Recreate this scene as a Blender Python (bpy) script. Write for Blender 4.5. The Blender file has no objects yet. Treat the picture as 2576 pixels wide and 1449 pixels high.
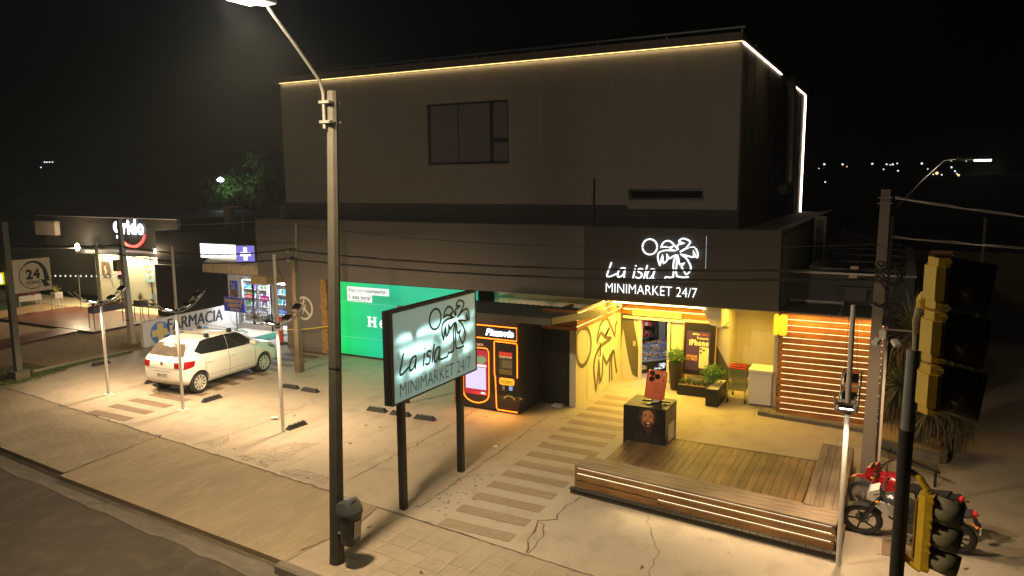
import bpy, bmesh, math, random
from mathutils import Vector, Matrix
random.seed(7)
SC = bpy.context.scene
COL = SC.collection
# ------------------------------------------------------------ camera
def make_camera():
    yaw, pitch, roll = math.radians(27.815), math.radians(8.041), math.radians(-0.385)
    fwd = Vector((-math.sin(yaw)*math.cos(pitch), math.cos(yaw)*math.cos(pitch), -math.sin(pitch)))
    right = Vector((math.cos(yaw), math.sin(yaw), 0)); up = right.cross(fwd)
    r2 = right*math.cos(roll) + up*math.sin(roll); u2 = -right*math.sin(roll) + up*math.cos(roll)
    m = Matrix((r2, u2, -fwd)).transposed().to_4x4(); m.translation = (0, 0, 5.6)
    cd = bpy.data.cameras.new('camera'); cd.sensor_width = 36; cd.lens = 1864.9/2576*36
    cd.clip_start = .05; cd.clip_end = 3000
    c = bpy.data.objects.new('camera', cd); COL.objects.link(c); c.matrix_world = m
    SC.camera = c
make_camera()
# ------------------------------------------------------------ night sky
w = bpy.data.worlds.new('World'); SC.world = w; w.use_nodes = True
wn = w.node_tree.nodes; wl = w.node_tree.links
bg = wn['Background']
sky = wn.new('ShaderNodeTexSky'); sky.sky_type = 'NISHITA'; sky.sun_disc = False
sky.sun_elevation = math.radians(-9); sky.sun_rotation = math.radians(200)
wl.new(sky.outputs[0], bg.inputs[0]); bg.inputs[1].default_value = .05
SC.view_settings.view_transform = 'Standard'; SC.view_settings.look = 'None'
SC.view_settings.exposure = 0; SC.view_settings.gamma = 1
SC.cycles.use_denoising = True
SC.cycles.max_bounces = 6; SC.cycles.sample_clamp_indirect = 3; SC.cycles.sample_clamp_direct = 0
SC.cycles.caustics_reflective = False; SC.cycles.caustics_refractive = False
# ------------------------------------------------------------ materials
MC = {}
def _nt(name):
    m = bpy.data.materials.new(name); m.use_nodes = True
    return m, m.node_tree.nodes, m.node_tree.links, m.node_tree.nodes['Principled BSDF']
def mat(name, col, rough=.6, metal=0, var=.12, scale=6, bump=0, spec=.5, coat=0, emit=None, estr=0, alpha=1, trans=0):
    if name in MC: return MC[name]
    m, n, l, b = _nt(name)
    b.inputs['Roughness'].default_value = rough; b.inputs['Metallic'].default_value = metal
    b.inputs['Specular IOR Level'].default_value = spec; b.inputs['Coat Weight'].default_value = coat
    b.inputs['Transmission Weight'].default_value = trans
    c = (*col, 1)
    tc = n.new('ShaderNodeTexCoord'); nz = n.new('ShaderNodeTexNoise')
    nz.inputs['Scale'].default_value = scale; nz.inputs['Detail'].default_value = 6
    l.new(tc.outputs['Object'], nz.inputs['Vector'])
    if var:
        mx = n.new('ShaderNodeMix'); mx.data_type = 'RGBA'
        mx.inputs[6].default_value = (*[v*(1-var) for v in col], 1); mx.inputs[7].default_value = (*[min(1, v*(1+var)) for v in col], 1)
        l.new(nz.outputs['Fac'], mx.inputs[0]); l.new(mx.outputs[2], b.inputs['Base Color'])
    else: b.inputs['Base Color'].default_value = c
    if bump:
        bp = n.new('ShaderNodeBump'); bp.inputs['Strength'].default_value = bump; bp.inputs['Distance'].default_value = .02
        l.new(nz.outputs['Fac'], bp.inputs['Height']); l.new(bp.outputs[0], b.inputs['Normal'])
    if emit:
        b.inputs['Emission Color'].default_value = (*emit, 1); b.inputs['Emission Strength'].default_value = estr
    MC[name] = m
    return m
def glow(name, col, s):
    return mat(name, tuple(.5*v for v in col), .5, var=0, emit=col, estr=s)
def ground_mat(name, a, b_, c, s1=.6, s2=5, bump=.3, rough=.85, spots=0, stretch=(1,1,1), fine=60):
    m, n, l, b = _nt(name)
    b.inputs['Roughness'].default_value = rough
    g = n.new('ShaderNodeNewGeometry'); mp = n.new('ShaderNodeMapping'); mp.inputs['Scale'].default_value = stretch
    l.new(g.outputs['Position'], mp.inputs['Vector'])
    def noise(s, d=8, r=.6):
        z = n.new('ShaderNodeTexNoise'); z.inputs['Scale'].default_value = s; z.inputs['Detail'].default_value = d
        z.inputs['Roughness'].default_value = r; l.new(mp.outputs[0], z.inputs['Vector']); return z
    def mix(f, x, y):
        q = n.new('ShaderNodeMix'); q.data_type = 'RGBA'; l.new(f, q.inputs[0])
        for i, v in ((6, x), (7, y)):
            if isinstance(v, tuple): q.inputs[i].default_value = (*v, 1)
            else: l.new(v, q.inputs[i])
        return q.outputs[2]
    def ramp(o, lo, hi):
        r = n.new('ShaderNodeMapRange'); r.inputs['From Min'].default_value = lo; r.inputs['From Max'].default_value = hi
        l.new(o, r.inputs['Value']); return r.outputs[0]
    n1 = noise(s1); n2 = noise(s2); n3 = noise(fine, 3, .7)
    col = mix(ramp(n1.outputs['Fac'], .35, .65), a, b_)
    col = mix(ramp(n2.outputs['Fac'], .5, .78), col, c)
    dk = n.new('ShaderNodeMix'); dk.data_type = 'RGBA'; dk.blend_type = 'MULTIPLY'; dk.inputs[0].default_value = .55
    l.new(col, dk.inputs[6]); cc = n.new('ShaderNodeMapRange'); cc.inputs['From Min'].default_value = .3; cc.inputs['From Max'].default_value = .7
    cc.inputs['To Min'].default_value = .6; cc.inputs['To Max'].default_value = 1.25
    l.new(n3.outputs['Fac'], cc.inputs['Value']); l.new(cc.outputs[0], dk.inputs[7]); col = dk.outputs[2]
    if spots:
        v = n.new('ShaderNodeTexVoronoi'); v.inputs['Scale'].default_value = 2.3; l.new(mp.outputs[0], v.inputs['Vector'])
        s = ramp(v.outputs['Distance'], .045, .03); col = mix(s, col, tuple(x*.3 for x in a))
    l.new(col, b.inputs['Base Color'])
    bp = n.new('ShaderNodeBump'); bp.inputs['Strength'].default_value = bump; bp.inputs['Distance'].default_value = .01
    l.new(n3.outputs['Fac'], bp.inputs['Height']); l.new(bp.outputs[0], b.inputs['Normal'])
    MC[name] = m
    return m
def wood_mat(name, a, b_, axis=0, q=None, rough=.6, knots=True):
    """grain along one axis, tone changing from board to board, knots"""
    m, n, l, b = _nt(name)
    b.inputs['Roughness'].default_value = rough
    tc = n.new('ShaderNodeNewGeometry')
    mp = n.new('ShaderNodeMapping'); s = [14, 14, 14]; s[axis] = .9; mp.inputs['Scale'].default_value = s
    l.new(tc.outputs['Position'], mp.inputs['Vector'])
    nz = n.new('ShaderNodeTexNoise'); nz.inputs['Scale'].default_value = 1.6; nz.inputs['Detail'].default_value = 5; nz.inputs['Distortion'].default_value = .6
    l.new(mp.outputs[0], nz.inputs['Vector'])
    mx = n.new('ShaderNodeMix'); mx.data_type = 'RGBA'; mx.inputs[6].default_value = (*a, 1); mx.inputs[7].default_value = (*b_, 1)
    r = n.new('ShaderNodeMapRange'); r.inputs['From Min'].default_value = .3; r.inputs['From Max'].default_value = .72
    l.new(nz.outputs['Fac'], r.inputs['Value']); l.new(r.outputs[0], mx.inputs[0]); out = mx.outputs[2]
    oi = n.new('ShaderNodeTexNoise'); oi.inputs['Scale'].default_value = 1.3; l.new(tc.outputs['Position'], oi.inputs['Vector'])
    m2 = n.new('ShaderNodeMix'); m2.data_type = 'RGBA'; m2.blend_type = 'MULTIPLY'; m2.inputs[0].default_value = .8
    rr = n.new('ShaderNodeMapRange'); rr.inputs['From Min'].default_value = .3; rr.inputs['From Max'].default_value = .7; rr.inputs['To Min'].default_value = .55; rr.inputs['To Max'].default_value = 1.3
    l.new(oi.outputs['Fac'], rr.inputs['Value']); l.new(out, m2.inputs[6]); l.new(rr.outputs[0], m2.inputs[7]); out = m2.outputs[2]
    if q:      # every board its own tone: q = (axis across the boards, pitch, offset)
        sx = n.new('ShaderNodeSeparateXYZ'); l.new(tc.outputs['Position'], sx.inputs[0])
        m_a = n.new('ShaderNodeMath'); m_a.operation = 'SUBTRACT'; l.new(sx.outputs[q[0]], m_a.inputs[0]); m_a.inputs[1].default_value = q[2]
        m_b = n.new('ShaderNodeMath'); m_b.operation = 'DIVIDE'; l.new(m_a.outputs[0], m_b.inputs[0]); m_b.inputs[1].default_value = q[1]
        m_c = n.new('ShaderNodeMath'); m_c.operation = 'FLOOR'; l.new(m_b.outputs[0], m_c.inputs[0])
        wn_ = n.new('ShaderNodeTexWhiteNoise'); wn_.noise_dimensions = '1D'; l.new(m_c.outputs[0], wn_.inputs['W'])
        rq = n.new('ShaderNodeMapRange'); rq.inputs['To Min'].default_value = .78; rq.inputs['To Max'].default_value = 1.12; l.new(wn_.outputs['Value'], rq.inputs['Value'])
        m4 = n.new('ShaderNodeMix'); m4.data_type = 'RGBA'; m4.blend_type = 'MULTIPLY'; m4.inputs[0].default_value = 1; l.new(out, m4.inputs[6]); l.new(rq.outputs[0], m4.inputs[7]); out = m4.outputs[2]
    if knots:
        v = n.new('ShaderNodeTexVoronoi'); v.inputs['Scale'].default_value = 3.1; v.inputs['Randomness'].default_value = 1
        l.new(tc.outputs['Position'], v.inputs['Vector'])
        k = n.new('ShaderNodeMapRange'); k.inputs['From Min'].default_value = .1; k.inputs['From Max'].default_value = .04
        l.new(v.outputs['Distance'], k.inputs['Value'])
        m3 = n.new('ShaderNodeMix'); m3.data_type = 'RGBA'; m3.inputs[7].default_value = (*[x*.3 for x in a], 1)
        l.new(k.outputs[0], m3.inputs[0]); l.new(out, m3.inputs[6]); out = m3.outputs[2]
    l.new(out, b.inputs['Base Color'])
    bp = n.new('ShaderNodeBump'); bp.inputs['Strength'].default_value = .3; bp.inputs['Distance'].default_value = .004
    l.new(nz.outputs['Fac'], bp.inputs['Height']); l.new(bp.outputs[0], b.inputs['Normal'])
    MC[name] = m
    return m
# ------------------------------------------------------------ mesh helpers
class MB:
    def __init__(s): s.v = []; s.f = []
    def add(s, vs, fs):
        o = len(s.v); s.v += [tuple(x) for x in vs]; s.f += [tuple(i+o for i in f) for f in fs]; return s
    def box(s, x0, x1, y0, y1, z0, z1):
        v = [(x, y, z) for z in (z0, z1) for y in (y0, y1) for x in (x0, x1)]
        return s.add(v, [(0,2,3,1), (4,5,7,6), (0,1,5,4), (2,6,7,3), (0,4,6,2), (1,3,7,5)])
    def bev(s, x0, x1, y0, y1, z0, z1, b=.01):
        """box with chamfered edges"""
        bm = bmesh.new(); bmesh.ops.create_cube(bm, size=1)
        bmesh.ops.scale(bm, vec=(x1-x0, y1-y0, z1-z0), verts=bm.verts)
        bmesh.ops.translate(bm, vec=((x0+x1)/2, (y0+y1)/2, (z0+z1)/2), verts=bm.verts)
        bmesh.ops.bevel(bm, geom=bm.edges[:], offset=b, segments=2, affect='EDGES', profile=.6)
        return s.bm(bm)
    def bm(s, bm, M=None):
        if M is not None: bmesh.ops.transform(bm, matrix=M, verts=bm.verts)
        bm.verts.index_update(); s.add([v.co[:] for v in bm.verts], [[v.index for v in f.verts] for f in bm.faces]); bm.free(); return s
    def prism(s, poly, fn, d0, d1):
        """poly: 2D outline; fn(u, v, d) -> 3D"""
        n = len(poly)
        v = [fn(u, q, d0) for u, q in poly] + [fn(u, q, d1) for u, q in poly]
        return s.add(v, [tuple(range(n))[::-1], tuple(range(n, 2*n))] + [(i, (i+1) % n, (i+1) % n+n, i+n) for i in range(n)])
    def tube(s, pts, r, n=8, closed=False, flat=1):
        pts = [Vector(p) for p in pts]; N = len(pts); rs = r if isinstance(r, (list, tuple)) else [r]*N
        rings = []; up = None
        for i, p in enumerate(pts):
            a = pts[i-1] if (i or closed) else p; b = pts[(i+1) % N] if (i < N-1 or closed) else p
            t = (b-a).normalized() if (b-a).length > 1e-9 else Vector((0,0,1))
            if up is None: up = Vector((0,0,1)) if abs(t.z) < .9 else Vector((1,0,0))
            x = t.cross(up).normalized(); y = x.cross(t).normalized(); up = y
            rings.append([p + (x*math.cos(2*math.pi*(k+.5)/n) + y*math.sin(2*math.pi*(k+.5)/n)*flat)*rs[i] for k in range(n)])
        v = [q for r_ in rings for q in r_]; f = []
        for i in range(N if closed else N-1):
            for k in range(n):
                a, b = i*n+k, i*n+(k+1) % n; c, d = ((i+1) % N)*n+(k+1) % n, ((i+1) % N)*n+k
                f.append((a, b, c, d))
        if not closed: f += [tuple(range(n))[::-1], tuple(range((N-1)*n, N*n))]
        return s.add(v, f)
    def lathe(s, prof, c=(0,0,0), n=20, axis='z', cap=True):
        v = []; f = []
        for r, h in prof:
            for k in range(n):
                a = 2*math.pi*k/n; x, y = r*math.cos(a), r*math.sin(a)
                p = (x, y, h) if axis == 'z' else ((h, x, y) if axis == 'x' else (x, h, y))
                v.append((p[0]+c[0], p[1]+c[1], p[2]+c[2]))
        m = len(prof)
        for i in range(m-1):
            for k in range(n): f.append((i*n+k, i*n+(k+1) % n, (i+1)*n+(k+1) % n, (i+1)*n+k))
        if cap: f += [tuple(range(n))[::-1], tuple(range((m-1)*n, m*n))]
        return s.add(v, f)
    def ribbon(s, pts, wd, fn, d0, d1, closed=False):
        """flat stroke along a 2D polyline, mitred, with thickness d0..d1"""
        P = [Vector(p) for p in pts]; N = len(P); L = []; R = []
        for i in range(N):
            a = P[i]-P[i-1] if (i or closed) else P[1]-P[0]; b = P[(i+1) % N]-P[i] if (i < N-1 or closed) else P[-1]-P[-2]
            if a.length < 1e-9: a = b
            if b.length < 1e-9: b = a
            a.normalize(); b.normalize(); na = Vector((-a.y, a.x)); nb = Vector((-b.y, b.x)); m = na+nb
            m = m.normalized() if m.length > .2 else na
            k = min(1/max(.3, m.dot(na)), 1.6)*wd/2
            L.append(P[i]+m*k); R.append(P[i]-m*k)
        v = []; f = []
        for i in range(N):
            v += [fn(L[i].x, L[i].y, d1), fn(R[i].x, R[i].y, d1), fn(R[i].x, R[i].y, d0), fn(L[i].x, L[i].y, d0)]
        for i in range(N if closed else N-1):
            j = (i+1) % N
            for k in range(4): f.append((i*4+k, i*4+(k+1) % 4, j*4+(k+1) % 4, j*4+k))
        if not closed: f += [(0,1,2,3), (N*4-1, N*4-2, N*4-3, N*4-4)]
        return s.add(v, f)
    def xf(s, M):
        s.v = [tuple(M @ Vector(p)) for p in s.v]; return s
    def join(s, o): return s.add(o.v, o.f)
    def build(s, name, m, parent=None, world=False, smooth=False, **k):
        off = Vector((0,0,0))
        if world and parent is not None:
            p = parent
            while p is not None: off += p.location; p = p.parent
        me = bpy.data.meshes.new(name)
        me.from_pydata([(x-off.x, y-off.y, z-off.z) for x, y, z in s.v], [], s.f)
        b = bmesh.new(); b.from_mesh(me); bmesh.ops.recalc_face_normals(b, faces=b.faces); b.to_mesh(me); b.free()
        me.materials.append(m)
        if smooth:
            me.shade_smooth()
            try: me.set_sharp_from_angle(angle=math.radians(35))
            except Exception: pass
        o = bpy.data.objects.new(name, me); COL.objects.link(o); o.parent = parent
        for a, b_ in k.items(): o[a] = b_
        return o
def smooth_pts(P, k=3, closed=False):
    """Catmull-Rom"""
    P = [Vector(p) for p in P]; N = len(P); out = []
    rng = range(N) if closed else range(N-1)
    for i in rng:
        p0 = P[i-1] if (i or closed) else P[0]; p1 = P[i]; p2 = P[(i+1) % N]; p3 = P[(i+2) % N] if (closed or i < N-2) else P[-1]
        for j in range(k):
            t = j/k
            out.append(.5*((2*p1)+(p2-p0)*t+(2*p0-5*p1+4*p2-p3)*t*t+(3*p1-p0-3*p2+p3)*t**3))
    if not closed: out.append(P[-1])
    return out
def thing(name, label, cat, loc=(0,0,0), rz=0, group=None):
    o = bpy.data.objects.new(name, None); COL.objects.link(o); o.empty_display_size = .2
    o.location = loc; o.rotation_euler = (0, 0, rz); o['label'] = label; o['category'] = cat
    if group: o['group'] = group
    return o
def tag(o, label, cat, group=None, kind=None):
    o['label'] = label; o['category'] = cat
    if group: o['group'] = group
    if kind: o['kind'] = kind
    return o
def copy_tree(o, parent=None):
    c = o.copy(); COL.objects.link(c); c.parent = parent
    for ch in [q for q in ALL() if q.parent == o]: copy_tree(ch, c)
    return c
def ALL(): return list(COL.objects)
def text(mb, s, fn, u0, u1, v0, v1, d0=0, d1=.004, bold=0, shear=0):
    """built-in lettering fitted to a rectangle of a plane"""
    cu = bpy.data.curves.new('lettering', 'FONT'); cu.body = s; cu.size = 1; cu.offset = bold; cu.shear = shear; cu.resolution_u = 3; cu.space_line = .8; cu.space_character = 1+max(0, bold)*3.2
    o = bpy.data.objects.new('lettering', cu); COL.objects.link(o)
    bpy.context.view_layer.update(); dg = bpy.context.evaluated_depsgraph_get()
    me = bpy.data.meshes.new_from_object(o.evaluated_get(dg))
    xs = [v.co.x for v in me.vertices]; ys = [v.co.y for v in me.vertices]
    ax, bx, ay, by = min(xs), max(xs), min(ys), max(ys)
    V = [fn(u0+(v.co.x-ax)/(bx-ax)*(u1-u0), v0+(v.co.y-ay)/(by-ay)*(v1-v0), d1) for v in me.vertices]
    mb.add(V, [tuple(p.vertices) for p in me.polygons])
    bpy.data.objects.remove(o); bpy.data.meshes.remove(me); bpy.data.curves.remove(cu)
    return mb
# planes: facing the street (-Y) and facing +X
def PY(Y): return lambda u, v, d: (u, Y-d, v)
def PX(X): return lambda u, v, d: (X+d, u, v)
def rect(mb, fn, u0, u1, v0, v1, d0=0, d1=.004): return mb.prism([(u0,v0),(u1,v0),(u1,v1),(u0,v1)], fn, d0, d1)
def lamp(name, kind, loc, power, col, parent=None, size=.1, to=None, **k):
    d = bpy.data.lights.new(name, kind); d.energy = power; d.color = col
    if kind == 'AREA':
        d.shape = 'RECTANGLE'; d.size = k.get('sx', size); d.size_y = k.get('sy', size)
    else: d.shadow_soft_size = size
    if kind == 'SPOT': d.spot_size = math.radians(k.get('cone', 150)); d.spot_blend = k.get('blend', .6)
    o = bpy.data.objects.new(name, d); COL.objects.link(o); o.location = loc
    if parent: 
        o.parent = parent
    if to: o.rotation_euler = Vector(to).to_track_quat('-Z', 'Y').to_euler()
    return o
LOGO={
 'sun':[(1.382, 1.26), (1.369, 1.183), (1.329, 1.117), (1.267, 1.072), (1.192, 1.054), (1.117, 1.066), (1.053, 1.107), (1.009, 1.171), (0.993, 1.247), (1.006, 1.324), (1.048, 1.39), (1.11, 1.435), (1.185, 1.452), (1.259, 1.439), (1.323, 1.398), (1.366, 1.335)],
 'palm_a':[(1.916, 1.204), (1.836, 1.306), (1.756, 1.388), (1.662, 1.427), (1.57, 1.396), (1.514, 1.331), (1.487, 1.238), (1.58, 1.269), (1.688, 1.245), (1.808, 1.298), (1.724, 1.218), (1.868, 1.174), (1.632, 1.18), (1.489, 1.146), (1.418, 1.087), (1.405, 0.987), (1.43, 0.874), (1.465, 0.79), (1.494, 0.919), (1.527, 1.048), (1.537, 0.935), (1.561, 0.844), (1.659, 0.94), (1.642, 1.074), (1.709, 0.971), (1.807, 1.038), (1.885, 1.062), (1.837, 0.962), (1.813, 0.806), (1.817, 0.501), (1.626, 0.496), (1.577, 0.425), (1.3, 0.424)],
 'palm_b':[(1.928, 1.197), (1.907, 1.308), (1.955, 1.345), (2.081, 1.373), (1.947, 1.403), (1.98, 1.464), (2.05, 1.494), (2.148, 1.469), (2.233, 1.416), (2.194, 1.339), (2.112, 1.246), (1.981, 1.15), (2.127, 1.239), (2.32, 1.281), (2.391, 1.221), (2.429, 1.111), (2.417, 1.028), (2.368, 1.067), (2.316, 1.183), (2.327, 1.038), (2.187, 1.053), (1.997, 1.095), (2.118, 1.016), (2.205, 0.907), (2.265, 0.77), (2.24, 0.671), (2.158, 0.583), (2.1, 0.65), (2.041, 0.746), (2.026, 0.787), (2.094, 0.875), (1.982, 0.827), (1.952, 0.925), (1.92, 1.057), (1.899, 0.95), (1.898, 0.81), (1.912, 0.525), (2.213, 0.522)],
 'L':[(0.15, 0.804), (0.091, 0.639), (0.038, 0.503), (0.034, 0.425), (0.124, 0.427), (0.293, 0.509)],
 'a1':[(0.543, 0.653), (0.474, 0.675), (0.383, 0.631), (0.331, 0.533), (0.332, 0.437), (0.401, 0.434), (0.492, 0.512), (0.533, 0.638), (0.507, 0.513), (0.509, 0.417)],
 'i':[(0.804, 0.67), (0.751, 0.416)],
 'dot':[(0.818, 0.729), (0.823, 0.759)],
 's':[(1.028, 0.647), (0.941, 0.679), (0.882, 0.64), (0.898, 0.59), (0.98, 0.551), (0.975, 0.464), (0.901, 0.424), (0.818, 0.449)],
 'l':[(1.132, 0.775), (1.042, 0.417)],
 'a2':[(1.342, 0.663), (1.266, 0.681), (1.179, 0.633), (1.122, 0.515), (1.139, 0.422), (1.212, 0.433), (1.291, 0.538), (1.332, 0.648), (1.284, 0.495), (1.3, 0.424)],
}
def island_logo(fn, ox, oz, sx, sz, wd, d0, d1, keys=None):
    mb = MB()
    for k, P in LOGO.items():
        if keys and k not in keys: continue
        Q = [(ox+p[0]*sx, oz+p[1]*sz) for p in P]; cl = k == 'sun'
        if len(Q) > 2: Q = smooth_pts(Q, 2, cl)
        mb.ribbon(Q, wd, fn, d0, d1, cl)
    return mb
# ============================================================ MATERIALS
concrete = ground_mat('parking_concrete', (.42,.355,.275), (.37,.315,.24), (.28,.235,.175), .5, 2.2, .3, .72, spots=0, stretch=(1,.7,1))
apron_m = ground_mat('apron_concrete', (.31,.25,.165), (.24,.195,.13), (.37,.30,.2), .7, 4, .6, .9, stretch=(1.6,.35,1))
rough_m = ground_mat('exposed_aggregate', (.3,.25,.18), (.22,.18,.12), (.38,.33,.24), 1.2, 9, 1, .95, fine=35)
asphalt = ground_mat('asphalt', (.078,.064,.046), (.05,.042,.031), (.115,.095,.07), .5, 3, .8, .9)
gutter_m = ground_mat('gutter_concrete', (.16,.14,.11), (.11,.1,.08), (.2,.18,.14), 1, 5, .5, .9, stretch=(.5,2,1))
dirt_m = ground_mat('dirt', (.34,.215,.105), (.40,.27,.14), (.22,.155,.085), .7, 3.2, 1, .95, fine=22)
tile_m = ground_mat('ribbed_tile', (.33,.275,.2), (.35,.295,.215), (.29,.24,.175), 1.2, 6, .4, .85)
walk_stone = ground_mat('walk_paver', (.30,.225,.15), (.25,.185,.13), (.33,.265,.18), 2, 9, .9, .7, stretch=(.4,2.2,1), fine=25)
plank_stone = ground_mat('plank_paver', (.2,.13,.085), (.15,.1,.065), (.25,.18,.13), 2, 9, .9, .7, stretch=(.4,2.2,1), fine=25)
white_path = ground_mat('pale_path', (.5,.42,.26), (.42,.36,.24), (.55,.47,.3), .8, 4, .3, .85)
land_m = mat('dark_land', (.02,.022,.015), .95, var=.4, scale=.05)
crack_m = mat('crack_dirt', (.11,.085,.055), .95)
kerb_m = mat('kerb_concrete', (.15,.13,.1), .9, var=.25, scale=4, bump=.4)
wallbrown = mat('brown_render', (.17,.145,.125), .8, var=.06, scale=1.5, bump=.05)
fascia_m = mat('grey_cladding', (.13,.12,.11), .65, var=.06, scale=1)
fascia_k = mat('black_cladding_falloff', (.045,.042,.038), .6, var=.1, scale=1)  # black panel; light falloff along the fascia also put into its tone
upper_m = ground_mat('upper_render', (.25,.24,.225), (.235,.225,.21), (.215,.205,.19), .35, 1.1, .05, .85, stretch=(1,1,.5), fine=80)
upper_dk = mat('upper_dark', (.045,.045,.045), .8, var=.1)
black_m = mat('black_metal', (.012,.012,.013), .45, var=.2)
blackcor = mat('black_corrugated', (.008,.008,.009), .6, var=.2)
white_m = mat('white_paint', (.72,.70,.64), .55, var=.05)
cream_m = mat('cream_wall', (.72,.66,.5), .65, var=.04, scale=2)
steel = mat('galvanised_steel', (.36,.35,.33), .45, .6, var=.15, scale=12)
darksteel = mat('dark_steel', (.04,.04,.045), .4, .5, var=.2)
conc_pole = mat('pole_concrete', (.038,.036,.026), .9, var=.3, scale=5, bump=.4)
pale_pole = mat('pale_concrete', (.42,.38,.31), .9, var=.2, scale=5, bump=.3)
rubber = mat('black_rubber', (.016,.015,.014), .75, var=.3, scale=15)
glass_dk = mat('dark_glass', (.012,.014,.016), .08, var=0, spec=.8)
wood_o = wood_mat('oiled_pine', (.38,.135,.02), (.54,.22,.035), 0, q=(2, .14706, 0))
wood_oy = wood_mat('oiled_pine_side', (.30,.12,.03), (.42,.19,.055), 1)
deck_m = wood_mat('weathered_deck', (.145,.088,.038), (.25,.16,.075), 1, q=(0, .1435, -4.983))
bench_m = wood_mat('weathered_bench', (.15,.108,.072), (.32,.24,.17), 0, knots=False)
bench_my = wood_mat('weathered_bench_side', (.13,.093,.06), (.27,.2,.14), 1, q=(0, .14, -1.143), knots=False)
deckred = wood_mat('red_deck', (.2,.075,.05), (.3,.125,.08), 0, knots=False, rough=.33)
leaf_m = mat('leaf_green', (.06,.16,.025), .6, var=.5, scale=9)
leaf_d = mat('leaf_dark', (.04,.075,.02), .6, var=.5, scale=9)
grass_m = mat('grass_blades', (.10,.14,.03), .8, var=.5, scale=5)
yucca_m = mat('yucca_leaf', (.15,.15,.07), .6, var=.45, scale=6)
red_m = mat('red_flowers', (.22,.02,.03), .7, var=.5, scale=9)
yel_sig = mat('signal_yellow', (.62,.42,.02), .5, var=.16, scale=9, bump=.1)
led_w = glow('warm_led', (1,.8,.42), 9)
led_f = glow('floodlight_lens', (1,.93,.8), 30)
WARM = (1, .71, .41); YEL = (1, .64, .07); COOL = (.8, .92, 1)

# ============================================================ GROUND
def sheet(name, poly, z, m, skirt=0, kind='structure', **k):
    mb = MB(); n = len(poly)
    z_ = z if callable(z) else (lambda x, y: z)
    if skirt: mb.prism(poly, lambda u, v, d: (u, v, z_(u, v)-d), skirt, 0)
    else: mb.add([(x, y, z_(x, y)) for x, y in poly], [tuple(range(n))])
    return mb.build(name, m, kind=kind, **k)
sheet('ground', [(-900,-200),(900,-200),(900,900),(-900,900)], -.3, land_m)
gut = lambda x: 7.6 - (x+7.79)*.088             # lower edge of the apron
apl = lambda x: 11.31 - (x+22.2)*.105           # joint between apron and parking
sheet('street', [(-90,-30),(25,-30),(25,gut(25)+.4),(-90,gut(-90)+.4)], -.1, asphalt)
gp = [(-90, gut(-90)+.3)]+[(-60, gut(-60)-.6)]
rr = random.Random(3)
x = -40
while x < -7.7: gp.append((x, gut(x)-.42+rr.uniform(-.04,.04))); x += .45
gp += [(-7.0, gut(-7)-.45), (6, gut(6)-.35), (20, gut(20)-.35), (20, gut(20)+.2), (-7.5, gut(-7.5)+.2)]
sheet('gutter', gp, -.094, gutter_m)
sheet('parking_apron', [(-14.33,gut(-14.33)-.06),(-7.92,gut(-7.92)+.03),(-7.82,8.32),(-7.69,9.08),(-7.87,apl(-7.87)),(-14.6,apl(-14.6))], -.004, apron_m, .2)
sheet('driveway', [(-60,gut(-60)+.35),(-14.33,gut(-14.33)+.06),(-14.6,apl(-14.6)),(-60,apl(-60))], -.004, rough_m, .2)
kp = [(-22.2,apl(-22.2)),(-22.3,11.9),(-23.0,13.6),(-23.0,16.3),(-23.0,45),(60,45),(60,apl(60)),(-3.75,apl(-3.75))]
kp = [(-60, apl(-60)),(-60,11.4),(-22.3,11.6),(-23.0,13.6),(-23.0,45),(60,45),(60,3.0)]+[(-3.75,apl(-3.75))]
sheet('parking_lot', kp, 0, concrete, .1)
# tiled sidewalk with ribbed tiles
tb = MB()
tile_poly = [(-7.90,gut(-7.9)+.02),(-7.82,8.32),(-7.69,9.08),(-7.84,apl(-7.84)-.03),(60,2.98),(60,gut(60)+.02)]
sheet('sidewalk', tile_poly, -.002, tile_m, .12)
jm = mat('tile_joint', (.26,.215,.155), .95)
jt = MB()
for i in range(1, 6):
    y0 = lambda x, i=i: gut(x)+.32*i
    jt.add([(-7.8, y0(-7.8), .002), (8, y0(8), .002), (8, y0(8)+.012, .002), (-7.8, y0(-7.8)+.012, .002)], [(0,1,2,3)])
for i in range(36):
    x0 = -7.4+i*.41; jt.add([(x0, gut(x0)+.1, .003), (x0+.012, gut(x0)+.1, .003), (x0+.15, apl(x0)-.06, .003), (x0+.138, apl(x0)-.06, .003)], [(0,1,2,3)])
jt.build('sidewalk_joints', jm, kind='structure')
rb = MB()
for i in range(5):
    for j in range(34):
        x0 = -7.36+j*.41+.02; 
        if (i*7+j*3) % 5 == 0: continue
        for k in range(9):
            xx = x0+k*.042; y0 = gut(xx)+.32*i+.34 if i else gut(xx)+.06
            if y0+.26 > apl(xx)-.03: continue
            rb.box(xx, xx+.018, y0, y0+.27, -.001, .0012)
rb.build('tactile_ribs', tile_m, kind='structure')
# kerb block with rounded top
kb = MB(); pts = []
for i in range(40):
    x0 = -7.93+i*1.0; x1 = x0+.985
    kb.prism([(-.05,-.1),(-.04,.02),(.0,.045),(.12,.04),(.15,.0),(.15,-.1)], lambda u, v, d, x0=x0, x1=x1: (x0 if d == 0 else x1, gut(x0 if d == 0 else x1)-.13+u, v), 0, 1)
kb.build('kerb', kerb_m, kind='structure')
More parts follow.
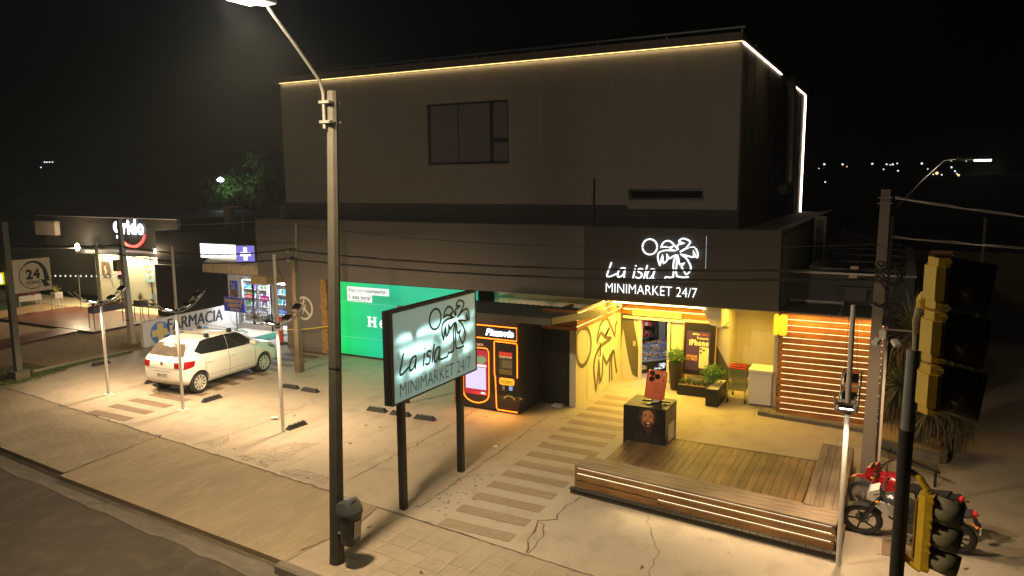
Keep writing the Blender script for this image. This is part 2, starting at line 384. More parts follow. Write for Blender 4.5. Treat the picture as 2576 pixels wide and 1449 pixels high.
# plank-look paver strips: walkway and the crossing on the left
st = MB()
for i in range(15):
    y0 = 9.70+i*.5805
    xa = -6.55-.2*min(1, i/10); n = 2
    for q in (0, 1):
        st.box(xa+q*.675+.006, xa+(q+1)*.675-.006, y0+.002*(q), y0+.28, -.01, .0045+.001*q)
st.build('walkway_strips', walk_stone, kind='structure'); st = MB()
for i in range(14):
    y0 = 10.85+i*.575
    st.box(-17.76-.01*i, -16.28-.03*i, y0, y0+.275, -.01, .0045)
for i in range(3): st.box(-18.1, -16.75, 17.85+i*.45, 17.85+i*.45+.26, -.01, .0065)
st.build('crossing_strips', plank_stone, kind='structure')
# cracks and joints
ck = MB()
def crack(P, wd=.02, jit=.05, z=.0035, seg=.12):
    rn = random.Random(int(P[0][0]*91+P[0][1]*13)); Q = []
    for a, b in zip(P, P[1:]):
        L = math.dist(a, b); n = max(1, int(L/seg))
        for k in range(n):
            t = k/n; Q.append((a[0]+(b[0]-a[0])*t+rn.gauss(0, jit*.4), a[1]+(b[1]-a[1])*t+rn.gauss(0, jit*.4)))
    Q.append(P[-1]); v = []; f = []
    for i, q in enumerate(Q):
        a = Q[max(0, i-1)]; b = Q[min(len(Q)-1, i+1)]; d = Vector((b[0]-a[0], b[1]-a[1])).normalized(); w2 = wd/2*rn.uniform(.35, 1.3)
        v += [(q[0]-d.y*w2, q[1]+d.x*w2, z), (q[0]+d.y*w2, q[1]-d.x*w2, z)]
    for i in range(len(Q)-1): f.append((2*i, 2*i+1, 2*i+3, 2*i+2))
    ck.add(v, f)
crack([(-9.09,10.27),(-9.06,13.13),(-9.16,15.48)], .022)
crack([(-7.2,10.08),(-7.21,11.69),(-7.26,13.5),(-7.37,15.76)], .02)
crack([(-4.81,9.5),(-4.95,9.9),(-5.1,10.56),(-4.86,10.75),(-4.94,11.22),(-4.85,11.79)], .035)
crack([(-4.78,9.52),(-4.8,10.1),(-4.95,10.5),(-5.08,10.56)], .02)
crack([(-3.55,11.63),(-3.26,10.87),(-3.02,10.45),(-2.88,9.5)], .012)
crack([(-13.39,10.44),(-13.22,11.39),(-13.15,12.69),(-13.29,13.85)], .018)
crack([(-11.0,10.2),(-11.15,12.2),(-11.0,14)], .008)
crack([(x, apl(x)) for x in (-22.2,-18,-14.6,-11,-8.8)], .03, .06)
crack([(-7.84,apl(-7.84)-.01),(-6,apl(-6)-.01),(-2,apl(-2)-.01),(4,apl(4)-.01)], .028, .03)
crack([(-7.95, 8.0),(-7.84, 8.4),(-7.72,9.1),(-7.86,9.8)], .03, .03)
crack([(-14.36,8.22),(-14.6,10.6)], .025, .03)
crack([(-12.4,7.98),(-12.8,7.55)], .03, .05, z=-.088); crack([(-10.2,7.78),(-10.5,7.4)], .02, .05, z=-.088)
crack([(-3.2,20.3),(-2.9,17.9)], .012, .01); crack([(-6.2,19.9),(-5.3,17.6)], .01, .01); crack([(-7,18.5),(-5.6,18.4)], .01, .01)
crack([(.5,11.5),(.9,11.0),(1.6,10.9)], .012)
def web(corners, nx, ny, s, p=.85):
    rn = random.Random(s); A, B, C2, D = corners; G = {}
    for i in range(nx+1):
        for j in range(ny+1):
            u, w_ = (i+rn.uniform(-.36,.36))/nx, (j+rn.uniform(-.36,.36))/ny
            G[i, j] = tuple((1-w_)*((1-u)*A[k]+u*B[k])+w_*((1-u)*D[k]+u*C2[k]) for k in (0, 1))
    for i in range(nx+1):
        for j in range(ny+1):
            for q in ((i+1, j), (i, j+1)):
                if q in G and rn.random() < p: crack([G[i, j], G[q]], .009, .012, .0036, .04)
web([(-11.95,10.4),(-11.1,10.25),(-10.95,11.75),(-11.55,11.6)],7,10,1,.78); web([(-10.6,10.17),(-9.35,10.05),(-9.4,10.4),(-10.4,10.45)],13,3,2); web([(-13.3,10.45),(-12.7,10.4),(-12.95,11.0),(-13.2,11.3)],4,5,5,.7); web([(-12.1,10.38),(-11.0,10.25),(-11.2,10.42),(-12.0,10.52)],8,2,6,.6)
ring = [(-9.26+.27*math.cos(a*.4), 12.24+.24*math.sin(a*.4)) for a in range(17)]; crack(ring, .008, .01)
crack([(x*.5, gut(x*.5)-.02) for x in range(-60,-15)], .075, .015, z=-.087)
ck.build('pavement_cracks', crack_m, kind='structure')
tm = MB()
def track(P, wd=.17):
    Q = smooth_pts(P, 8); tm.ribbon(Q, wd, lambda u, v, d: (u, v, d), .002, .0030)
for dx in (0, 1.35):
    track([(-14.05+dx,10.75),(-13.8+dx,11.4),(-13.4+dx,12.6),(-12.6+dx,14.8)]); track([(-10.8+dx*.9,10.4),(-10.75+dx*.9,11.2),(-10.6+dx*.9,12.2),(-10.3+dx*.9,13.9)])
tm.build('tyre_marks', ground_mat('tyre_mark', (.36,.30,.23), (.42,.355,.275), (.31,.26,.2), 2.5, 5, .3, .75), kind='structure')
# small litter and stains
stn = MB(); rn = random.Random(11)
def blot(x, y, r, z=.0032):
    n = 9; stn.add([(x+math.cos(2*math.pi*k/n)*r*rn.uniform(.6,1.2), y+math.sin(2*math.pi*k/n)*r*rn.uniform(.6,1.2), z) for k in range(n)], [tuple(range(n))])
for i in range(150): 
    x, y = rn.uniform(-20, 2), rn.uniform(9.8, 18); blot(x, y, rn.choice((.01,.015,.02,.03)), .0038)
for i in range(16): blot(rn.uniform(-14,0), rn.uniform(9.6,17.5), rn.uniform(.03,.07), .0037)
for i in range(40): blot(-6.9+rn.gauss(0,.25), 12.2-i*.05+rn.gauss(0,.1)-0.2, rn.uniform(.015,.04), .0039)
stn.build('pavement_stains', mat('stain_dark', (.2,.165,.125), .8), kind='structure')
dl = MB()
for x, y in ((-12.9,13.0),(-5.0,10.2),(.6,11.3),(1.1,12.0),(-1.8,10.2),(-10.4,12.1),(-3.1,9.9),(-7.5,9.1),(-5.9,8.3),(-4.1,8.6)):
    a = rn.uniform(0, 6); dl.add([(x+math.cos(a)*.06, y+math.sin(a)*.06, .02), (x-math.sin(a)*.03, y+math.cos(a)*.03, .006), (x-math.cos(a)*.06, y-math.sin(a)*.06, .012), (x+math.sin(a)*.03, y-math.cos(a)*.03, .005)], [(0,1,2,3)])
tag(dl.build('dry_leaves', mat('dry_leaf', (.2,.09,.04), .8)), 'few dry brown leaves scattered over the pavement', 'leaves', kind='stuff')
for i, (x, y, s, lb) in enumerate(((-13.16,12.62,.1,'crumpled white paper scrap lying left of the big lamp post'),(-17.6,12.4,.05,'tiny white paper scrap near the brown crossing strips'),(-7.45,13.3,.06,'small pale paper scrap behind the sign posts'))):
    p = MB(); rn2 = random.Random(i); n = 5
    p.add([(x+s*math.cos(k*1.256)*rn2.uniform(.6,1.2), y+s*math.sin(k*1.256)*rn2.uniform(.6,1.2), .01+rn2.uniform(0,s*.6)) for k in range(n)]+[(x, y, .012+s*.3)], [(k, (k+1) % n, n) for k in range(n)])
    tag(p.build('paper_scrap', white_m), lb, 'litter')
# dirt lot, grass, red deck, pale path on the left
sheet('dirt_lot', [(-90,11.9),(-23.35,11.9),(-23.2,13.6),(-23.15,16.3),(-23.25,21.7),(-90,21.7)], .012, dirt_m, .1)
sheet('lawn', [(-90,14.9),(-35.6,16.6),(-36.6,20.6),(-90,21)], .02, mat('lawn_green', (.045,.07,.02), .9, var=.5, scale=3), .05)
sheet('shop_path', [(-28.1,20.5),(-28.1,22.4),(-45,22.4),(-45,21.4),(-34,20.5)], .03, white_path, .1)
sheet('low_kerb', [(-23.18,12.6),(-23.05,12.6),(-22.95,15.7),(-23.1,15.7)], .07, pale_pole, .1)
gr = MB(); rn = random.Random(5)
def blade(x, y, h, z=0, w=.008):
    a = rn.uniform(0, 6.28); dx, dy = math.cos(a)*w, math.sin(a)*w; lx, ly = rn.gauss(0, h*.4), rn.gauss(0, h*.4)
    gr.add([(x-dx, y-dy, z), (x+dx, y+dy, z), (x+lx, y+ly, z+h)], [(0,1,2)])
for i in range(5200):
    t = rn.random(); y = 11.35+t*4.4; cx = -22.45 - .45*min(1, max(0, (y-11.8)/2)); wd = .32 if y < 13.4 else .14
    blade(cx+rn.gauss(0, wd*.5)-.05, y, rn.uniform(.04,.1))
for i in range(1500): blade(rn.uniform(-24.6,-23.2), rn.uniform(11.9,13.2), rn.uniform(.03,.09), .01)
tag(gr.build('grass_strip', grass_m), 'strip of short green grass along the low kerb by the dirt lot', 'grass', kind='stuff')
gr = MB()
for i in range(2600): 
    x, y = rn.uniform(-34,-23.4), rn.uniform(13.6,18.5)
    blade(x, y, rn.uniform(.02,.06), .01, .006)
for i in range(900): blade(rn.gauss(-23.7,.35), rn.gauss(16.3,.3), rn.uniform(.05,.14), .01)
tag(gr.build('dry_weeds', mat('dry_weed', (.2,.16,.06), .9, var=.4)), 'thin dry weeds scattered over the brown dirt lot', 'weeds', kind='stuff')
def boards(mb, x0, x1, y0, y1, z, wd, along='x', gap=.006, th=.03):
    a, b = (y0, y1) if along == 'x' else (x0, x1); q = a
    while q < b-.01:
        e = min(q+wd-gap, b)
        if along == 'x': mb.box(x0, x1, q, e, z-th, z)
        else: mb.box(q, e, y0, y1, z-th, z)
        q += wd
    return mb
ld = thing('red_deck', 'dark red plank deck in front of the ice cream shop', 'deck', (-30.5,19,0))
m_ = MB(); q = 17.1
while q < 20.5:
    xl = -33.7; xr = -27.1
    m_.box(xl+.4*max(0,(17.9-q)), xr, q, q+.118, .07, .1); q += .125
m_.build('boards', deckred, ld, True)
m_ = MB()
for i in range(44):   # walkway running to the street on the left
    y = 17.1-i*.125; x = -29.25+(17.1-y)*.18
    m_.box(x, x+1.32, y-.118, y, .05, .08)
m_.build('walkway_boards', deckred, ld, True)
m_ = MB(); m_.box(-33.5,-27.15,17.12,20.4,.013,.069); m_.build('deck_frame', black_m, ld, True)
# ============================================================ MAIN BUILDING
FY = 18.6
B_ = thing('minimarket_building', 'two storey grey minimarket building with glowing roof edge line', 'building', (-11,19,0))
def pb(name, m, mb, parent=B_, **k): return mb.build(name, m, parent, True, **k)
# lower storey
m_ = MB(); m_.box(-19.84, -7.6, FY, FY+.35, 2.49, 4.44); pb('fascia', fascia_m, m_)
m_ = MB(); m_.box(-7.6, -2.55, FY-.0, FY+.35, 2.48, 4.44); pb('sign_fascia', fascia_k, m_)
m_ = MB(); m_.box(-19.84,-2.55,FY+.35,33,4.3,4.38); pb('roof_slab', upper_dk, m_)
m_ = MB(); m_.box(-2.75,-2.552,FY+.35,33,2.48,4.44); pb('parapet', fascia_m, m_); m_ = MB(); m_.box(-19.84,-19.5,FY+.35,33,2.49,4.44); pb('left_side_wall', fascia_m, m_)
m_ = MB(); m_.box(-18.65,-17.02,FY+.06,20.4,0,2.5); pb('wall', wallbrown, m_)
m_ = MB(); m_.box(-10.95,-7.25,FY+1.0,20.4,0,2.5); pb('courtyard_wall', cream_m, m_)
m_ = MB(); m_.box(-18.63,-17.05,FY+.02,FY+.06,0,.12); pb('skirting', fascia_m, m_)
# crossed ear of wheat emblem painted on the wall
cxw, czw = -17.83, 1.45
fw = PY(FY+.06)
m_ = MB(); m_.ribbon([(cxw+.365*math.cos(a*.2618), czw+.37*math.sin(a*.2618)) for a in range(24)], .075, fw, 0, .004, True)
m_.ribbon([(cxw-.26, czw+.26), (cxw+.26, czw-.26)], .07, fw, 0, .0035)
for s_, yy in ((1,-.02),(-1,-.02),(1,.08),(-1,.08),(1,.17),(-1,.17),(0,.26)):
    m_.prism([(cxw+s_*.03+u*math.cos(.6*s_)*1+(v*.5*s_), czw+yy-.03+v+u*.2*s_) for u, v in ((0,-.07),(.035,-.01),(.03,.05),(0,.1),(-.03,.05),(-.035,-.01))], fw, .001, .006)
m_.ribbon([(cxw-.08,czw-.22),(cxw,czw-.02),(cxw,czw+.2)], .035, fw, .001, .0055)
pb('wall_emblem', white_m, m_)
# stone clad column with light from the side
m_ = MB(); rn = random.Random(2); z = 0
stone_m = mat('split_stone', (.34,.2,.06), .8, var=.5, scale=14, bump=.5)
while z < 2.48:
    h = rn.uniform(.06,.12); m_.box(-17.02+rn.uniform(-.0,.02), -16.76+rn.uniform(-.03,.03), FY-.02+rn.uniform(-.02,.03), FY+.4, z+.004, min(z+h, 2.49)); z += h
pb('stone_column', stone_m, m_)
m_ = MB(); z = .13
while z < 2.4: m_.box(-16.76, -16.37, FY+.05, FY+.1, z, z+.055); z += .14
pb('column_slats', darksteel, m_)
m_ = MB(); m_.box(-16.72,-16.38,FY+.2,FY+.22,.02,2.45); pb('column_light', glow('column_glow', (1,.62,.2), .5), m_)
# upper storey
UY = 19.2
m_ = MB()
wx = (-13.02, -10.21, 6.17, 7.98)
for x0, x1, z0, z1 in ((-18.95,wx[0],4.3,8.97),(wx[1],-3.73,5.43,8.97),(wx[0],wx[1],4.3,wx[2]),(wx[0],wx[1],wx[3],8.97),(wx[1],-6.58,4.3,5.43),(-4.55,-3.73,4.3,5.43),(-6.58,-4.55,4.3,5.13)):
    m_.box(x0, x1, UY, UY+.25, z0, z1)
pb('upper_wall', upper_m, m_)
m_ = MB(); m_.box(-18.95,-6.6,UY-.003,UY,4.3,5.0); m_.box(-6.6,-3.73,UY-.003,UY,4.3,4.9); pb('upper_foot_band', upper_dk, m_)  # darker band along the foot of the upper wall
m_ = MB(); m_.box(-3.98,-3.735,UY+.25,31.9,4.3,8.95); m_.box(-18.95,-18.7,UY+.25,31.9,4.3,8.95); m_.box(-18.7,-3.98,31.6,31.9,4.3,8.95)
pb('upper_side_wall', mat('side_cladding', (.06,.052,.04), .6, var=.15), m_)
m_ = MB()
for i in range(11): m_.box(-3.735,-3.725,19.9+i*1.1,19.93+i*1.1,4.4,8.9)
pb('cladding_seams', upper_dk, m_)
m_ = MB(); m_.box(-19.16,-3.70,UY-.16,UY+.3,9.0,9.19); m_.box(-19.16,-3.70,UY+.3,31.9,9.0,9.1); pb('eaves', mat('eaves_metal', (.11,.09,.075), .6, var=.1), m_)
m_ = MB(); m_.box(-18.98,-3.73,UY-.018,UY-.005,8.99,9.0); pb('eaves_light', glow('eaves_led', (1,.66,.24), 4.5), m_)
lamp('eaves_glow', 'AREA', (-11.35, UY-.05, 8.97), 16, (1,.68,.28), to=(0,.55,-1), sx=15.1, sy=.03)
lamp('side_glow', 'AREA', (-3.69, 22.3, 8.9), 7, (1,.72,.35), to=(-.5,0,-1), sx=.03, sy=6)
m_ = MB(); m_.box(-3.725,-3.69,UY+.02,25.5,8.955,8.985); pb('side_light', glow('side_led', (1,.74,.55), 7), m_); m_ = MB(); m_.box(-3.725,-3.69,28.75,31.9,8.94,8.97); m_.box(-3.725,-3.67,31.86,31.92,4.15,8.93); pb('side_light', glow('side_led', (1,.74,.55), 7), m_)
m_ = MB()
for x in range(-18, -3, 2): m_.box(x, x+.04, UY+1.2, UY+1.25, 9.1, 9.5)
m_.tube([(-18.6,UY+1.2,9.52),(-3.9,UY+1.2,9.56)], .035, 6); pb('roof_rail', steel, m_)
m_ = MB(); m_.tube([(-3.55,26.2,8.9),(-3.5,26.6,8.4),(-3.5,26.9,5.6),(-3.5,26.6,5.35),(-3.6,25.9,5.35)], .16, 10)
for z in (8.35, 7.2, 6.3): m_.lathe([(.19,0),(.19,.06)], (-3.5,26.7,z), 10)
pb('exhaust_duct', steel, m_, smooth=True)
def window(x0, x1, z0, z1, Y, bars, gm, parent=B_):
    m_ = MB(); t = .06
    m_.box(x0, x1, Y+.06, Y+.14, z0, z0+t); m_.box(x0, x1, Y+.06, Y+.14, z1-t, z1); m_.box(x0, x0+t, Y+.06, Y+.14, z0+t, z1-t); m_.box(x1-t, x1, Y+.06, Y+.14, z0+t, z1-t)
    for b in bars: m_.box(*b)
    f = m_.build('window', darksteel, parent, True)
    m_ = MB(); m_.box(x0+t, x1-t, Y+.1, Y+.105, z0+t, z1-t); p = m_.build('pane', gm, f, True)
    return f
blind_glass = mat('blind_behind_glass', (.15,.15,.165), .25, var=.08, spec=.6)
window(wx[0], wx[1], wx[2], wx[3], UY, [(-10.86,-10.76,UY+.06,UY+.14,6.23,7.92),(-10.76,-10.27,UY+.06,UY+.14,6.78,6.9)], blind_glass)
m_ = MB(); m_.box(-11.98,-11.95,UY+.09,UY+.1,6.23,7.92); pb('blind_gap', mat('blue_gap', (.03,.035,.09), .4), m_)
window(-6.58, -4.55, 5.13, 5.43, UY, [], glass_dk)
m_ = MB(); m_.tube([(-7.55,UY-.05,4.4),(-7.55,UY-.05,5.72)], .03, 6); pb('vent_pipe', darksteel, m_)
m_ = MB(); m_.box(-18.94,-3.74,UY-.002,UY,6.13,6.145)
for x in (-16.2,-14.6,-9.1,-7.0,-5.3): m_.box(x,x+.008,UY-.002,UY,6.15,8.95)
pb('render_joints', mat('render_joint', (.17,.16,.145), .9), m_)
# roller shutter billboard glowing green
m, n, l, b = _nt('green_banner'); g = n.new('ShaderNodeNewGeometry'); sp = n.new('ShaderNodeSeparateXYZ'); l.new(g.outputs['Position'], sp.inputs[0])
r_ = n.new('ShaderNodeMapRange'); r_.inputs['From Min'].default_value = -16.3; r_.inputs['From Max'].default_value = -14.6; l.new(sp.outputs[0], r_.inputs['Value'])
mx = n.new('ShaderNodeMix'); mx.data_type = 'RGBA'; mx.inputs[6].default_value = (.0,.62,.10,1); mx.inputs[7].default_value = (.0,.42,.235,1); l.new(r_.outputs[0], mx.inputs[0])
nz = n.new('ShaderNodeTexNoise'); nz.inputs['Scale'].default_value = .9; mp = n.new('ShaderNodeMapping'); mp.inputs['Scale'].default_value = (.5,1,1.6); l.new(g.outputs['Position'], mp.inputs[0]); l.new(mp.outputs[0], nz.inputs['Vector'])
mr = n.new('ShaderNodeMapRange'); mr.inputs['From Min'].default_value = .3; mr.inputs['From Max'].default_value = .7; mr.inputs['To Min'].default_value = .85; mr.inputs['To Max'].default_value = 1.25; l.new(nz.outputs['Fac'], mr.inputs['Value'])
b.inputs['Base Color'].default_value = (.0,.2,.1,1); l.new(mx.outputs[2], b.inputs['Emission Color']); l.new(mr.outputs[0], b.inputs['Emission Strength']); green_m = m
sh = thing('green_banner', 'wide glowing green backlit banner with white lettering beside the stone column', 'banner', (-13.7,FY+.05,0))
m_ = MB(); m_.box(-16.28,-11.0,FY+.04,FY+.1,.06,2.46); m_.build('banner_face', green_m, sh, True)
m_ = MB(); m_.box(-16.34,-10.9,FY+.03,FY+.12,0,.06); m_.box(-16.34,-16.28,FY+.03,FY+.12,.06,2.48); m_.box(-16.34,-10.9,FY+.03,FY+.12,2.46,2.485); m_.build('banner_frame', darksteel, sh, True)
fb = PY(FY+.04)
m_ = MB(); rect(m_, fb, -15.91,-14.22,2.09,2.32,0,.003); rect(m_, fb, -15.91,-14.90,1.84,2.09,0,.003); m_.build('text_panel', glow('panel_white', (.85,.95,.97), .85), sh, True)
navy = mat('navy_print', (.02,.07,.16), .6)
m_ = MB(); text(m_, 'Algo para', fb, -15.86,-15.18,2.13,2.27,0,.006); text(m_, 'A', fb, -15.86,-15.76,1.92,2.04,0,.006); m_.build('thin_lettering', mat('grey_print', (.2,.3,.36), .6), sh, True)
m_ = MB(); text(m_, 'compartir.', fb, -15.12,-14.3,2.12,2.27,0,.006,.02); text(m_, 'esta hora?', fb, -15.70,-14.95,1.92,2.05,0,.006,.02); rect(m_, fb, -15.7,-15.0,1.875,1.887,.003,.006); m_.build('bold_lettering', navy, sh, True)
m_ = MB()
for u0, u1, v0, v1 in ((-15.08,-14.99,1.06,1.38),(-14.86,-14.77,1.06,1.38),(-14.99,-14.86,1.19,1.25)): rect(m_, fb, u0, u1, v0, v1, 0, .006)
for u in (-15.035,-14.815):
    for v in (1.05,1.35): rect(m_, fb, u-.075,u+.075,v,v+.035,.001,.007)
E_ = [(-14.5+.1*math.cos(a), 1.17+.12*math.sin(a)) for a in [(.1+i*.37) for i in range(15)]]
m_.ribbon([(-14.59,1.18),(-14.42,1.18)]+[(-14.505+.1*math.cos(a*.37), 1.17+.11*math.sin(a*.37)) for a in range(1, 15)], .05, fb, .001, .007)
for i, ch in enumerate('INEKEN'): text(m_, ch, fb, -14.33+i*.26, -14.13+i*.26, 1.06, 1.30, 0, .006, .04)
m_.build('white_lettering', glow('letter_white', (.9,1,.95), 1.0), sh, True)
m_ = MB(); rect(m_, fb, -16.28,-11,1.795,1.802,0,.002); rect(m_, fb, -16.28,-11,.645,.652,0,.002); m_.build('banner_seams', glow('seam', (.3,.85,.6), .7), sh, True)
lamp('banner_light', 'AREA', (-13.6, FY-.1, 1.2), 38, (.15,1,.55), to=(0,-1,-.35), sx=5, sy=2)
# illuminated logo on the fascia
lg = thing('fascia_sign', 'white glowing palm tree and island lettering on the black fascia', 'sign', (-5.7,FY-.05,2.7))
neon = glow('sign_white', (.93,.97,1), 1.7)
island_logo(PY(FY-.05), -6.94, 2.7, 1, 1, .034, 0, .03).build('logo_outline', neon, lg, True)
m_ = MB(); text(m_, 'MINIMARKET 24/7', PY(FY-.05), -6.94,-4.5,2.70,2.95,0,.02,-.008); m_.build('lettering', neon, lg, True)
m_ = MB(); m_.box(-6.9,-4.5,FY-.047,FY-.003,3.02,3.04); m_.box(-6.0,-4.5,FY-.047,FY-.003,3.6,3.62); m_.build('mounting_rail', black_m, lg, True)
m_ = MB(); m_.box(-4.325,-4.315,FY-.01,FY-.004,3.45,4.27); m_.build('light_seam', glow('seam_white', (.8,.9,1), .5), lg, True)
lamp('sign_light', 'AREA', (-5.7, FY-.25, 3.4), 5, (.9,.95,1), to=(0,-1,-.2), sx=2.4, sy=1.2)
# ------------------------------------------------------------ entrance recess
R = thing('market_entrance', 'yellow lit shop entrance recess with sliding door rail and painted side walls', 'entrance', (-5,20,0))
def pr(name, m, mb, parent=R, **k): return mb.build(name, m, parent, True, **k)
m_ = MB(); m_.box(-7.2,-7.03,16.72,20.3,0,1.97); pr('side_wall', cream_m, m_)
m_ = MB(); m_.box(-7.96,-7.2,16.72,16.8,0,1.97); m_.box(-7.98,-7.9,16.8,FY,0,2.3); pr('dark_panel', black_m, m_)
m_ = MB()
for y in (17.46, 18.3, 19.1): m_.box(-7.032,-7.027,y,y+.012,0,1.95)
pr('door_seams', darksteel, m_)
m_ = MB(); m_.tube([(-7.03,18.28,1.0),(-6.98,18.28,1.0),(-6.98,18.28,1.35),(-7.03,18.28,1.35)], .015, 6); pr('side_door_handle', darksteel, m_)
MURAL={
 'sun':[(17.171, 1.955), (16.92, 1.955), (16.76, 1.83), (16.74, 1.616), (16.76, 1.351), (16.873, 1.114), (17.129, 0.971), (17.427, 1.021), (17.652, 1.207), (17.723, 1.458), (17.641, 1.708), (17.447, 1.883)],
 'f1':[(18.89, 1.924), (19.113, 1.732), (19.295, 1.559), (19.528, 1.311), (19.563, 1.575), (19.695, 1.711)],
 'f2':[(18.848, 1.931), (18.529, 1.908), (18.351, 1.788), (18.21, 1.603), (18.159, 1.403), (18.438, 1.606), (18.735, 1.444), (19.073, 1.63), (18.779, 1.405), (19.259, 1.315), (18.869, 1.264), (18.448, 1.24), (18.166, 1.131), (17.971, 0.932), (17.937, 0.669), (18.025, 0.347), (18.112, 0.082), (18.261, 0.595), (18.31, 0.888), (18.393, 0.257), (18.571, 0.461), (18.607, 0.947), (18.888, 0.638), (19.361, 0.931), (19.149, 0.643), (19.151, 0.072)],
 'f3':[(19.425, 0.902), (19.281, 0.678), (19.348, 0.056)],
 'f4':[(19.461, 0.91), (19.583, 0.548), (19.726, 0.192)]}
olive = mat('mural_paint', (.13,.11,.06), .7, var=.05)
m_ = MB()
for k, P in MURAL.items(): m_.ribbon(smooth_pts(P, 2, k == 'sun'), .11, PX(-7.03), 0, .004, k == 'sun')
pr('wall_mural', olive, m_)
BY = 20.15
m_ = MB(); m_.box(-7.03,-6.45,BY-.1,BY+.1,0,2.4); m_.box(-5.62,-3.95,BY-.1,BY+.1,0,2.4); m_.box(-6.45,-5.62,BY-.1,BY+.1,1.8,2.4)
m_.box(-4.05,-3.95,BY+.1,21,0,2.4); m_.box(-3.95,-2.56,21,21.2,0,2.4); m_.box(-2.66,-2.56,FY+.35,21,0,2.4); pr('back_wall', cream_m, m_)
m_ = MB(); m_.prism([(-7.03,1.93),(-6.70,1.93),(-6.62,1.5),(-6.53,1.05),(-6.46,.6),(-6.455,.05),(-6.56,.05),(-6.67,.12),(-6.76,.42),(-6.87,.93),(-6.96,1.44),(-7.0,1.2),(-7.03,.7)], PY(BY-.1), 0, .004); pr('back_mural', olive, m_); m_ = MB()
m_.prism([(-4.3,1.2),(-3.955,.6),(-3.955,.2),(-4.3,.2)], PY(BY-.1), 0, .004); pr('back_mural', olive, m_)
m_ = MB(); m_.box(-7.03,-2.56,FY+.35,21.1,2.4,2.46); pr('ceiling', white_m, m_)
m_ = MB(); m_.box(-6.95,-3.98,BY-.18,BY-.1,1.76,1.83); pr('door_rail', white_m, m_)
m_ = MB(); m_.box(-5.66,-5.58,BY-.14,BY-.1,0,1.76); m_.box(-6.49,-6.43,BY-.14,BY-.1,0,1.76); pr('door_frame', white_m, m_)
m_ = MB(); m_.box(-5.57,-5.56,BY-.13,BY-.12,.02,1.76); pr('door_edge', darksteel, m_)
m_ = MB(); m_.box(-6.66,-6.58,BY-.13,BY-.1,.95,1.1); pr('switch_box', mat('beige_plastic', (.5,.42,.2), .5), m_)
def slat_front(mb, x0, x1, Y, zs, th=.03):
    for z0, z1 in zs: mb.box(x0, x1, Y-th, Y, z0, z1)
ys_ = [(1.86,2.0),(2.03,2.17),(2.2,2.31),(2.34,2.46)]
m_ = MB(); slat_front(m_, -7.0, -4.25, BY-.11, [(1.88,2.01),(2.05,2.19),(2.22,2.40)]); pr('front_slats', wood_o, m_)
m_ = MB()
for z0, z1 in ((1.96,2.05),(2.08,2.22),(2.25,2.38),(2.41,2.47)): m_.box(-7.03,-6.99,16.72,20.02,z0,z1)
pr('side_slats', wood_oy, m_)
m_ = MB()
for z0, z1 in ((1.96,2.05),(2.08,2.22),(2.25,2.38),(2.41,2.47)): m_.box(-7.96,-6.99,16.68,16.72,z0,z1)
pr('end_slats', wood_o, m_)
m_ = MB(); m_.box(-7.028,-7.01,16.74,20.0,2.05,2.08); m_.box(-7.028,-7.01,16.74,20.0,2.22,2.25); m_.box(-7.028,-7.01,16.74,20,2.38,2.41)
m_.box(-6.95,-4.3,BY-.13,BY-.115,2.012,2.048); m_.box(-6.95,-4.3,BY-.13,BY-.115,2.192,2.218); pr('slat_lights', glow('slat_led', (1,.70,.22), 2.6), m_)
m_ = MB(); m_.box(-6.9,-4.4,FY+.36,FY+.40,2.36,2.40); pr('fascia_light', glow('fascia_led', (1,.75,.3), 9), m_)
m_ = MB(); m_.box(-6.68,-5.25,BY-.2,BY-.145,1.865,2.03); pr('air_curtain', mat('pine_plain', (.5,.42,.22), .6), m_)
m_ = MB(); m_.prism([(-4.5,2.4),(-4.25,1.95),(-3.98,1.9),(-3.98,2.4)], lambda u, v, d: (u, d, v), 19.0, 20.03); m_.build('soffit_beam', cream_m, R, True)
m_ = MB(); m_.tube([(-6.72,19.0,2.4),(-6.72,19.0,2.3)], .015, 6); m_.bev(-6.76,-6.66,18.88,19.05,2.24,2.3,.015); tag(m_.build('security_camera', white_m), 'small white security camera at the corner of the entrance slats', 'camera')
lamp('entrance_light', 'AREA', (-5.6, 19.35, 2.36), 185, YEL, to=(0,-.25,-1), sx=2.6, sy=.5)
lamp('entrance_light_right', 'AREA', (-3.2, 19.6, 2.36), 62, YEL, to=(0,-.3,-1), sx=1.2, sy=.6)
lamp('fascia_edge_light', 'AREA', (-5.6, FY-.02, 2.44), 120, YEL, to=(0,-.75,-1), sx=2.8, sy=.08)
# store interior
I = thing('store_interior', 'bright shop interior seen through the open door, floor and walls', 'interior', (-6,22,0))
m_ = MB(); m_.box(-8.5,-4.3,BY+.1,24.5,0,.01); m_.build('floor', mat('shop_floor', (.4,.3,.26), .3, var=.1), I, True)
m_ = MB(); m_.box(-8.6,-8.5,BY+.1,24.5,0,2.4); m_.box(-4.3,-4.2,BY+.1,24.5,0,2.4); m_.box(-8.6,-4.2,24.5,24.6,0,2.4); m_.box(-8.6,-4.2,BY+.1,24.5,2.4,2.5); m_.build('walls', white_m, I, True)
lamp('store_light', 'AREA', (-6.2, 21.6, 2.35), 70, (1,.97,.95), to=(0,0,-1), sx=2.5, sy=2)
PK = [mat('pack_red', (.5,.03,.03), .4, var=.3, scale=20), mat('pack_purple', (.12,.04,.3), .4, var=.4, scale=20), mat('pack_green', (.06,.3,.12), .4, var=.4, scale=20), mat('pack_yellow', (.55,.3,.03), .4, var=.3, scale=20), mat('pack_blue', (.05,.12,.45), .4, var=.4, scale=20), mat('pack_white', (.6,.58,.6), .4, var=.2, scale=20), mat('pack_teal', (.05,.35,.35), .4, var=.4, scale=20), mat('pack_black', (.03,.03,.05), .4, var=.3, scale=20)]
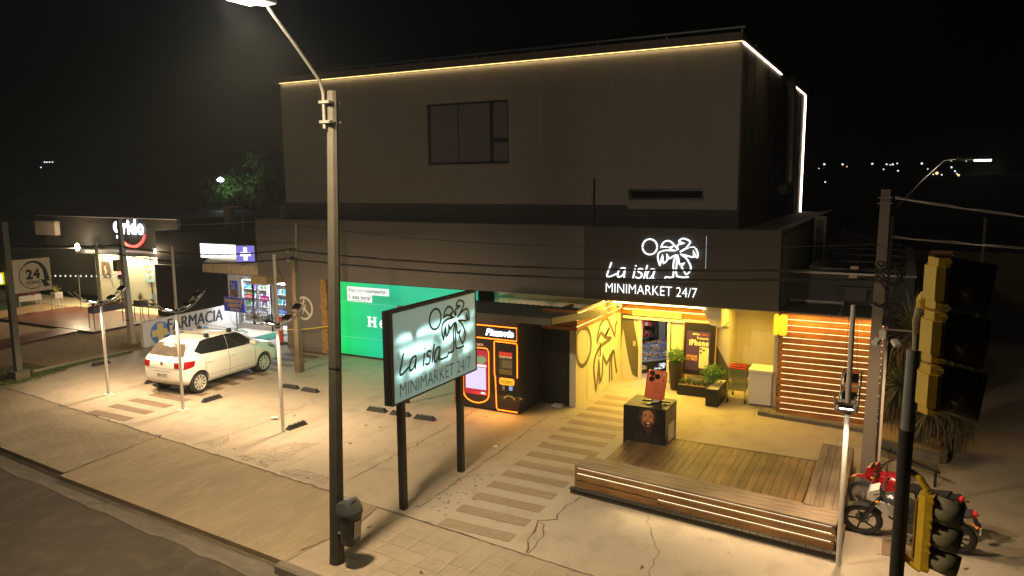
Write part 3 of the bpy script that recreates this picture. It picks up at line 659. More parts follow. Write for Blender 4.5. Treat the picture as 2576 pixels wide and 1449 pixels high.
def packets(name, label, x0, x1, y0, y1, rows, mats, seed, s=.07, cat='packets'):
    rn = random.Random(seed); root = thing(name, label, cat, ((x0+x1)/2, (y0+y1)/2, rows[0])); root['kind'] = 'stuff'
    mbs = [MB() for _ in mats]
    for z in rows:
        for j in range(2):
            x = x0; y_ = y0 + (y1-y0)*(j+.2)/2
            while x < x1-s:
                w_ = s*rn.uniform(.5, 1); h = s*rn.uniform(.8, 1.9)
                k = int((x-x0)/(x1-x0)*3+rn.random()*len(mats)) % len(mats)
                for q in range(max(1, int((y1-y0)/2/s))): mbs[k].box(x+.004, x+w_, y_+q*s, y_+q*s+s*.8, z, z+h)
                x += w_
    for mb, mt in zip(mbs, mats):
        if mb.v: mb.build('packet_rows', mt, root, True, kind='stuff')
def shelf(name, label, x0, x1, y0, y1, zs, m=black_m, back='x'):
    t = thing(name, label, 'shelf', ((x0+x1)/2, (y0+y1)/2, 0))
    for z in zs: MB().box(x0, x1, y0, y1, z-.02, z).build('shelf_board', m, t, True)
    MB().box(x0, x1, y1, y1+.03, 0, zs[-1]+.3).build('back_panel', m, t, True)
    for xx in (x0-.02, x1): MB().box(xx, xx+.02, y0, y1, 0, zs[-1]+.3).build('side_panel', m, t, True)
# counter inside the door: runs diagonally from left-front to right-back
ct = thing('sweets_counter', 'dark slanted sweets counter with white script just inside the door', 'counter', (-6.55,20.55,0))
Mr = Matrix.Translation((-6.75,20.45,0)) @ Matrix.Rotation(math.radians(50), 4, 'Z')
MB().box(0,1.9,0,.5,0,.35).xf(Mr).build('counter_base', black_m, ct, True)
MB().prism([(0,.35),(.55,.8),(.6,.8),(.6,.35)], lambda u, v, d: (d, u-.02, v), 0, 1.9).xf(Mr).build('sloped_tray', darksteel, ct, True)
mm = MB(); text(mm, 'Milka', lambda u, v, d: tuple(Mr @ Vector((u, -d, v))), .18,.42,.12,.26,0,.004,.02,.4); text(mm, 'Cadbury', lambda u, v, d: tuple(Mr @ Vector((u, -d, v))), 1.3,1.7,.12,.28,0,.004,.01,.4); mm.build('script_lettering', white_m, ct, True)
mm = island_logo(lambda u, v, d: tuple(Mr @ Vector((u, -d, v))), .7,.02,.16,.16,.012,0,.004); mm.build('logo', glow('counter_logo', (.8,.9,1), 1), ct, True)
rn = random.Random(4); root = thing('sweets', 'rows of purple, red and teal sweet packets on the slanted counter', 'sweets', (-6.4,20.9,.5)); root['kind'] = 'stuff'
mbs = [MB() for _ in PK]
for i in range(44):
    for j in range(9):
        if rn.random() < .12: continue
        u = .04+i*.042; v = .04+j*.06; z = .36+(v)*.82; k = [1,1,5,1,4,7,2,0,7,3][(i//5+j*3+int(rn.random()*2)) % 10]
        mbs[k].box(u, u+rn.uniform(.02,.038), v, v+.05, z, z+rn.uniform(.02,.05))
for mb, mt in zip(mbs, PK):
    if mb.v: mb.xf(Mr).build('packet_rows', mt, root, True, kind='stuff')
shelf('snack_shelf', 'black snack shelf against the back of the shop, right side of the door view', -6.35, -4.6, 22.3, 22.7, [.3,.65,1.0,1.35,1.7])
packets('snack_packets', 'blue and purple snack packets filling the back shelf', -6.35,-4.6,22.3,22.6,[.3,.65,1.0,1.35],[PK[4],PK[1],PK[7],PK[5],PK[1]],1,.12)
shelf('grocery_shelf', 'dark grocery shelf along the left behind the sweets counter', -8.0, -6.6, 21.9, 22.3, [.5,.85,1.2,1.55,1.9])
packets('grocery_packets', 'red, green and yellow grocery packets on the left shelf', -8.0,-6.6,21.9,22.2,[.5,.85,1.2,1.55],[PK[0],PK[2],PK[7],PK[3],PK[5],PK[0]],2,.1)
packets('counter_cans', 'red and yellow cans standing behind the sweets counter', -7.6,-6.75,21.3,21.6,[.9,1.15],[PK[0],PK[3],PK[0],PK[6]],3,.1)
MB().box(-7.7,-6.7,21.25,21.65,.1,.9).build('cans_stand', black_m, None); tag(bpy.data.objects['cans_stand'], 'black stand carrying the cans behind the sweets counter', 'stand')
# ------------------------------------------------------------ low side wing with solar panels
Wg = thing('side_wing', 'dark single storey wing to the right of the minimarket behind the pole', 'building', (-1,20,0))
WY = 20.15
MB().box(-2.54,.33,WY,WY+.3,0,3.3).box(.13,.33,WY+.3,29,0,3.3).build('wall', mat('wing_wall', (.055,.055,.055), .8, var=.15), Wg, True)
MB().box(-2.54,.13,WY+.3,29,3.0,3.1).build('roof', upper_dk, Wg, True)
MB().box(-2.54,.36,WY-.02,WY,3.28,3.33).box(.13,.36,WY,29,3.3,3.33).build('parapet_cap', steel, Wg, True)
MB().box(-1.35,-.55,WY-.2,WY,2.95,3.0).box(-1.2,-.7,WY-.14,WY,2.65,2.95).build('extractor', black_m, Wg, True)
pan = mat('solar_cell', (.01,.011,.016), .25, var=.2)
def solar(i, x0, y0, lb):
    t = thing('solar_panel', lb, 'solar panel', (x0,y0,3.3), 0, 'solar panels on the low roof')
    s = lambda x, y: 3.34+(y-20)*.02
    MB().prism([(0,0),(1.02,0),(1.02,1.65),(0,1.65)], lambda u, v, d: (x0+u, y0+v, s(0, y0+v)+d), 0, .03).build('panel_glass', pan, t, True)
    f = MB()
    for a, b_, c, d_ in ((0,1.02,-.02,.0),(0,1.02,1.65,1.67),(-.012,0,0,1.65),(1.02,1.032,0,1.65)): f.prism([(a,c),(b_,c),(b_,d_),(a,d_)], lambda u, v, d: (x0+u, y0+v, s(0, y0+v)+d), 0, .045)
    f.build('panel_frame', mat('panel_edge', (.12,.12,.12), .5, .4), t, True)
    MB().box(x0+.1,x0+.13,y0+.1,y0+.13,3.1,s(0,y0)).box(x0+.9,x0+.93,y0+1.4,y0+1.43,3.1,s(0,y0+1.4)).build('support', darksteel, t, True)
for r in range(4):
    for c in range(2):
        solar(0, -2.1+c*1.06, 20.55+r*1.72, 'dark solar panel on the low roof, %s row from the street, %s one' % (('first','second','third','fourth')[r], ('left','right')[c]))
# ------------------------------------------------------------ lean-to canopy left of the entrance
cn = thing('corrugated_canopy', 'green grey corrugated canopy roof over the vending machine', 'canopy', (-9,16,0))
m_ = MB(); x0, x1 = -11.2, -6.95; n_ = 90; v = []; f = []
for i in range(n_+1):
    x = x0+(x1-x0)*i/n_; dz = .012*math.sin(i*1.6)
    v += [(x, 15.05, 2.52+dz), (x, FY-.05, 2.2+dz)]
for i in range(n_): f.append((2*i, 2*i+1, 2*i+3, 2*i+2))
m_.add(v, f); m_.build('roof_sheet', mat('canopy_sheet', (.07,.095,.08), .5, .3, var=.2), cn, True)
MB().box(-11.2,-6.93,14.98,15.03,2.4,2.56).prism([(15.03,2.42),(FY-.03,2.08),(FY-.03,2.24),(15.03,2.58)], lambda u,v,d:(d,u,v), -6.94,-6.9).build('fascia_board', mat('canopy_board', (.11,.1,.08), .7), cn, True)
MB().box(-11.1,-11.02,15.1,15.18,0,2.4).build('post', darksteel, cn, True)

# ============================================================ NEIGHBOURS ON THE LEFT
GY = 22.0
g_ = thing('ice_cream_shop', 'black corrugated shop with glowing white lettering over a red smile, left of the pharmacy', 'building', (-31,22,0))
def corr(mb, x0, x1, z0, z1, Y, p=.11, a=.018):
    n = int((x1-x0)/p*4); v = []; f = []
    for i in range(n+1):
        x = x0+(x1-x0)*i/n; y = Y-a*math.sin(i*math.pi/2)
        v += [(x, y, z0), (x, y, z1)]
    mb.add(v, [(2*i, 2*i+1, 2*i+3, 2*i+2) for i in range(n)])
m_ = MB(); corr(m_, -37.9, -28.13, 2.72, 4.12, GY-.05); m_.build('fascia', mat('dark_corrugated', (.032,.03,.029), .45, .5, var=.15), g_, True)
m_ = MB(); m_.box(-37.9,-28.1,GY,GY+.1,2.72,4.14); m_.box(-28.12,-28.02,GY,34,0,4.13); m_.box(-37.9,-28.12,GY+.1,34,4.0,4.06); m_.build('side_wall', blackcor, g_, True)
m_ = MB(); m_.tube([(-38.4,GY-.1,4.17),(-28.1,GY-.1,4.13)], .02, 6); m_.build('roof_edge', steel, g_, True)
m_ = MB(); m_.box(-34.4,-28.4,GY-.75,GY,2.6,2.66); m_.build('canopy', white_m, g_, True)
m_ = MB(); m_.box(-34.4,-28.4,GY-.8,GY-.75,2.5,2.66); m_.build('canopy_edge', black_m, g_, True)
glassy = mat('frosted_shopfront', (.42,.42,.33), .3, var=.08, scale=1)
m_ = MB(); m_.box(-34.15,-28.2,GY+.02,GY+.05,.12,2.5); m_.build('shopfront_glass', glassy, g_, True)
m_ = MB()
for x in (-34.15,-32.42,-30.22,-28.25): m_.box(x, x+.04, GY-.02, GY+.02, .1, 2.5)
m_.box(-34.15,-28.2,GY-.02,GY+.02,0,.12); m_.build('shopfront_frame', darksteel, g_, True)
m_ = MB(); m_.box(-34.2,-34.1,GY-.01,30,0,2.6); m_.build('wall', wallbrown, g_, True)
for nm, u0, u1, v0, v1, cc in (('poster',-33.72,-33.1,1.32,2.05,(.09,.055,.04)),('poster',-32.66,-32.28,1.42,2.1,(.6,.25,.3)),('poster',-30.56,-29.93,1.25,2.12,(.25,.42,.5)),('notice',-30.2,-29.95,.45,.7,(.1,.2,.4)),('notice',-29.04,-28.87,.55,.76,(.45,.1,.12)),('notice',-29.35,-29.17,.6,.74,(.7,.7,.72)),('notice',-29.45,-29.19,1.48,1.6,(.5,.05,.06))):
    m_ = MB(); rect(m_, PY(GY-.03), u0, u1, v0, v1); m_.build(nm, mat('print_%d' % int(cc[0]*900+cc[2]*90), cc, .6, var=.15, scale=4), g_, True)
m_ = MB(); f_ = PY(GY-.035)
m_.ribbon([(-30.3+.17*math.cos(a*.5), 1.85+.15*math.sin(a*.5)) for a in range(13)], .1, f_, 0, .006); m_.ribbon([(-30.15,1.55),(-30.25,1.45),(-30.3,1.4)], .12, f_, 0, .006); m_.build('poster_print', mat('cookie', (.5,.2,.06), .6), g_, True)
m_ = MB(); m_.ribbon([(-33.4,1.85),(-33.48,1.7),(-33.35,1.6),(-33.45,1.45)], .1, PY(GY-.035), 0, .006); m_.build('poster_print', mat('cream_print', (.4,.33,.25), .6), g_, True)
m_ = MB()
for x in (-32.95,-29.77): m_.tube([(x,GY-.06,.8),(x,GY-.06,1.4)], .02, 6)
m_.build('door_handles', steel, g_, True)
gl = glow('shop_sign_white', (.85,.93,1), 6)
m_ = MB(); fs = PY(GY-.12)
text(m_, 'rido', fs, -31.74,-30.23,3.40,4.1,0,.06,.05); 
m_.ribbon([(-32.12+.19*math.cos(a*.5), 3.72+.2*math.sin(a*.5)) for a in range(13)], .12, fs, 0, .06)
m_.ribbon([(-31.95,3.9),(-31.95,3.4),(-32.03,3.25),(-32.2,3.28)], .12, fs, 0, .055); m_.build('sign_lettering', gl, g_, True)
m_ = MB(); m_.ribbon([(-31.15+.93*math.cos(a), 3.62+.78*math.sin(a)) for a in [math.radians(185+k*10) for k in range(17)]], .13, PY(GY-.1), 0, .05); m_.build('sign_smile', glow('smile_red', (1,.03,.04), 1.6), g_, True)
lamp('shop_sign_light', 'POINT', (-31,GY-.5,3.5), 12, (.9,.95,1), size=.3)
lamp('canopy_light', 'AREA', (-31.2,GY-.3,2.55), 300, (1,.85,.5), to=(0,.35,-1), sx=5.2, sy=.2)
for i, (x, lb, P) in enumerate(((-33.9,'glaring warm floodlight at the left end of the ice cream shop canopy',150),(-28.45,'small bright floodlight at the right end of the ice cream shop canopy',60))):
    t = thing('wall_floodlight', lb, 'floodlight', (x,GY-.9,2.8), 0, 'floodlights on the ice cream shop')
    MB().bev(x-.12,x+.12,GY-.98,GY-.8,2.72,2.9,.02).build('housing', darksteel, t, True)
    MB().lathe([(.0,-.03),(.17-.08*i,-.02),(.17-.08*i,0)], (x,GY-.99,2.8), 12, 'y').build('lens', glow('flood_hot', (1,.85,.6), 60), t, True)
    MB().box(x-.02,x+.02,GY-.82,GY-.06,2.68,2.72).build('bracket', darksteel, t, True)
    lamp('flood', 'POINT', (x,GY-1.25,2.8), P*(2.6 if i == 0 else 5), (1,.74,.42), size=.12)
MB().box(-38.35,-36.7,GY-.3,GY,3.22,3.9).build('board_tmp', pale_pole); bb = bpy.data.objects['board_tmp']; bb.name = 'ventilation_box'; tag(bb, 'pale slatted metal box standing on the roof left of the shop lettering', 'vent')
tk = thing('water_tank', 'pale round water tank on a dark roof, far left', 'tank', (-63.4,35,3.6))
MB().lathe([(.95,3.65),(1.0,3.7),(1.0,4.8),(.7,5.0),(.2,5.05)], (-63.4,35,0), 18).build('tank_body', mat('tank_plastic', (.12,.13,.13), .6), tk, True, smooth=True)
MB().lathe([(.2,5.05),(.2,5.15)], (-63.4,35,0), 12).build('lid', darksteel, tk, True)
MB().box(-66,-58,33,40,0,3.65).build('dark_house', mat('dark_render', (.03,.03,.028), .9)); tag(bpy.data.objects['dark_house'], 'dark flat roofed house under the water tank', 'house')
MB().box(-58,-38.2,26,40,0,3.0).build('far_warehouse', mat('warehouse_wall', (.05,.048,.04), .9)); tag(bpy.data.objects['far_warehouse'], 'low dark warehouse wall behind the lawn at the far left', 'building')
wl_ = thing('perimeter_wall', 'long dim grey wall behind the lawn and the string lights', 'wall', (-45,21.5,0))
MB().box(-75,-34.3,23.6,23.8,0,2.3).build('wall_panel', mat('perimeter_render', (.1,.1,.075), .9, var=.2), wl_, True)
# string of bulbs
sl = thing('string_lights', 'string of small round bulbs hanging behind the planters', 'string lights', (-32.5,20,1.7))
P = [(-34.9,20,1.72)]+[(-34.5+i*.38, 20, 1.58+.018*i) for i in range(13)]+[(-29.0,20,2.1),(-27.8,20,2.3)]
m_ = MB(); m_.tube(P, .008, 4); m_.build('cable', black_m, sl, True)
for p in P[1:-1]: MB().lathe([(.005,-.06),(.035,-.04),(.035,0),(.01,.03)], (p[0],p[1],p[2]-.03), 8).build('bulb', glow('bulb_pale', (.9,.9,.8), .8), sl, True)
MB().tube([(-32.4,20,0),(-32.4,20,1.7)], .02, 6).build('support_pole', steel, sl, True)
# planters of the ice cream shop
def planter(lb, x0, x1, y0, y1, zt, h, m, fl, seed, n=260, spiky=False):
    t = thing('planter', lb, 'planter', ((x0+x1)/2,(y0+y1)/2,0), 0, 'planters of the ice cream shop')
    MB().bev(x0,x1,y0,y1,zt-h,zt,.008).build('trough', m, t, True)
    MB().box(x0+.02,x1-.02,y0+.02,y1-.02,zt-.02,zt+.004).build('soil', dirt_m, t, True)
    for x in (x0+.015, x1-.015):
        for y in (y0+.015, y1-.015): MB().box(x-.012,x+.012,y-.012,y+.012,0.0,zt-h).build('leg', m, t, True)
    f_ = MB(); f_.box(x0,x1,y0,y0+.02,.05,.07); f_.box(x0,x1,y1-.02,y1,.05,.07); f_.box(x0,x0+.02,y0+.02,y1-.02,.05,.07); f_.box(x1-.02,x1,y0+.02,y1-.02,.05,.07); f_.build('base_frame', m, t, True)
    rn = random.Random(seed); L = MB()
    for i in range(n):
        x = rn.uniform(x0+.03,x1-.03); y = rn.uniform(y0+.02,y1-.02); a = rn.uniform(0,6.28)
        if spiky:
            cx, cy = (x0+x1)/2, (y0+y1)/2; ln = rn.uniform(.25,.42); el = rn.uniform(.5,1.45)
            e = (cx+math.cos(a)*math.cos(el)*ln, cy+math.sin(a)*math.cos(el)*ln, zt+math.sin(el)*ln)
            L.add([(cx-math.sin(a)*.012,cy+math.cos(a)*.012,zt),(cx+math.sin(a)*.012,cy-math.cos(a)*.012,zt),e], [(0,1,2)])
        else:
            z = zt+rn.uniform(-.04,.16); s = .05; ox = rn.gauss(0,.03)
            L.add([(x+ox+math.cos(a)*s,y+math.sin(a)*s,z),(x+ox-math.sin(a)*s*.6,y+math.cos(a)*s*.6,z+.03),(x+ox-math.cos(a)*s,y-math.sin(a)*s-.03,z-rn.uniform(0,.05)),(x+ox+math.sin(a)*s*.6,y-math.cos(a)*s*.6,z)], [(0,1,2,3)])
    L.build('foliage', fl, t, True)
gp_ = mat('planter_grey', (.12,.12,.125), .6)
planter('long dark grey planter with red flowers on the red deck beside the pole', -27.95,-27.6,17.5,18.95,.93,.24, gp_, red_m, 1)
planter('long white planter with red flowers at the far left edge of the red deck', -33.9,-33.5,18.0,18.95,.9,.24, white_m, red_m, 2)
planter('tall grey planter with a spiky pale plant in front of the shop window', -27.95,-27.55,19.45,19.85,.92,.26, gp_, mat('spiky_leaf', (.3,.3,.07), .6, var=.3), 3, 60, True)
planter('tall white planter with a spiky pale plant behind the red deck', -33.95,-33.6,19.6,19.95,.85,.26, white_m, MC['spiky_leaf'], 4, 60, True)
# ------------------------------------------------------------ PHARMACY
ph = thing('pharmacy_building', 'white pharmacy with barred lit shop window and scalloped awning', 'building', (-21.6,20.6,0))
PYY = 20.6
m_ = MB(); m_.box(-23.65,-21.2,PYY,PYY+.12,0,.22); m_.box(-23.65,-22.95,PYY,PYY+.12,.22,2.3); m_.box(-22.95,-19.3,PYY,PYY+.12,2.0,2.3); m_.box(-21.32,-21.18,PYY,PYY+.12,.22,2.0); m_.build('wall', white_m, ph, True)
m_ = MB(); m_.box(-28.0,-19.86,PYY+.14,31,2.3,3.7); m_.box(-28.0,-23.65,PYY+.0,PYY+.13,0,2.3); m_.box(-19.3,-18.7,PYY-.2,PYY+.3,0,2.3); m_.build('upper_wall', blackcor, ph, True)
m_ = MB(); m_.box(-24.9,-19.9,21.9,22.0,0,2.3); m_.box(-24.9,-19.4,PYY+.12,21.9,0,.02); m_.box(-19.5,-19.4,PYY+.3,22.6,0,2.3); m_.build('inner_wall', white_m, ph, True)
for x0, x1, z0 in ((-22.93,-22.1,.25),(-22.06,-21.34,.25),(-21.16,-20.3,.05),(-20.26,-19.35,.05)):
    m_ = MB(); t = .035
    m_.box(x0,x1,PYY+.02,PYY+.06,z0,z0+t); m_.box(x0,x1,PYY+.02,PYY+.06,1.95,1.985); m_.box(x0,x0+t,PYY+.02,PYY+.06,z0+t,1.95); m_.box(x1-t,x1,PYY+.02,PYY+.06,z0+t,1.95)
    fr = m_.build('window' if z0 > .1 else 'door', white_m, ph, True)
m_ = MB()
for i in range(21): m_.box(-22.92+i*.075,-22.905+i*.075,PYY-.05,PYY-.035,.2,2.02)
for i in range(23): m_.box(-21.14+i*.075,-21.125+i*.075,PYY-.05,PYY-.035,.05,2.0)
m_.box(-22.95,-19.4,PYY-.055,PYY-.035,1.2,1.215); m_.box(-22.95,-19.4,PYY-.055,PYY-.035,.5,.515); m_.box(-22.25,-22.18,PYY-.09,PYY-.055,.2,2.1); m_.box(-21.3,-21.25,PYY-.09,PYY-.055,0,2.05); m_.build('window_bars', black_m, ph, True)
lamp('pharmacy_light', 'AREA', (-22.0,21.05,2.25), 330, (.86,.94,1), to=(0,.15,-1), sx=3.2, sy=.7)
lamp('pharmacy_window_light', 'AREA', (-21.8,20.45,1.3), 110, (.85,.93,1), to=(0,-1,-.25), sx=2.4, sy=1.3)
shelf('pharmacy_shelf', 'white pharmacy shelf behind the barred window', -23.7,-22.35,21.35,21.6,[.4,.75,1.1,1.45,1.8], white_m)
packets('pharmacy_boxes', 'rows of small white, green and violet boxes behind the barred window', -23.7,-22.35,21.35,21.55,[.4,.75,1.1,1.45],[PK[5],PK[2],PK[4],PK[1],PK[5],PK[6],PK[3]],8,.1)
shelf('pharmacy_rack', 'white pharmacy rack behind the barred door', -22.25,-19.7,21.4,21.65,[.5,.9,1.3,1.7], white_m)
packets('pharmacy_goods', 'pale and teal goods on the rack behind the barred door', -22.25,-19.7,21.4,21.6,[.5,.9,1.3],[PK[5],PK[6],PK[5],PK[4]],9,.12)
dp = thing('window_plant', 'green bushy plant on the floor behind the pharmacy window', 'plant', (-21.9,20.95,0)); rn = random.Random(9); L = MB()
for i in range(260):
    a = rn.uniform(0,6.28); r_ = abs(rn.gauss(0,.17)); z = .25+abs(rn.gauss(0,.18)); x, y = -21.9+math.cos(a)*r_*1.6, 20.95+math.sin(a)*r_*.6; s = .05
    L.add([(x-s,y,z),(x,y-s*.4,z+s*.5),(x+s,y,z-.01),(x,y+s*.4,z-s*.3)], [(0,1,2,3)])
L.build('foliage', leaf_m, dp, True); MB().lathe([(.14,.02),(.18,.3)], (-21.9,20.95,0), 12).build('pot', mat('terracotta', (.3,.12,.06), .8), dp, True)
for nm, lb, x0, x1, z0, z1, tx, cc, tc in (('neon_sign','small red lit sign with white letters in the pharmacy window, left one',-22.72,-22.25,1.19,1.38,'ENTREGA',(1,.02,.06),(1,.8,.8)),('neon_sign','small violet and red lit open sign in the pharmacy window, right one',-21.88,-21.42,1.15,1.35,'Abierto',(.9,.02,.25),(.8,.7,1))):
    t = thing(nm, lb, 'sign', ((x0+x1)/2,PYY+.1,z0), 0, 'lit signs in the pharmacy window')
    MB().box(x0,x1,PYY-.03,PYY-.01,z0,z1).build('panel', glow('neon_panel_'+tx.lower(), cc, .7), t, True)
    m_ = MB(); text(m_, tx, PY(PYY-.03), x0+.05,x1-.05,z0+.05,z1-.05,0,.006,.02); m_.build('lettering', glow('neon_text_'+tx.lower(), tc, 1.4), t, True)
# light box, blade sign and awning
lb_ = thing('light_box', 'long glaring white light box above the pharmacy awning', 'sign', (-23,PYY,3))
MB().box(-24.9,-22.0,PYY-.2,PYY+.14,2.72,3.32).build('cabinet', white_m, lb_, True)
MB().box(-24.86,-22.04,PYY-.21,PYY-.2,2.75,3.29).build('face', glow('lightbox_white', (.9,.94,1), 3), lb_, True)
lamp('light_box_light', 'AREA', (-23.4,PYY-.3,3.0), 14, (.85,.92,1), to=(0,-1,-.3), sx=2.8, sy=.5)
bs = thing('blade_sign', 'violet box sign with a white cross sticking out over the awning', 'sign', (-21.5,19.6,3))
M2 = Matrix.Translation((-21.62,19.72,3.06)) @ Matrix.Rotation(math.radians(25), 4, 'Z')
MB().box(-.36,.36,.0,.2,-.32,.32).xf(M2).build('cabinet', mat('aged_cream', (.4,.33,.2), .7), bs, True)
MB().box(-.34,.34,-.01,0,-.3,.3).xf(M2).build('face', glow('blade_violet', (.22,.2,.75), .9), bs, True)
MB().prism([(-.07,-.24),(.07,-.24),(.07,-.08),(.2,-.08),(.2,.06),(.07,.06),(.07,.24),(-.07,.24),(-.07,.06),(-.2,.06),(-.2,-.08),(-.07,-.08)], lambda u, v, d: (u, -.01-d, v), 0, .008).xf(M2).build('cross', glow('cross_white', (.8,.85,1), 1.8), bs, True)
m_ = MB()
for z in (-.34,.32): m_.box(-.38,.38,-.03,.22,z,z+.02)
m_.xf(M2); m_.build('frame', darksteel, bs, True)
aw = thing('awning', 'dirty cream fabric awning with a scalloped edge over the pharmacy window', 'awning', (-22,19.6,2.5))
awm = mat('awning_canvas', (.72,.6,.4), .9, var=.35, scale=5); v = []; f = []; n_ = 120
x0, x1 = -23.9, -20.75
for i in range(n_+1):
    x = x0+(x1-x0)*i/n_; zs = 2.31-.012-.035*abs(math.sin(i*math.pi/7.5)); wv = .008*math.sin(i*.9)
    v += [(x,PYY-.3,2.84),(x,PYY-.7+wv,2.76),(x,PYY-.93+wv,2.62),(x,PYY-.97+wv,zs)]
for i in range(n_):
    for k in range(3): f.append((4*i+k,4*i+k+1,4*i+k+5,4*i+k+4))
m_ = MB(); m_.add(v, f); m_.build('canvas', awm, aw, True)
m_ = MB(); m_.box(x0,x1,PYY-.25,PYY,2.66,2.8); m_.build('awning_case', mat('rusty_cream', (.35,.28,.18), .8, var=.5, scale=12), aw, True)
m_ = MB(); v = []
for i in range(n_+1):
    x = x0+(x1-x0)*i/n_; v.append((x,PYY-.985+.008*math.sin(i*.9),2.298-.035*abs(math.sin(i*math.pi/7.5))))
m_.tube(v, .012, 5); m_.build('edge_trim', navy, aw, True)
m_ = MB(); m_.box(-21.2,-20.4,19.5,20.55,1.98,2.3); tag(m_.build('beige_canopy', mat('beige_canvas', (.5,.4,.2), .9)), 'small beige canopy over the pharmacy door beside the brown wall', 'canopy')
# pharmacy low wall with painted lettering
WX = -23.1
lw = thing('painted_wall', 'low white wall painted with a yellow cross and dark pharmacy lettering', 'wall', (WX,18.3,0))
m_ = MB(); m_.prism([(16.35,0),(20.55,0),(20.55,.98),(20.3,.97),(16.75,.92),(16.35,.88)], lambda u, v, d: (WX-.16+d, u, v), 0, .16); m_.build('wall_panel', mat('whitewash', (.62,.6,.56), .85, var=.08, scale=3), lw, True)
fx = PX(WX)
m_ = MB(); n = 24; m_.prism([(17.03+.40*math.cos(6.2832*k/n), .44+.40*math.sin(6.2832*k/n)) for k in range(n)], fx, 0, .003); m_.build('blue_disc', mat('paint_blue', (.06,.2,.55), .8, var=.15), lw, True)
a, b2 = .12, .34
m_ = MB(); m_.prism([(17.03+u,.44+v) for u, v in ((-a,-b2),(a,-b2),(a,-a),(b2,-a),(b2,a),(a,a),(a,b2),(-a,b2),(-a,a),(-b2,a),(-b2,-a),(-a,-a))], fx, .003, .006); m_.build('yellow_cross', mat('paint_yellow', (.68,.52,.18), .8), lw, True)
m_ = MB(); text(m_, 'FARMACIA', fx, 17.3, 19.74, .44, .88, .002, .006, 0, .12); text(m_, 'FARMACIA', fx, 17.335, 19.775, .44, .88, .003, .008, 0, .12); text(m_, 'FARMACIA', fx, 17.318, 19.757, .432, .872, .003, .010, 0, .12); m_.build('dark_lettering', mat('paint_black', (.03,.03,.04), .7), lw, True)
m_ = MB()
for k_ in range(3): text(m_, 'La 26', fx, 17.85+.016*k_, 19.05+.016*k_, .1+.006*k_, .42+.006*k_, .002, .006+.002*k_, 0, .1); m_.build('blue_lettering', mat('paint_blue2', (.05,.25,.6), .7), lw, True)
m_ = MB()
for i in range(16): m_.box(WX-.09,WX-.08,16.5+i*.26,16.51+i*.26,.9,1.04)
m_.build('fence_spikes', darksteel, lw, True)
# standing sign
ss = thing('standing_sign', 'blue pharmacy open sign with yellow lettering on a green scrolled stand', 'sign', (-22.35,19.75,0))
fs = PY(19.6)
MB().box(-22.79,-21.69,19.6,19.63,.84,1.40).build('board', mat('sign_blue', (.05,.06,.6), .5), ss, True)
m_ = MB(); text(m_, 'FARMACIA', fs, -22.72,-21.99,1.19,1.33,0,.006,.05); text(m_, 'ABIERTO', fs, -22.6,-21.85,1.03,1.15,0,.006,.04); text(m_, '24 Hrs', fs, -22.45,-21.95,.89,1.0,0,.006,.04); m_.ribbon([(-21.85+.085*math.cos(k*.52), 1.26+.085*math.sin(k*.52)) for k in range(12)], .02, fs, 0, .006, True); rect(m_, fs, -21.89,-21.81,1.245,1.275,0,.006); rect(m_, fs, -21.865,-21.835,1.22,1.3,.001,.007); m_.build('lettering', mat('sign_yellow', (.85,.6,.04), .5), ss, True)
gs_ = mat('stand_green', (.04,.12,.05), .5)
m_ = MB(); m_.tube([(-22.25,19.7,.02),(-22.25,19.7,.9)], .022, 6); c = [(-22.25+.4*math.cos(k*.4),19.7+.32*math.sin(k*.4),.02) for k in range(16)]; m_.tube(c, .014, 5, True)
for k in range(3): a = k*2.1+.5; m_.tube([(-22.25,19.7,.22),(-22.25+.4*math.cos(a),19.7+.32*math.sin(a),.02)], .012, 5)
m_.build('stand', gs_, ss, True)
m_ = MB()
for s_ in (-1, 1):
    m_.tube([(-22.25+s_*u,19.66,v) for u, v in ((.02,.32),(.2,.4),(.32,.6),(.3,.76),(.2,.74),(.22,.64))], .009, 5)
    m_.tube([(-22.25+s_*u,19.62,v) for u, v in ((.02,1.4),(.12,1.5),(.3,1.46),(.42,1.4),(.4,1.46))], .009, 5)
m_.build('scrollwork', darksteel, ss, True)
vb = thing('wall_banner', 'narrow blue and brown vertical sign on the pharmacy corner', 'sign', (-23.3,20.55,1.3))
MB().box(-23.5,-23.1,20.55,20.59,1.5,1.86).build('blue_panel', mat('panel_blue', (.03,.12,.5), .5), vb, True); MB().box(-23.5,-23.1,20.55,20.59,1.1,1.49).build('brown_panel', mat('panel_brown', (.2,.12,.06), .6), vb, True)
m_ = MB(); text(m_, 'La', PY(20.55), -23.42,-23.2,1.7,1.82,0,.005,.01); text(m_, '26', PY(20.55), -23.42,-23.2,1.54,1.66,0,.005,.01); m_.build('lettering', white_m, vb, True)
MB().bev(-21.05,-20.2,19.3,20.35,.004,.02,.006).build('door_mat', mat('mat_green', (.0,.14,.08), .95, var=.2, scale=30, bump=.5)); tag(bpy.data.objects['door_mat'], 'green door mat in front of the pharmacy door', 'mat')
dn = thing('traffic_delineator', 'red and white striped plastic post with a black base near the pharmacy door', 'delineator', (-19.3,19.02,0))
MB().lathe([(.075,.03),(.068,.5),(.066,.78),(.062,1.0)], (-19.3,19.02,0), 14).build('red_post', mat('delineator_red', (.7,.03,.02), .5), dn, True, smooth=True)
MB().lathe([(.073,.5),(.071,.78)], (-19.3,19.02,0), 14).build('white_band', white_m, dn, True, smooth=True)
MB().lathe([(.22,0),(.2,.05),(.1,.07)], (-19.3,19.02,0), 14).build('base', rubber, dn, True)
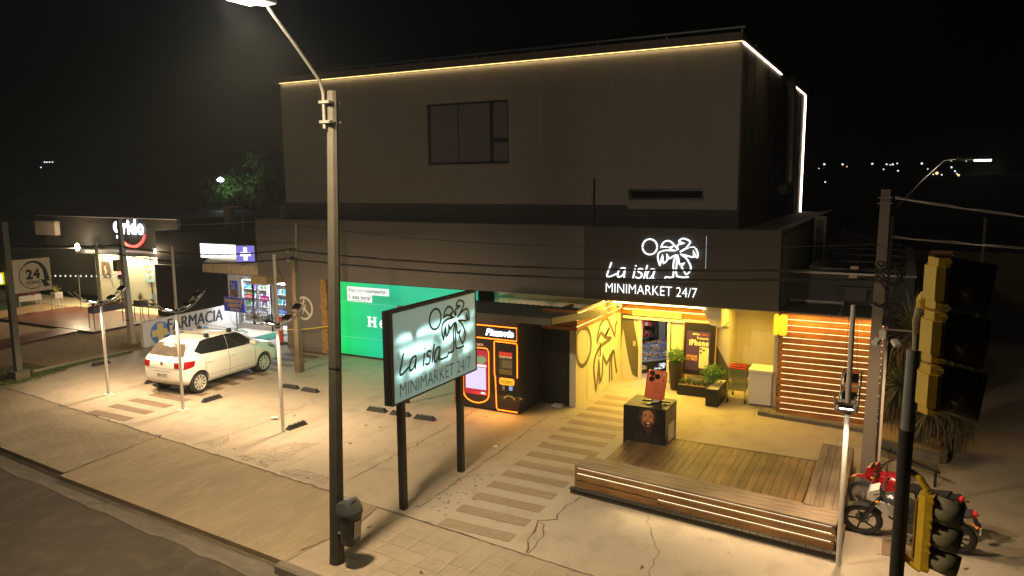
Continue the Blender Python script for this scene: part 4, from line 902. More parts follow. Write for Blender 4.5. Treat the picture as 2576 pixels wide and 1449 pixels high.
MB().tube(smooth_pts([(-19.0,18.98,.02),(-18.85,19.05,.03),(-18.9,18.85,.02),(-18.7,18.95,.02),(-18.8,19.05,.02)],3), .018, 6).build('chain_pile', darksteel); tag(bpy.data.objects['chain_pile'], 'small pile of dark chain beside the striped post', 'chain')
mk = mat('hazard_yellow', (.65,.45,.03), .5)
m_ = MB(); Pt = [(-19.25,19.0,.98),(-18.6,18.45,.87),(-17.95,17.9,.84),(-17.3,18.1,.86),(-16.6,18.45,.95)]
for a, b2 in zip(smooth_pts(Pt,5), smooth_pts(Pt,5)[1:]):
    m_.add([tuple(a), tuple(b2), (b2.x,b2.y,b2.z+.03), (a.x,a.y,a.z+.03)], [(0,1,2,3)])
tag(m_.build('barrier_tape', mk), 'yellow barrier tape stretched from the striped post to the stone column', 'tape')
for i, (x0, x1, z0, z1, lb) in enumerate(((-25.5,-24.4,4.4,4.72,'pale frame and box on the dark roof behind the pharmacy'),(-22.3,-21.95,4.45,4.8,'small grey box on the dark roof by the upper wall'))):
    t = thing('roof_unit', lb, 'roof unit', (x0,22,z0)); MB().box(x0,x0+.35,22.2,22.5,z0-.7,z1).build('housing', mat('unit_grey', (.12,.12,.12), .7), t, True)
    if i == 0: MB().box(x0+.35,x1,22.2,22.23,z1-.03,z1).box(x1-.03,x1,22.2,22.23,z0-.7,z1-.03).build('frame', steel, t, True)
# ============================================================ STREET FURNITURE
# --- round lamp posts with a cradle of curved rails
def lamp_post(label, x, y, h, rz=0, first=None):
    if first: 
        t = copy_tree(first); t.location = (x, y, 0); t.rotation_euler = (0,0,rz); t['label'] = label; t.scale = (1,1,h/4.1); return t
    t = thing('arc_lamp_post', label, 'lamp post', (x, y, 0), rz, 'slim lamp posts with curved rails')
    MB().lathe([(.038,0),(.037,2.5),(.034,4.1)], (0,0,0), 14).build('pole', mat('pole_cream', (.52,.5,.45), .55, var=.12, scale=8), t, smooth=True)
    MB().box(-.11,.11,-.11,.11,0,.012).build('base_plate', white_m, t)
    for s in (-1, 1):
        P = [(s*.125, -.78+k*.13, 2.5+.42*((-.78+k*.13)/.78)**2) for k in range(13)]
        MB().tube(P, .017, 7).build('rail', steel, t, smooth=True)
    for k in (-.62,-.35,.28,.55): MB().box(-.12,.12,k-.012,k+.012,2.49+.42*(k/.78)**2,2.52+.42*(k/.78)**2).build('rung', steel, t)
    m_ = MB(); m_.lathe([(.055,2.44),(.06,2.5),(.055,2.56)], (0,0,0), 12); m_.build('collar', darksteel, t)
    for i, (yy, tilt) in enumerate(((-.24,-.35),(.3,.4),(.62,.6))):
        M = Matrix.Translation((0, yy, 2.57+.42*(yy/.78)**2)) @ Matrix.Rotation(tilt, 4, 'X')
        fl = MB().bev(-.1,.1,-.08,.08,-.025,.025,.008).xf(M).build('floodlight', black_m, t)
        MB().box(-.085,.085,-.065,.065,-.032,-.0255).xf(M).build('lens', led_f if i == 0 else glow('flood_back', (1,.85,.65), 6), fl)
    m_ = MB(); m_.tube([(.05,.0,4.0),(.09,.35,2.9)], .004, 4); m_.tube([(-.05,.0,4.0),(-.1,.7,2.85)], .004, 4); m_.build('stay_wires', darksteel, t)
    lamp('flood_front', 'SPOT', (0,-.34,2.46), 230, WARM, t, .05, to=(0,-.4,-1), cone=165, blend=.5)
    lamp('flood_rear', 'SPOT', (0,.5,2.5), 450, WARM, t, .07, to=(0,.6,-1), cone=164, blend=.6)
    return t
p1 = lamp_post('slim white lamp post with curved rails, left of the white car', -18.82, 12.16, 4.1)
lamp_post('slim white lamp post with curved rails in front of the rear of the white car', -15.79, 12.12, 4.13, first=p1)
def no_plate(t): [bpy.data.objects.remove(q) for q in ALL() if q.parent == t and q.name.startswith('base_plate')]
p3 = lamp_post('slim grey lamp post with curved rails, first one left of the concrete street lamp', -12.26, 11.98, 4.08, first=p1)
p4 = lamp_post('slim lamp post with curved rails at the corner of the wooden bench', -.55, 11.28, 3.88, first=p1)
no_plate(p3); no_plate(p4)
for q in ALL():
    if q.parent == p4 and q.type == 'LIGHT': q.data = q.data.copy(); q.data.energy *= .55
# --- big street lamp
SLX, SLY = -7.2, 7.98
sl_ = thing('street_lamp', 'tall octagonal concrete street lamp with a long bare arm over the street', 'street lamp', (SLX, SLY, 0))
lean = lambda mb: setattr(mb, 'v', [(x+.038*z, y, z) for x, y, z in mb.v]) or mb
lean(MB().lathe([(.112,0),(.105,.4),(.07,6.85)], (SLX,SLY,0), 8)).build('pole', conc_pole, sl_, True)
AX = SLX+.2
arm = [(AX,SLY-.11,6.35),(AX,SLY-.11,6.82),(AX+.02,SLY-.2,6.98),(AX+.1,SLY-.72,7.36),(AX+.17,SLY-1.12,7.62),(AX+.23,SLY-1.3,7.72)]
MB().tube(arm, .023, 10).build('arm', mat('arm_grey', (.10,.095,.08), .6, .2), sl_, True, smooth=True)
m_ = MB()
for z in (6.42,6.68):
    m_ = MB(); m_.box(AX-.06,AX+.12,SLY-.145,SLY-.075,z,z+.035); m_.box(AX-.05,AX+.12,SLY+.075,SLY+.09,z,z+.035); m_.tube([(AX-.045,SLY-.16,z+.02),(AX-.045,SLY+.11,z+.02)], .006, 5); m_.tube([(AX+.11,SLY-.16,z+.02),(AX+.11,SLY+.11,z+.02)], .006, 5)
    m_.build('clamp', MC.get('arm_grey') or steel, sl_, True)
LX, LY, LZ = SLX+.47, SLY-1.62, 7.68
hd = MB().bev(LX-.12,LX+.12,LY-.3,LY+.36,LZ,LZ+.09,.03).build('lamp_head', mat('lamp_grey', (.3,.3,.29), .5), sl_, True)
MB().box(LX-.1,LX+.1,LY-.26,LY+.14,LZ-.03,LZ-.001).build('lens', glow('street_lens', (1,.92,.72), 150), hd, True)
lean(MB().lathe([(.092,3.0),(.097,3.0),(.097,3.02)], (SLX,SLY,0), 8)).build('strap', darksteel, sl_, True)
lamp('street_lamp_light', 'SPOT', (LX, LY-.05, LZ-.1), 3300, (1,.71,.40), size=.28, to=(.0,.12,-1), cone=160, blend=1)
lamp('street_lamp_spill', 'POINT', (LX, LY-.1, LZ-.2), 420, (1,.84,.68), size=.1)
# --- litter bin on the pole
bn = thing('litter_bin', 'dark grey plastic litter bin strapped to the concrete street lamp', 'bin', (-6.92,SLY,.3))
bx, by = -6.90, SLY-.02
m_ = MB()
def rr_(cx, cy, a, b_, n=20, e=3.2): return [(cx+a*math.copysign(abs(math.cos(t))**(2/e), math.cos(t)), cy+b_*math.copysign(abs(math.sin(t))**(2/e), math.sin(t))) for t in [2*math.pi*k/n for k in range(n)]]
rings = [(.105,.115,.38),(.12,.13,.4),(.135,.145,.65),(.15,.16,.85),(.165,.175,.855),(.165,.175,.89)]
def loft(mb, rings, cx, cy, n=20, cap=True):
    o = [rr_(cx, cy, a, b_, n) for a, b_, z in rings]; v = [(x, y, rings[i][2]) for i, r in enumerate(o) for x, y in r]; f = []
    for i in range(len(rings)-1):
        for k in range(n): f.append((i*n+k, i*n+(k+1) % n, (i+1)*n+(k+1) % n, (i+1)*n+k))
    f += [tuple(range(n))[::-1], tuple(range((len(rings)-1)*n, len(rings)*n))]; return mb.add(v, f)
binm = mat('bin_plastic', (.035,.042,.045), .45, var=.2, scale=8)
loft(m_, rings, bx, by); m_.build('body', binm, bn, True, smooth=True)
m_ = MB(); v = []; n = 20
lid = [(.163,.173,.892),(.155,.165,.95),(.125,.14,1.03),(.09,.105,1.045)]; loft(m_, lid, bx, by); m_.v = [(x-.35*(z-.89), y, z+(.06*(x-bx)/.16 if z > .94 else 0)) for x, y, z in m_.v]; m_.build('lid', mat('bin_lid', (.05,.06,.065), .4, var=.15), bn, True, smooth=True)
MB().lathe([(.0,0),(.085,.0),(.085,.012)], (0,0,0), 16, 'x').xf(Matrix.Translation((bx+.10,by-.02,1.0)) @ Matrix.Rotation(-.15, 4, 'Y') @ Matrix.Scale(.75,4,(0,0,1))).build('opening', mat('bin_opening', (.03,.012,.008), .9), bn, True)
M = Matrix.Translation((bx+.146,by-.02,.64)) @ Matrix.Rotation(.08, 4, 'Y')
MB().box(0,.006,-.07,.07,-.13,.13).xf(M).build('label_plate', mat('bin_label', (.4,.37,.28), .7, var=.5, scale=30), bn, True)
MB().box(-7.12,-7.04,by-.05,by+.05,.5,.53).box(-7.12,-7.04,by-.05,by+.05,.78,.81).build('bracket', steel, bn, True)
# --- billboard on two posts
bb = thing('billboard', 'backlit island minimarket sign with palm drawing on two black posts', 'sign', (-7.41,10.9,0))
for y in (9.94,11.84): MB().box(-7.46,-7.35,y-.055,y+.055,0,1.93).build('post', black_m, bb, True)
MB().box(-7.50,-7.345,9.62,12.38,1.93,3.53).build('cabinet', black_m, bb, True)
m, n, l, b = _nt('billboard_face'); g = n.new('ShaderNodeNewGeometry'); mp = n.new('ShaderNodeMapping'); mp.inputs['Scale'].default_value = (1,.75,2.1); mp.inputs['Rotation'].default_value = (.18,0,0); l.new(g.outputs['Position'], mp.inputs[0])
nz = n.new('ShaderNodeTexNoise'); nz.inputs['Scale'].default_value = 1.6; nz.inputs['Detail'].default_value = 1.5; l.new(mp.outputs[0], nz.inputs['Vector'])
# tube glow painted into the emission: three bright bands with dark gaps
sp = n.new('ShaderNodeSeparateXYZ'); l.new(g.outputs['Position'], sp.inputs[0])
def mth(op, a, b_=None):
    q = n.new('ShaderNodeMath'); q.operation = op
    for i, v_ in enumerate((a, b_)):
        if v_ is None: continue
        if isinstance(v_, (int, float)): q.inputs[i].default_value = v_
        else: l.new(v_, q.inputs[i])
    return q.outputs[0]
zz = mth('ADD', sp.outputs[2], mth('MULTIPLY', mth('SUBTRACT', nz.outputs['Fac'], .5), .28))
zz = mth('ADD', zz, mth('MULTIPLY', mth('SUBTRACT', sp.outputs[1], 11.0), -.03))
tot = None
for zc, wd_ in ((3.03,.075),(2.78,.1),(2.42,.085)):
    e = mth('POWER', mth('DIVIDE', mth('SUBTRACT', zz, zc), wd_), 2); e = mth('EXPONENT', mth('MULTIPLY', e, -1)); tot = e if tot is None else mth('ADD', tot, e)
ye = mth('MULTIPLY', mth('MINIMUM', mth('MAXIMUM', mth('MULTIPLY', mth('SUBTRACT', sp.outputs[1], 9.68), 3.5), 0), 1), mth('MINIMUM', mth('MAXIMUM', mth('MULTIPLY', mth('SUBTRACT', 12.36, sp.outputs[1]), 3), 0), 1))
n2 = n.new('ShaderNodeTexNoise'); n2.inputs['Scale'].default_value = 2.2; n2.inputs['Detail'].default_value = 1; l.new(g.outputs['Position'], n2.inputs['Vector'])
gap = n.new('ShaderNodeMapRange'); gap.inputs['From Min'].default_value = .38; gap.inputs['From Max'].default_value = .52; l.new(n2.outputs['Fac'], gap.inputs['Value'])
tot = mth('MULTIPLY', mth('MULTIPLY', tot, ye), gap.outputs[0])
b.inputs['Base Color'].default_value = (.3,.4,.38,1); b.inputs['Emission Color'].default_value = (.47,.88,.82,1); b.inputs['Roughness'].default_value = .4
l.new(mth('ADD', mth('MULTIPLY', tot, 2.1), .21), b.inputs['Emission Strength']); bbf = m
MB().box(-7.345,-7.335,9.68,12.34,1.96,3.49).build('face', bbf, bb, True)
# mirrored axis: the face is read from +X, so u runs with +Y
f_ = PX(-7.335)
ink = mat('sign_ink', (.008,.035,.07), .6)
m_ = island_logo(f_, 9.82, 2.03, .945, .93, .04, 0, .004); m_.build('logo_outline', ink, bb, True)
m_ = MB(); text(m_, 'MINIMARKET 24/7', f_, 9.83,12.14,2.03,2.27,0,.004,-.012); m_.build('lettering', mat('sign_ink_grey', (.06,.10,.10), .6), bb, True)
m_ = MB(); m_.box(-7.34,-7.328,9.62,9.68,1.93,3.53); m_.box(-7.34,-7.328,12.34,12.38,1.93,3.53); m_.box(-7.34,-7.328,9.68,12.34,3.49,3.53); m_.box(-7.34,-7.328,9.68,12.34,1.93,1.96); m_.build('face_frame', mat('rusty_frame', (.05,.04,.03), .7, var=.5, scale=14), bb, True)
lamp('billboard_light', 'AREA', (-7.2, 11, 2.7), 22, (.72,.95,.92), to=(1,0,-.25), sx=2.4, sy=1.2)
# --- 24 hours sign on the left
hs = thing('hours_sign', 'square white 24 hours clock sign on a thick grey column with a concrete foot', 'sign', (-22.65,11.95,0))
MB().bev(-22.86,-22.45,11.76,12.17,0,.27,.015).build('foot', kerb_m, hs, True)
MB().box(-22.74,-22.58,11.88,12.04,.27,4.6).build('column', mat('column_grey', (.13,.125,.11), .7, var=.15), hs, True)
MB().box(-22.66,-22.6,12.05,13.12,2.53,3.50).build('panel', mat('hours_panel', (.72,.62,.5), .6), hs, True)
f_ = PX(-22.6); m_ = MB()
cy, cz = 12.60, 3.0
m_.ribbon([(cy+.37*math.cos(a)-.02, cz+.38*math.sin(a)) for a in [math.radians(100+k*12) for k in range(18)]], .022, f_, 0, .004)
P = [(cy-.33+u, cz+v) for u, v in ((0,.2),(.1,.32),(.25,.4),(.42,.4),(.56,.32),(.66,.17),(.70,0),(.72,-.2))]; Q = smooth_pts(P, 3)
L_ = [p for p in Q]; v = []; N_ = len(Q)
for i, p in enumerate(Q):
    a = Q[max(0,i-1)]; c = Q[min(N_-1,i+1)]; d = (c-a).normalized(); wdt = .005+.075*(i/N_)
    v += [f_(p.x-d.y*wdt, p.y+d.x*wdt, .004), f_(p.x+d.y*wdt, p.y-d.x*wdt, .004)]
m_.add(v, [(2*i,2*i+1,2*i+3,2*i+2) for i in range(N_-1)])
m_.prism([(cy+.2,cz-.12),(cy+.3,cz-.36),(cy+.50,cz-.34),(cy+.44,cz-.29),(cy+.33,cz-.16)], f_, .001, .005)
text(m_, '24', f_, cy-.2, cy+.2, cz-.1, cz+.2, 0, .006, .05); text(m_, 'HORAS', f_, cy-.2, cy+.19, cz-.25, cz-.14, 0, .006, .03)
for k in range(8): a = math.radians(95+k*25); m_.ribbon([(cy+.3*math.cos(a), cz+.3*math.sin(a)), (cy+.33*math.cos(a), cz+.33*math.sin(a))], .008, f_, 0, .005)
m_.build('clock_print', mat('print_black', (.025,.023,.02), .7), hs, True)
MB().box(-22.66,-22.62,12.03,12.05,2.7,3.3).build('fixing', steel, hs, True)
yb = thing('yellow_light_box', 'small glowing yellow box sign cut by the left edge of the photo', 'sign', (-22.6,11.5,2.9))
MB().box(-22.72,-22.6,10.9,11.81,2.84,3.18).build('cabinet', mat('yellow_frame', (.6,.5,.02), .5, emit=(1,.8,0), estr=.6), yb, True)
MB().box(-22.6,-22.595,10.95,11.75,2.88,3.14).build('face', glow('yellow_face', (1,.98,.5), 2.2), yb, True)
# --- wooden post with insulators, concrete poles
wp = thing('wooden_post', 'weathered square timber post with insulators standing in the parking lot', 'post', (-15.88,16.3,0))
MB().prism([(-.085,-.085),(.085,-.085),(.085,.085),(-.085,.085)], lambda u, v, d: (-15.87+u*(1-d/14), 16.3+v*(1-d/14), d), .03, 3.5).build('timber', wood_mat('old_post', (.16,.10,.06), (.26,.17,.1), 2, knots=False), wp, True)
MB().box(-15.97,-15.77,16.2,16.4,0,.3).build('foot', mat('post_foot', (.15,.1,.07), .9, var=.3), wp, True)
MB().tube([(-15.82,16.3,3.4),(-15.74,16.3,4.48)], .035, 8).build('mast', steel, wp, True)
for z in (3.42, 3.68): MB().box(-15.98,-15.7,16.2,16.24,z+.04,z+.07).build('bracket', darksteel, wp, True); MB().lathe([(.02,z-.08),(.05,z-.06),(.03,z-.03),(.05,z),(.03,z+.03),(.02,z+.05)], (-15.98,16.18,0), 10).build('insulator', mat('porcelain', (.35,.3,.25), .3), wp, True)
cl = thing('concrete_pole', 'pale square concrete pole leaning in front of the ice cream shop', 'pole', (-23.95,16.5,0))
MB().prism([(-.1,-.09),(.1,-.09),(.1,.09),(-.1,.09)], lambda u, v, d: (-23.93-d*.043+u*(1-d/16), 16.5+v*(1-d/16), d), 0, 4.47).build('shaft', pale_pole, cl, True)
MB().bev(-24.3,-24.06,16.24,16.4,2.65,3.05,.02).build('meter_box', mat('box_beige', (.4,.34,.24), .6, var=.2), cl, True)
MB().lathe([(.08,0),(.09,.1)], (-24.1,16.3,2.45), 10, 'y').build('lamp_can', steel, cl, True)
m_ = MB(); m_.box(-24.08,-23.86,16.385,16.4,.9,.93); m_.build('strap', darksteel, cl, True)
cr = thing('utility_pole', 'broad tapered concrete utility pole with cables beside the deck', 'utility pole', (-.3,14.6,0))
MB().prism([(-.13,-.1),(.1,-.1),(.1,.12),(-.13,.12)], lambda u, v, d: (-.31+u*(1-d/16)+d*.003, 14.65+v*(1-d/16), d), 0, 5.45).build('shaft', mat('utility_concrete', (.2,.165,.13), .9, var=.12, scale=4, bump=.2), cr, True)
for z in (5.3,5.2,4.0,3.86,3.4): MB().box(-.43,-.19,14.535,14.55,z,z+.018).build('strap', steel, cr, True)
m_ = MB(); m_.box(-.2,-.15,14.5,14.55,0.3,5.0); m_.build('conduit', darksteel, cr, True)
m_ = MB()
rn = random.Random(6)
for i in range(9):
    z = rn.uniform(3.4,4.4); P = [(-.45+rn.uniform(0,.1),14.46,z),(-.3,14.42,z-rn.uniform(0,.15)),(-.1,14.45,z-rn.uniform(-.1,.3)),(-.0+rn.uniform(0,.1),14.5,z-rn.uniform(-.3,.4)),(-.12,14.52,z+rn.uniform(-.3,.3))]
    m_.tube(smooth_pts(P,3), .014, 5)
m_.build('cable_coils', rubber, cr, True)
for x, z in ((-.78,4.06),(-.8,3.9)): MB().box(x,x+.13,14.3,14.33,z,z+.05).build('tag_plate', mat('tag_beige', (.4,.33,.25), .6), cr, True)
m_ = MB(); m_.tube([(-.12,14.7,5.15),(.25,15.8,5.6),(.62,16.9,5.98),(.9,17.1,6.02)], .013, 6); m_.build('lamp_arm', darksteel, cr, True)
MB().bev(.85,1.45,17.0,17.2,5.99,6.06,.02).build('lamp_head', darksteel, cr, True)
MB().box(1.15,1.42,17.03,17.17,5.965,5.989).build('lens', glow('side_lens', (1,.95,.85), 25), cr, True)
lamp('side_street_light', 'POINT', (1.3,17.1,5.85), 45, (1,.8,.5), size=.12)
# camera bracket pole beside the utility pole
cp = thing('camera_bracket', 'thin square post with crossbar and white security cameras', 'camera mast', (-.12,13.4,0))
MB().box(-.15,-.11,13.38,13.42,0,3.18).build('post', mat('bracket_tan', (.3,.24,.19), .6), cp, True)
MB().box(-.15,.42,13.36,13.40,3.18,3.21).build('crossbar', MC['bracket_tan'], cp, True)
MB().bev(-.24,-.14,13.26,13.36,3.06,3.2,.01).build('junction_box', white_m, cp, True)
for x, r_ in ((-.27,-.5),(.0,.5)): MB().bev(-.05,.05,-.08,.06,-.035,.035,.01).xf(Matrix.Translation((x,13.3,3.0)) @ Matrix.Rotation(r_,4,'Z') @ Matrix.Rotation(.5,4,'X')).build('security_camera', white_m, cp, True)
MB().bev(-.22,-.0,13.3,13.5,3.26,3.42,.02).build('black_floodlight', black_m, cp, True)
MB().bev(.24,.36,13.3,13.34,3.13,3.22,.008).build('tag_plate', white_m, cp, True)
# --- traffic signals
tp = thing('traffic_signal_post', 'grey and black steel mast of the traffic signals at the right', 'signal post', (.16,8.4,0))
MB().lathe([(.07,0),(.07,3.06)], (.155,8.4,0), 16).build('painted_base', mat('mast_black', (.018,.016,.014), .8, var=.2, scale=20), tp, True, smooth=True)
m_ = MB(); m_.lathe([(.066,3.06),(.06,3.9)], (.165,8.4,0), 16); m_.build('mast', mat('mast_grey', (.17,.18,.17), .5, .2, var=.12), tp, True, smooth=True)
m_ = MB(); m_.tube([(.185,8.42,3.8),(.18,8.42,4.08),(.165,8.1,4.25),(.165,6.75,4.62),(.17,6.45,4.68)], .032, 10); m_.build('mast_arm', mat('arm_cream', (.3,.27,.17), .6, var=.2), tp, True, smooth=True)
sg_blk = mat('visor_paint', (.085,.066,.035), .7, var=.3)
def signal(name, label, X, Y, Z, s, facing_y=.3, vis=.3, visor_m=sg_blk, depth=.15, lens=None, cover=True):
    t = thing(name, label, 'traffic light', (X, Y, Z)); S = s
    for k in range(3):
        z0 = Z+k*S
        o = [(0,.0),(depth*.5,-.02),(depth,-.0)]
        MB().prism([(.0,-facing_y*.22),(depth*.5,-facing_y/2),(depth,-facing_y/2),(depth,facing_y/2),(depth*.5,facing_y/2),(0,facing_y*.22)], lambda u, v, d: (X+u, Y+v, d), z0+(.012 if cover else .002), z0+S-(.012 if cover else .002)).build('signal_section', yel_sig, t, True)
        if cover: MB().prism([(-.02,-facing_y*.2),(depth*.45,-facing_y/2-.022),(depth*.85,-facing_y/2-.022),(depth*.85,facing_y/2+.022),(depth*.45,facing_y/2+.022),(-.02,facing_y*.2)], lambda u, v, d: (X+u, Y+v, d), z0+S*.19, z0+S*.81).build('housing_cover', yel_sig, t, True)
        v = []; f = []; n_ = 16; r1 = facing_y*.46; zc = z0+S*.5; a0, a1 = math.radians(-75), math.radians(255)
        for i in range(n_+1):
            a = a0+(a1-a0)*i/n_; c_, s_ = math.cos(a)*r1, math.sin(a)*r1*S/facing_y
            v += [(X+depth, Y+c_, zc+s_), (X+depth+vis*(.93+.07*math.sin(a)), Y+c_, zc+s_-.045)]
        f = [(2*i,2*i+1,2*i+3,2*i+2) for i in range(n_)]
        vo = MB().add(v, f).build('visor', visor_m, t, True, smooth=True)
        md = vo.modifiers.new('thickness', 'SOLIDIFY'); md.thickness = .006
        MB().lathe([(r1*.95,depth+.002),(r1*.7,depth+.02),(.01,depth+.028)], (X,Y,zc), 16, 'x').build('lens', lens if (lens and k == 0) else glass_dk, t, True)
        for zh in (z0+.03, z0+S-.055): MB().box(X+depth*.75,X+depth+.012,Y-facing_y/2-.02,Y-facing_y/2,zh,zh+.025).build('hinge', yel_sig, t, True)
    return t
s1 = signal('traffic_light', 'large yellow traffic light with black visors hanging from the mast arm', .185, 6.3, 3.86, .4, .3, .28); s1.rotation_euler.z = math.radians(-7)
MB().lathe([(.0,4.62),(.05,4.64),(.06,4.7),(.03,4.76)], (.165,6.42,0), 12).build('clamp', yel_sig, s1, True)
MB().box(.19,.33,6.16,6.46,5.06,5.075).build('top_cap', mat('rust', (.2,.08,.02), .9), s1, True)
s2 = signal('traffic_light', 'smaller yellow traffic light low on the black mast with the green lamp at the bottom', .315, 8.35, 1.64, .268, .23, .27, mat('visor_olive', (.24,.22,.14), .7, var=.4), .14, glow('green_lamp', (0,1,.6), 6), False); s2.rotation_euler.z = math.radians(-12)
m_ = MB(); m_.tube([(.2,8.4,2.62),(.3,8.37,2.57),(.38,8.36,2.47)], .034, 8); m_.lathe([(.05,2.4),(.05,2.46)], (.38,8.36,0), 10); m_.tube([(.2,8.4,1.68),(.3,8.37,1.62),(.37,8.36,1.6)], .034, 8); m_.build('mounting_arms', yel_sig, s2, True)
lamp('green_light', 'POINT', (.53,8.33,1.77), .9, (0,1,.55), size=.03)
MB().box(.285,.30,8.3,8.4,1.7,2.35).build('back_bracket', mat('bracket_ochre', (.4,.25,.04), .6), s2, True)
# --- wheel stops
def wheel_stop(label, x, y, rz, first=None):
    if first: t = copy_tree(first); t.location = (x,y,0); t.rotation_euler = (0,0,rz); t['label'] = label; return t
    t = thing('wheel_stop', label, 'wheel stop', (x,y,0), rz, 'black rubber wheel stops')
    L, wd, h = .29, .075, .1
    MB().add([(-L,-wd,0),(L,-wd,0),(L,wd,0),(-L,wd,0),(-L+.07,-wd*.45,h),(L-.07,-wd*.45,h),(L-.07,wd*.45,h),(-L+.07,wd*.45,h)], [(0,3,2,1),(4,5,6,7),(0,1,5,4),(1,2,6,5),(2,3,7,6),(3,0,4,7)]).build('block', rubber, t)
    m_ = MB()
    for s in (-.16,-.02,.1): m_.box(s,s+.05,-.02,.015,h,h+.002)
    m_.build('reflectors', mat('reflector_grey', (.3,.28,.25), .5, var=.6, scale=40), t)
    return t
w0 = wheel_stop('black wheel stop behind the right rear wheel of the white car', -15.85, 13.05, math.radians(88))
for lb, x, y, r_ in (('black wheel stop right of the third slim lamp post, turned towards the street', -12.25,12.4,87),('black wheel stop just right of the third lamp post, left one of the pair',-14.82,14.85,2),('black wheel stop left of the concrete street lamp, right one of the pair',-14.08,14.82,2),('left one of the three black wheel stops beside the billboard posts',-11.33,14.22,3),('middle one of the three black wheel stops, half behind the billboard post',-10.61,14.22,3),('right one of the three black wheel stops beside the billboard posts',-9.89,14.22,3),('black wheel stop by the grass strip, behind the leftmost slim lamp post',-22.23,14.2,80),('black wheel stop showing behind the rear bumper of the white car',-18.85,13.6,85)):
    wheel_stop(lb, x, y, math.radians(r_), w0)
# --- cables
def cable(name, label, P, r=.012, sag=.25, m=rubber, twist=False):
    mb = MB()
    for a, b_ in zip(P, P[1:]):
        a, b_ = Vector(a), Vector(b_); n_ = 24; Q = []
        for i in range(n_+1):
            t_ = i/n_; p = a.lerp(b_, t_); p.z -= sag*4*t_*(1-t_); Q.append(p)
        mb.tube(Q, r, 5)
        if twist:
            Q2 = [q+Vector((0,.012*math.sin(i*2.3),.02+.012*math.cos(i*2.3))) for i, q in enumerate(Q)]; mb.tube(Q2, r*.8, 5)
    return tag(mb.build(name, m), label, 'cable')
cable('overhead_cable', 'upper dark twisted cable across the front of the market to the timber post', [(-.35,14.45,4.05),(-15.98,16.15,3.7),(-24.1,16.35,3.55),(-45,16.5,3.3)], .014, .22, twist=True)
cable('overhead_cable', 'lower dark twisted cable just under the upper one across the market front', [(-.35,14.45,3.88),(-15.98,16.15,3.44),(-24.1,16.35,3.25)], .014, .22, twist=True)
cable('overhead_cable', 'thin pale wire running along the top of the ice cream shop to the market', [(-37,18,4.2),(-24.2,16.5,4.42),(-19.9,FY-.02,4.35)], .008, .12, steel)
cable('overhead_cable', 'thin dark wire drooping from the timber mast over the grey fascia', [(-15.75,16.3,4.45),(-.35,14.5,4.5)], .008, .3)
cable('overhead_cable', 'thin wire from the timber mast to the leaning concrete pole', [(-15.75,16.3,4.4),(-24.2,16.5,4.3)], .008, .15)
cable('overhead_cable', 'thick shiny cable bundle leaving the utility pole to the upper right', [(-.15,14.5,5.3),(6,13.2,4.7)], .009, .12, steel, True)
cable('overhead_cable', 'second shiny cable leaving the utility pole to the right, lower down', [(-.15,14.5,4.62),(7,13.4,4.5)], .006, .1, steel, True)
cable('overhead_cable', 'thin pale wire from the floodlight to the pharmacy corner', [(-28.3,21.9,2.6),(-24,20.4,2.55)], .008, .05, steel)
cable('overhead_cable', 'pale wire from the glaring floodlight to the left edge', [(-50,20.5,2.7),(-34,20.9,2.75)], .012, .15, steel)
# ============================================================ VENDING KIOSK
vk = thing('vending_kiosk', 'black food vending kiosk outlined in orange neon under the canopy', 'vending machine', (-8.8,16,0))
VY = 15.5; fv = PY(VY)
blk = mat('kiosk_black', (.022,.018,.016), .35, var=.2)
MB().bev(-9.83,-8.0,VY,17.0,.06,2.2,.01).build('cabinet', blk, vk, True)
MB().box(-9.8,-8.05,VY+.05,16.9,0,.06).build('plinth', black_m, vk, True)
MB().box(-9.83,-7.98,VY-.1,VY+.02,2.22,2.4).build('awning_roller', mat('roller_cloth', (.16,.13,.13), .7), vk, True)
m_ = MB(); m_.tube([(-9.83,VY-.08,2.37),(-7.96,VY-.08,2.37)], .045, 8); m_.build('roller_tube', steel, vk, True)
neo = glow('neon_orange', (1,.16,.01), 5); neoh = glow('neon_core', (1,.42,.12), 4)
def neon_(P, closed=False, r=.012): return MB().tube([(u, VY-.02, v) for u, v in P], r, 6, closed)
def rr2(u0, u1, v0, v1, r=.05):
    o = []
    for cx, cy, a0 in ((u1-r,v1-r,0),(u0+r,v1-r,90),(u0+r,v0+r,180),(u1-r,v0+r,270)):
        for k in range(4): a = math.radians(a0+k*30); o.append((cx+r*math.cos(a), cy+r*math.sin(a)))
    return o
m_ = neon_([(-9.8,2.16),(-8.05,2.16),(-8.05,1.84),(-9.8,1.84)], True)
arcP = [(-9.57+.0,.42)]+[(-9.2+.37*math.cos(a), .42+.25*math.sin(a)) for a in [math.radians(200+k*14) for k in range(11)]]+[(-8.83,.45)]
m_.join(neon_([(-8.83,.45),(-8.83,1.5),(-8.88,1.58),(-9.52,1.58),(-9.57,1.5)]+arcP, False))
m_.join(neon_([(-8.67,.93),(-8.67,1.77),(-8.64,1.79),(-8.07,1.78),(-8.04,1.74),(-8.04,.93)]))
m_.join(neon_([(-8.65,.93),(-8.62,.12),(-8.58,.07),(-8.04,.07)]))
m_.join(neon_(rr2(-8.52,-8.14,.74,.88,.03), True))
m_.build('neon_outline', neo, vk, True, smooth=True)
MB().box(-9.52,-8.88,VY-.012,VY,.38,1.52).build('touch_screen', glow('screen_red', (.45,.02,.04), .8), vk, True)
MB().box(-9.50,-8.92,VY-.016,VY-.012,.52,1.08).build('screen_page', glow('screen_page', (.62,.6,.92), .95), vk, True)
MB().box(-9.50,-8.9,VY-.018,VY-.012,1.1,1.16).build('screen_bar', glow('screen_bar', (.9,.85,.9), .9), vk, True)
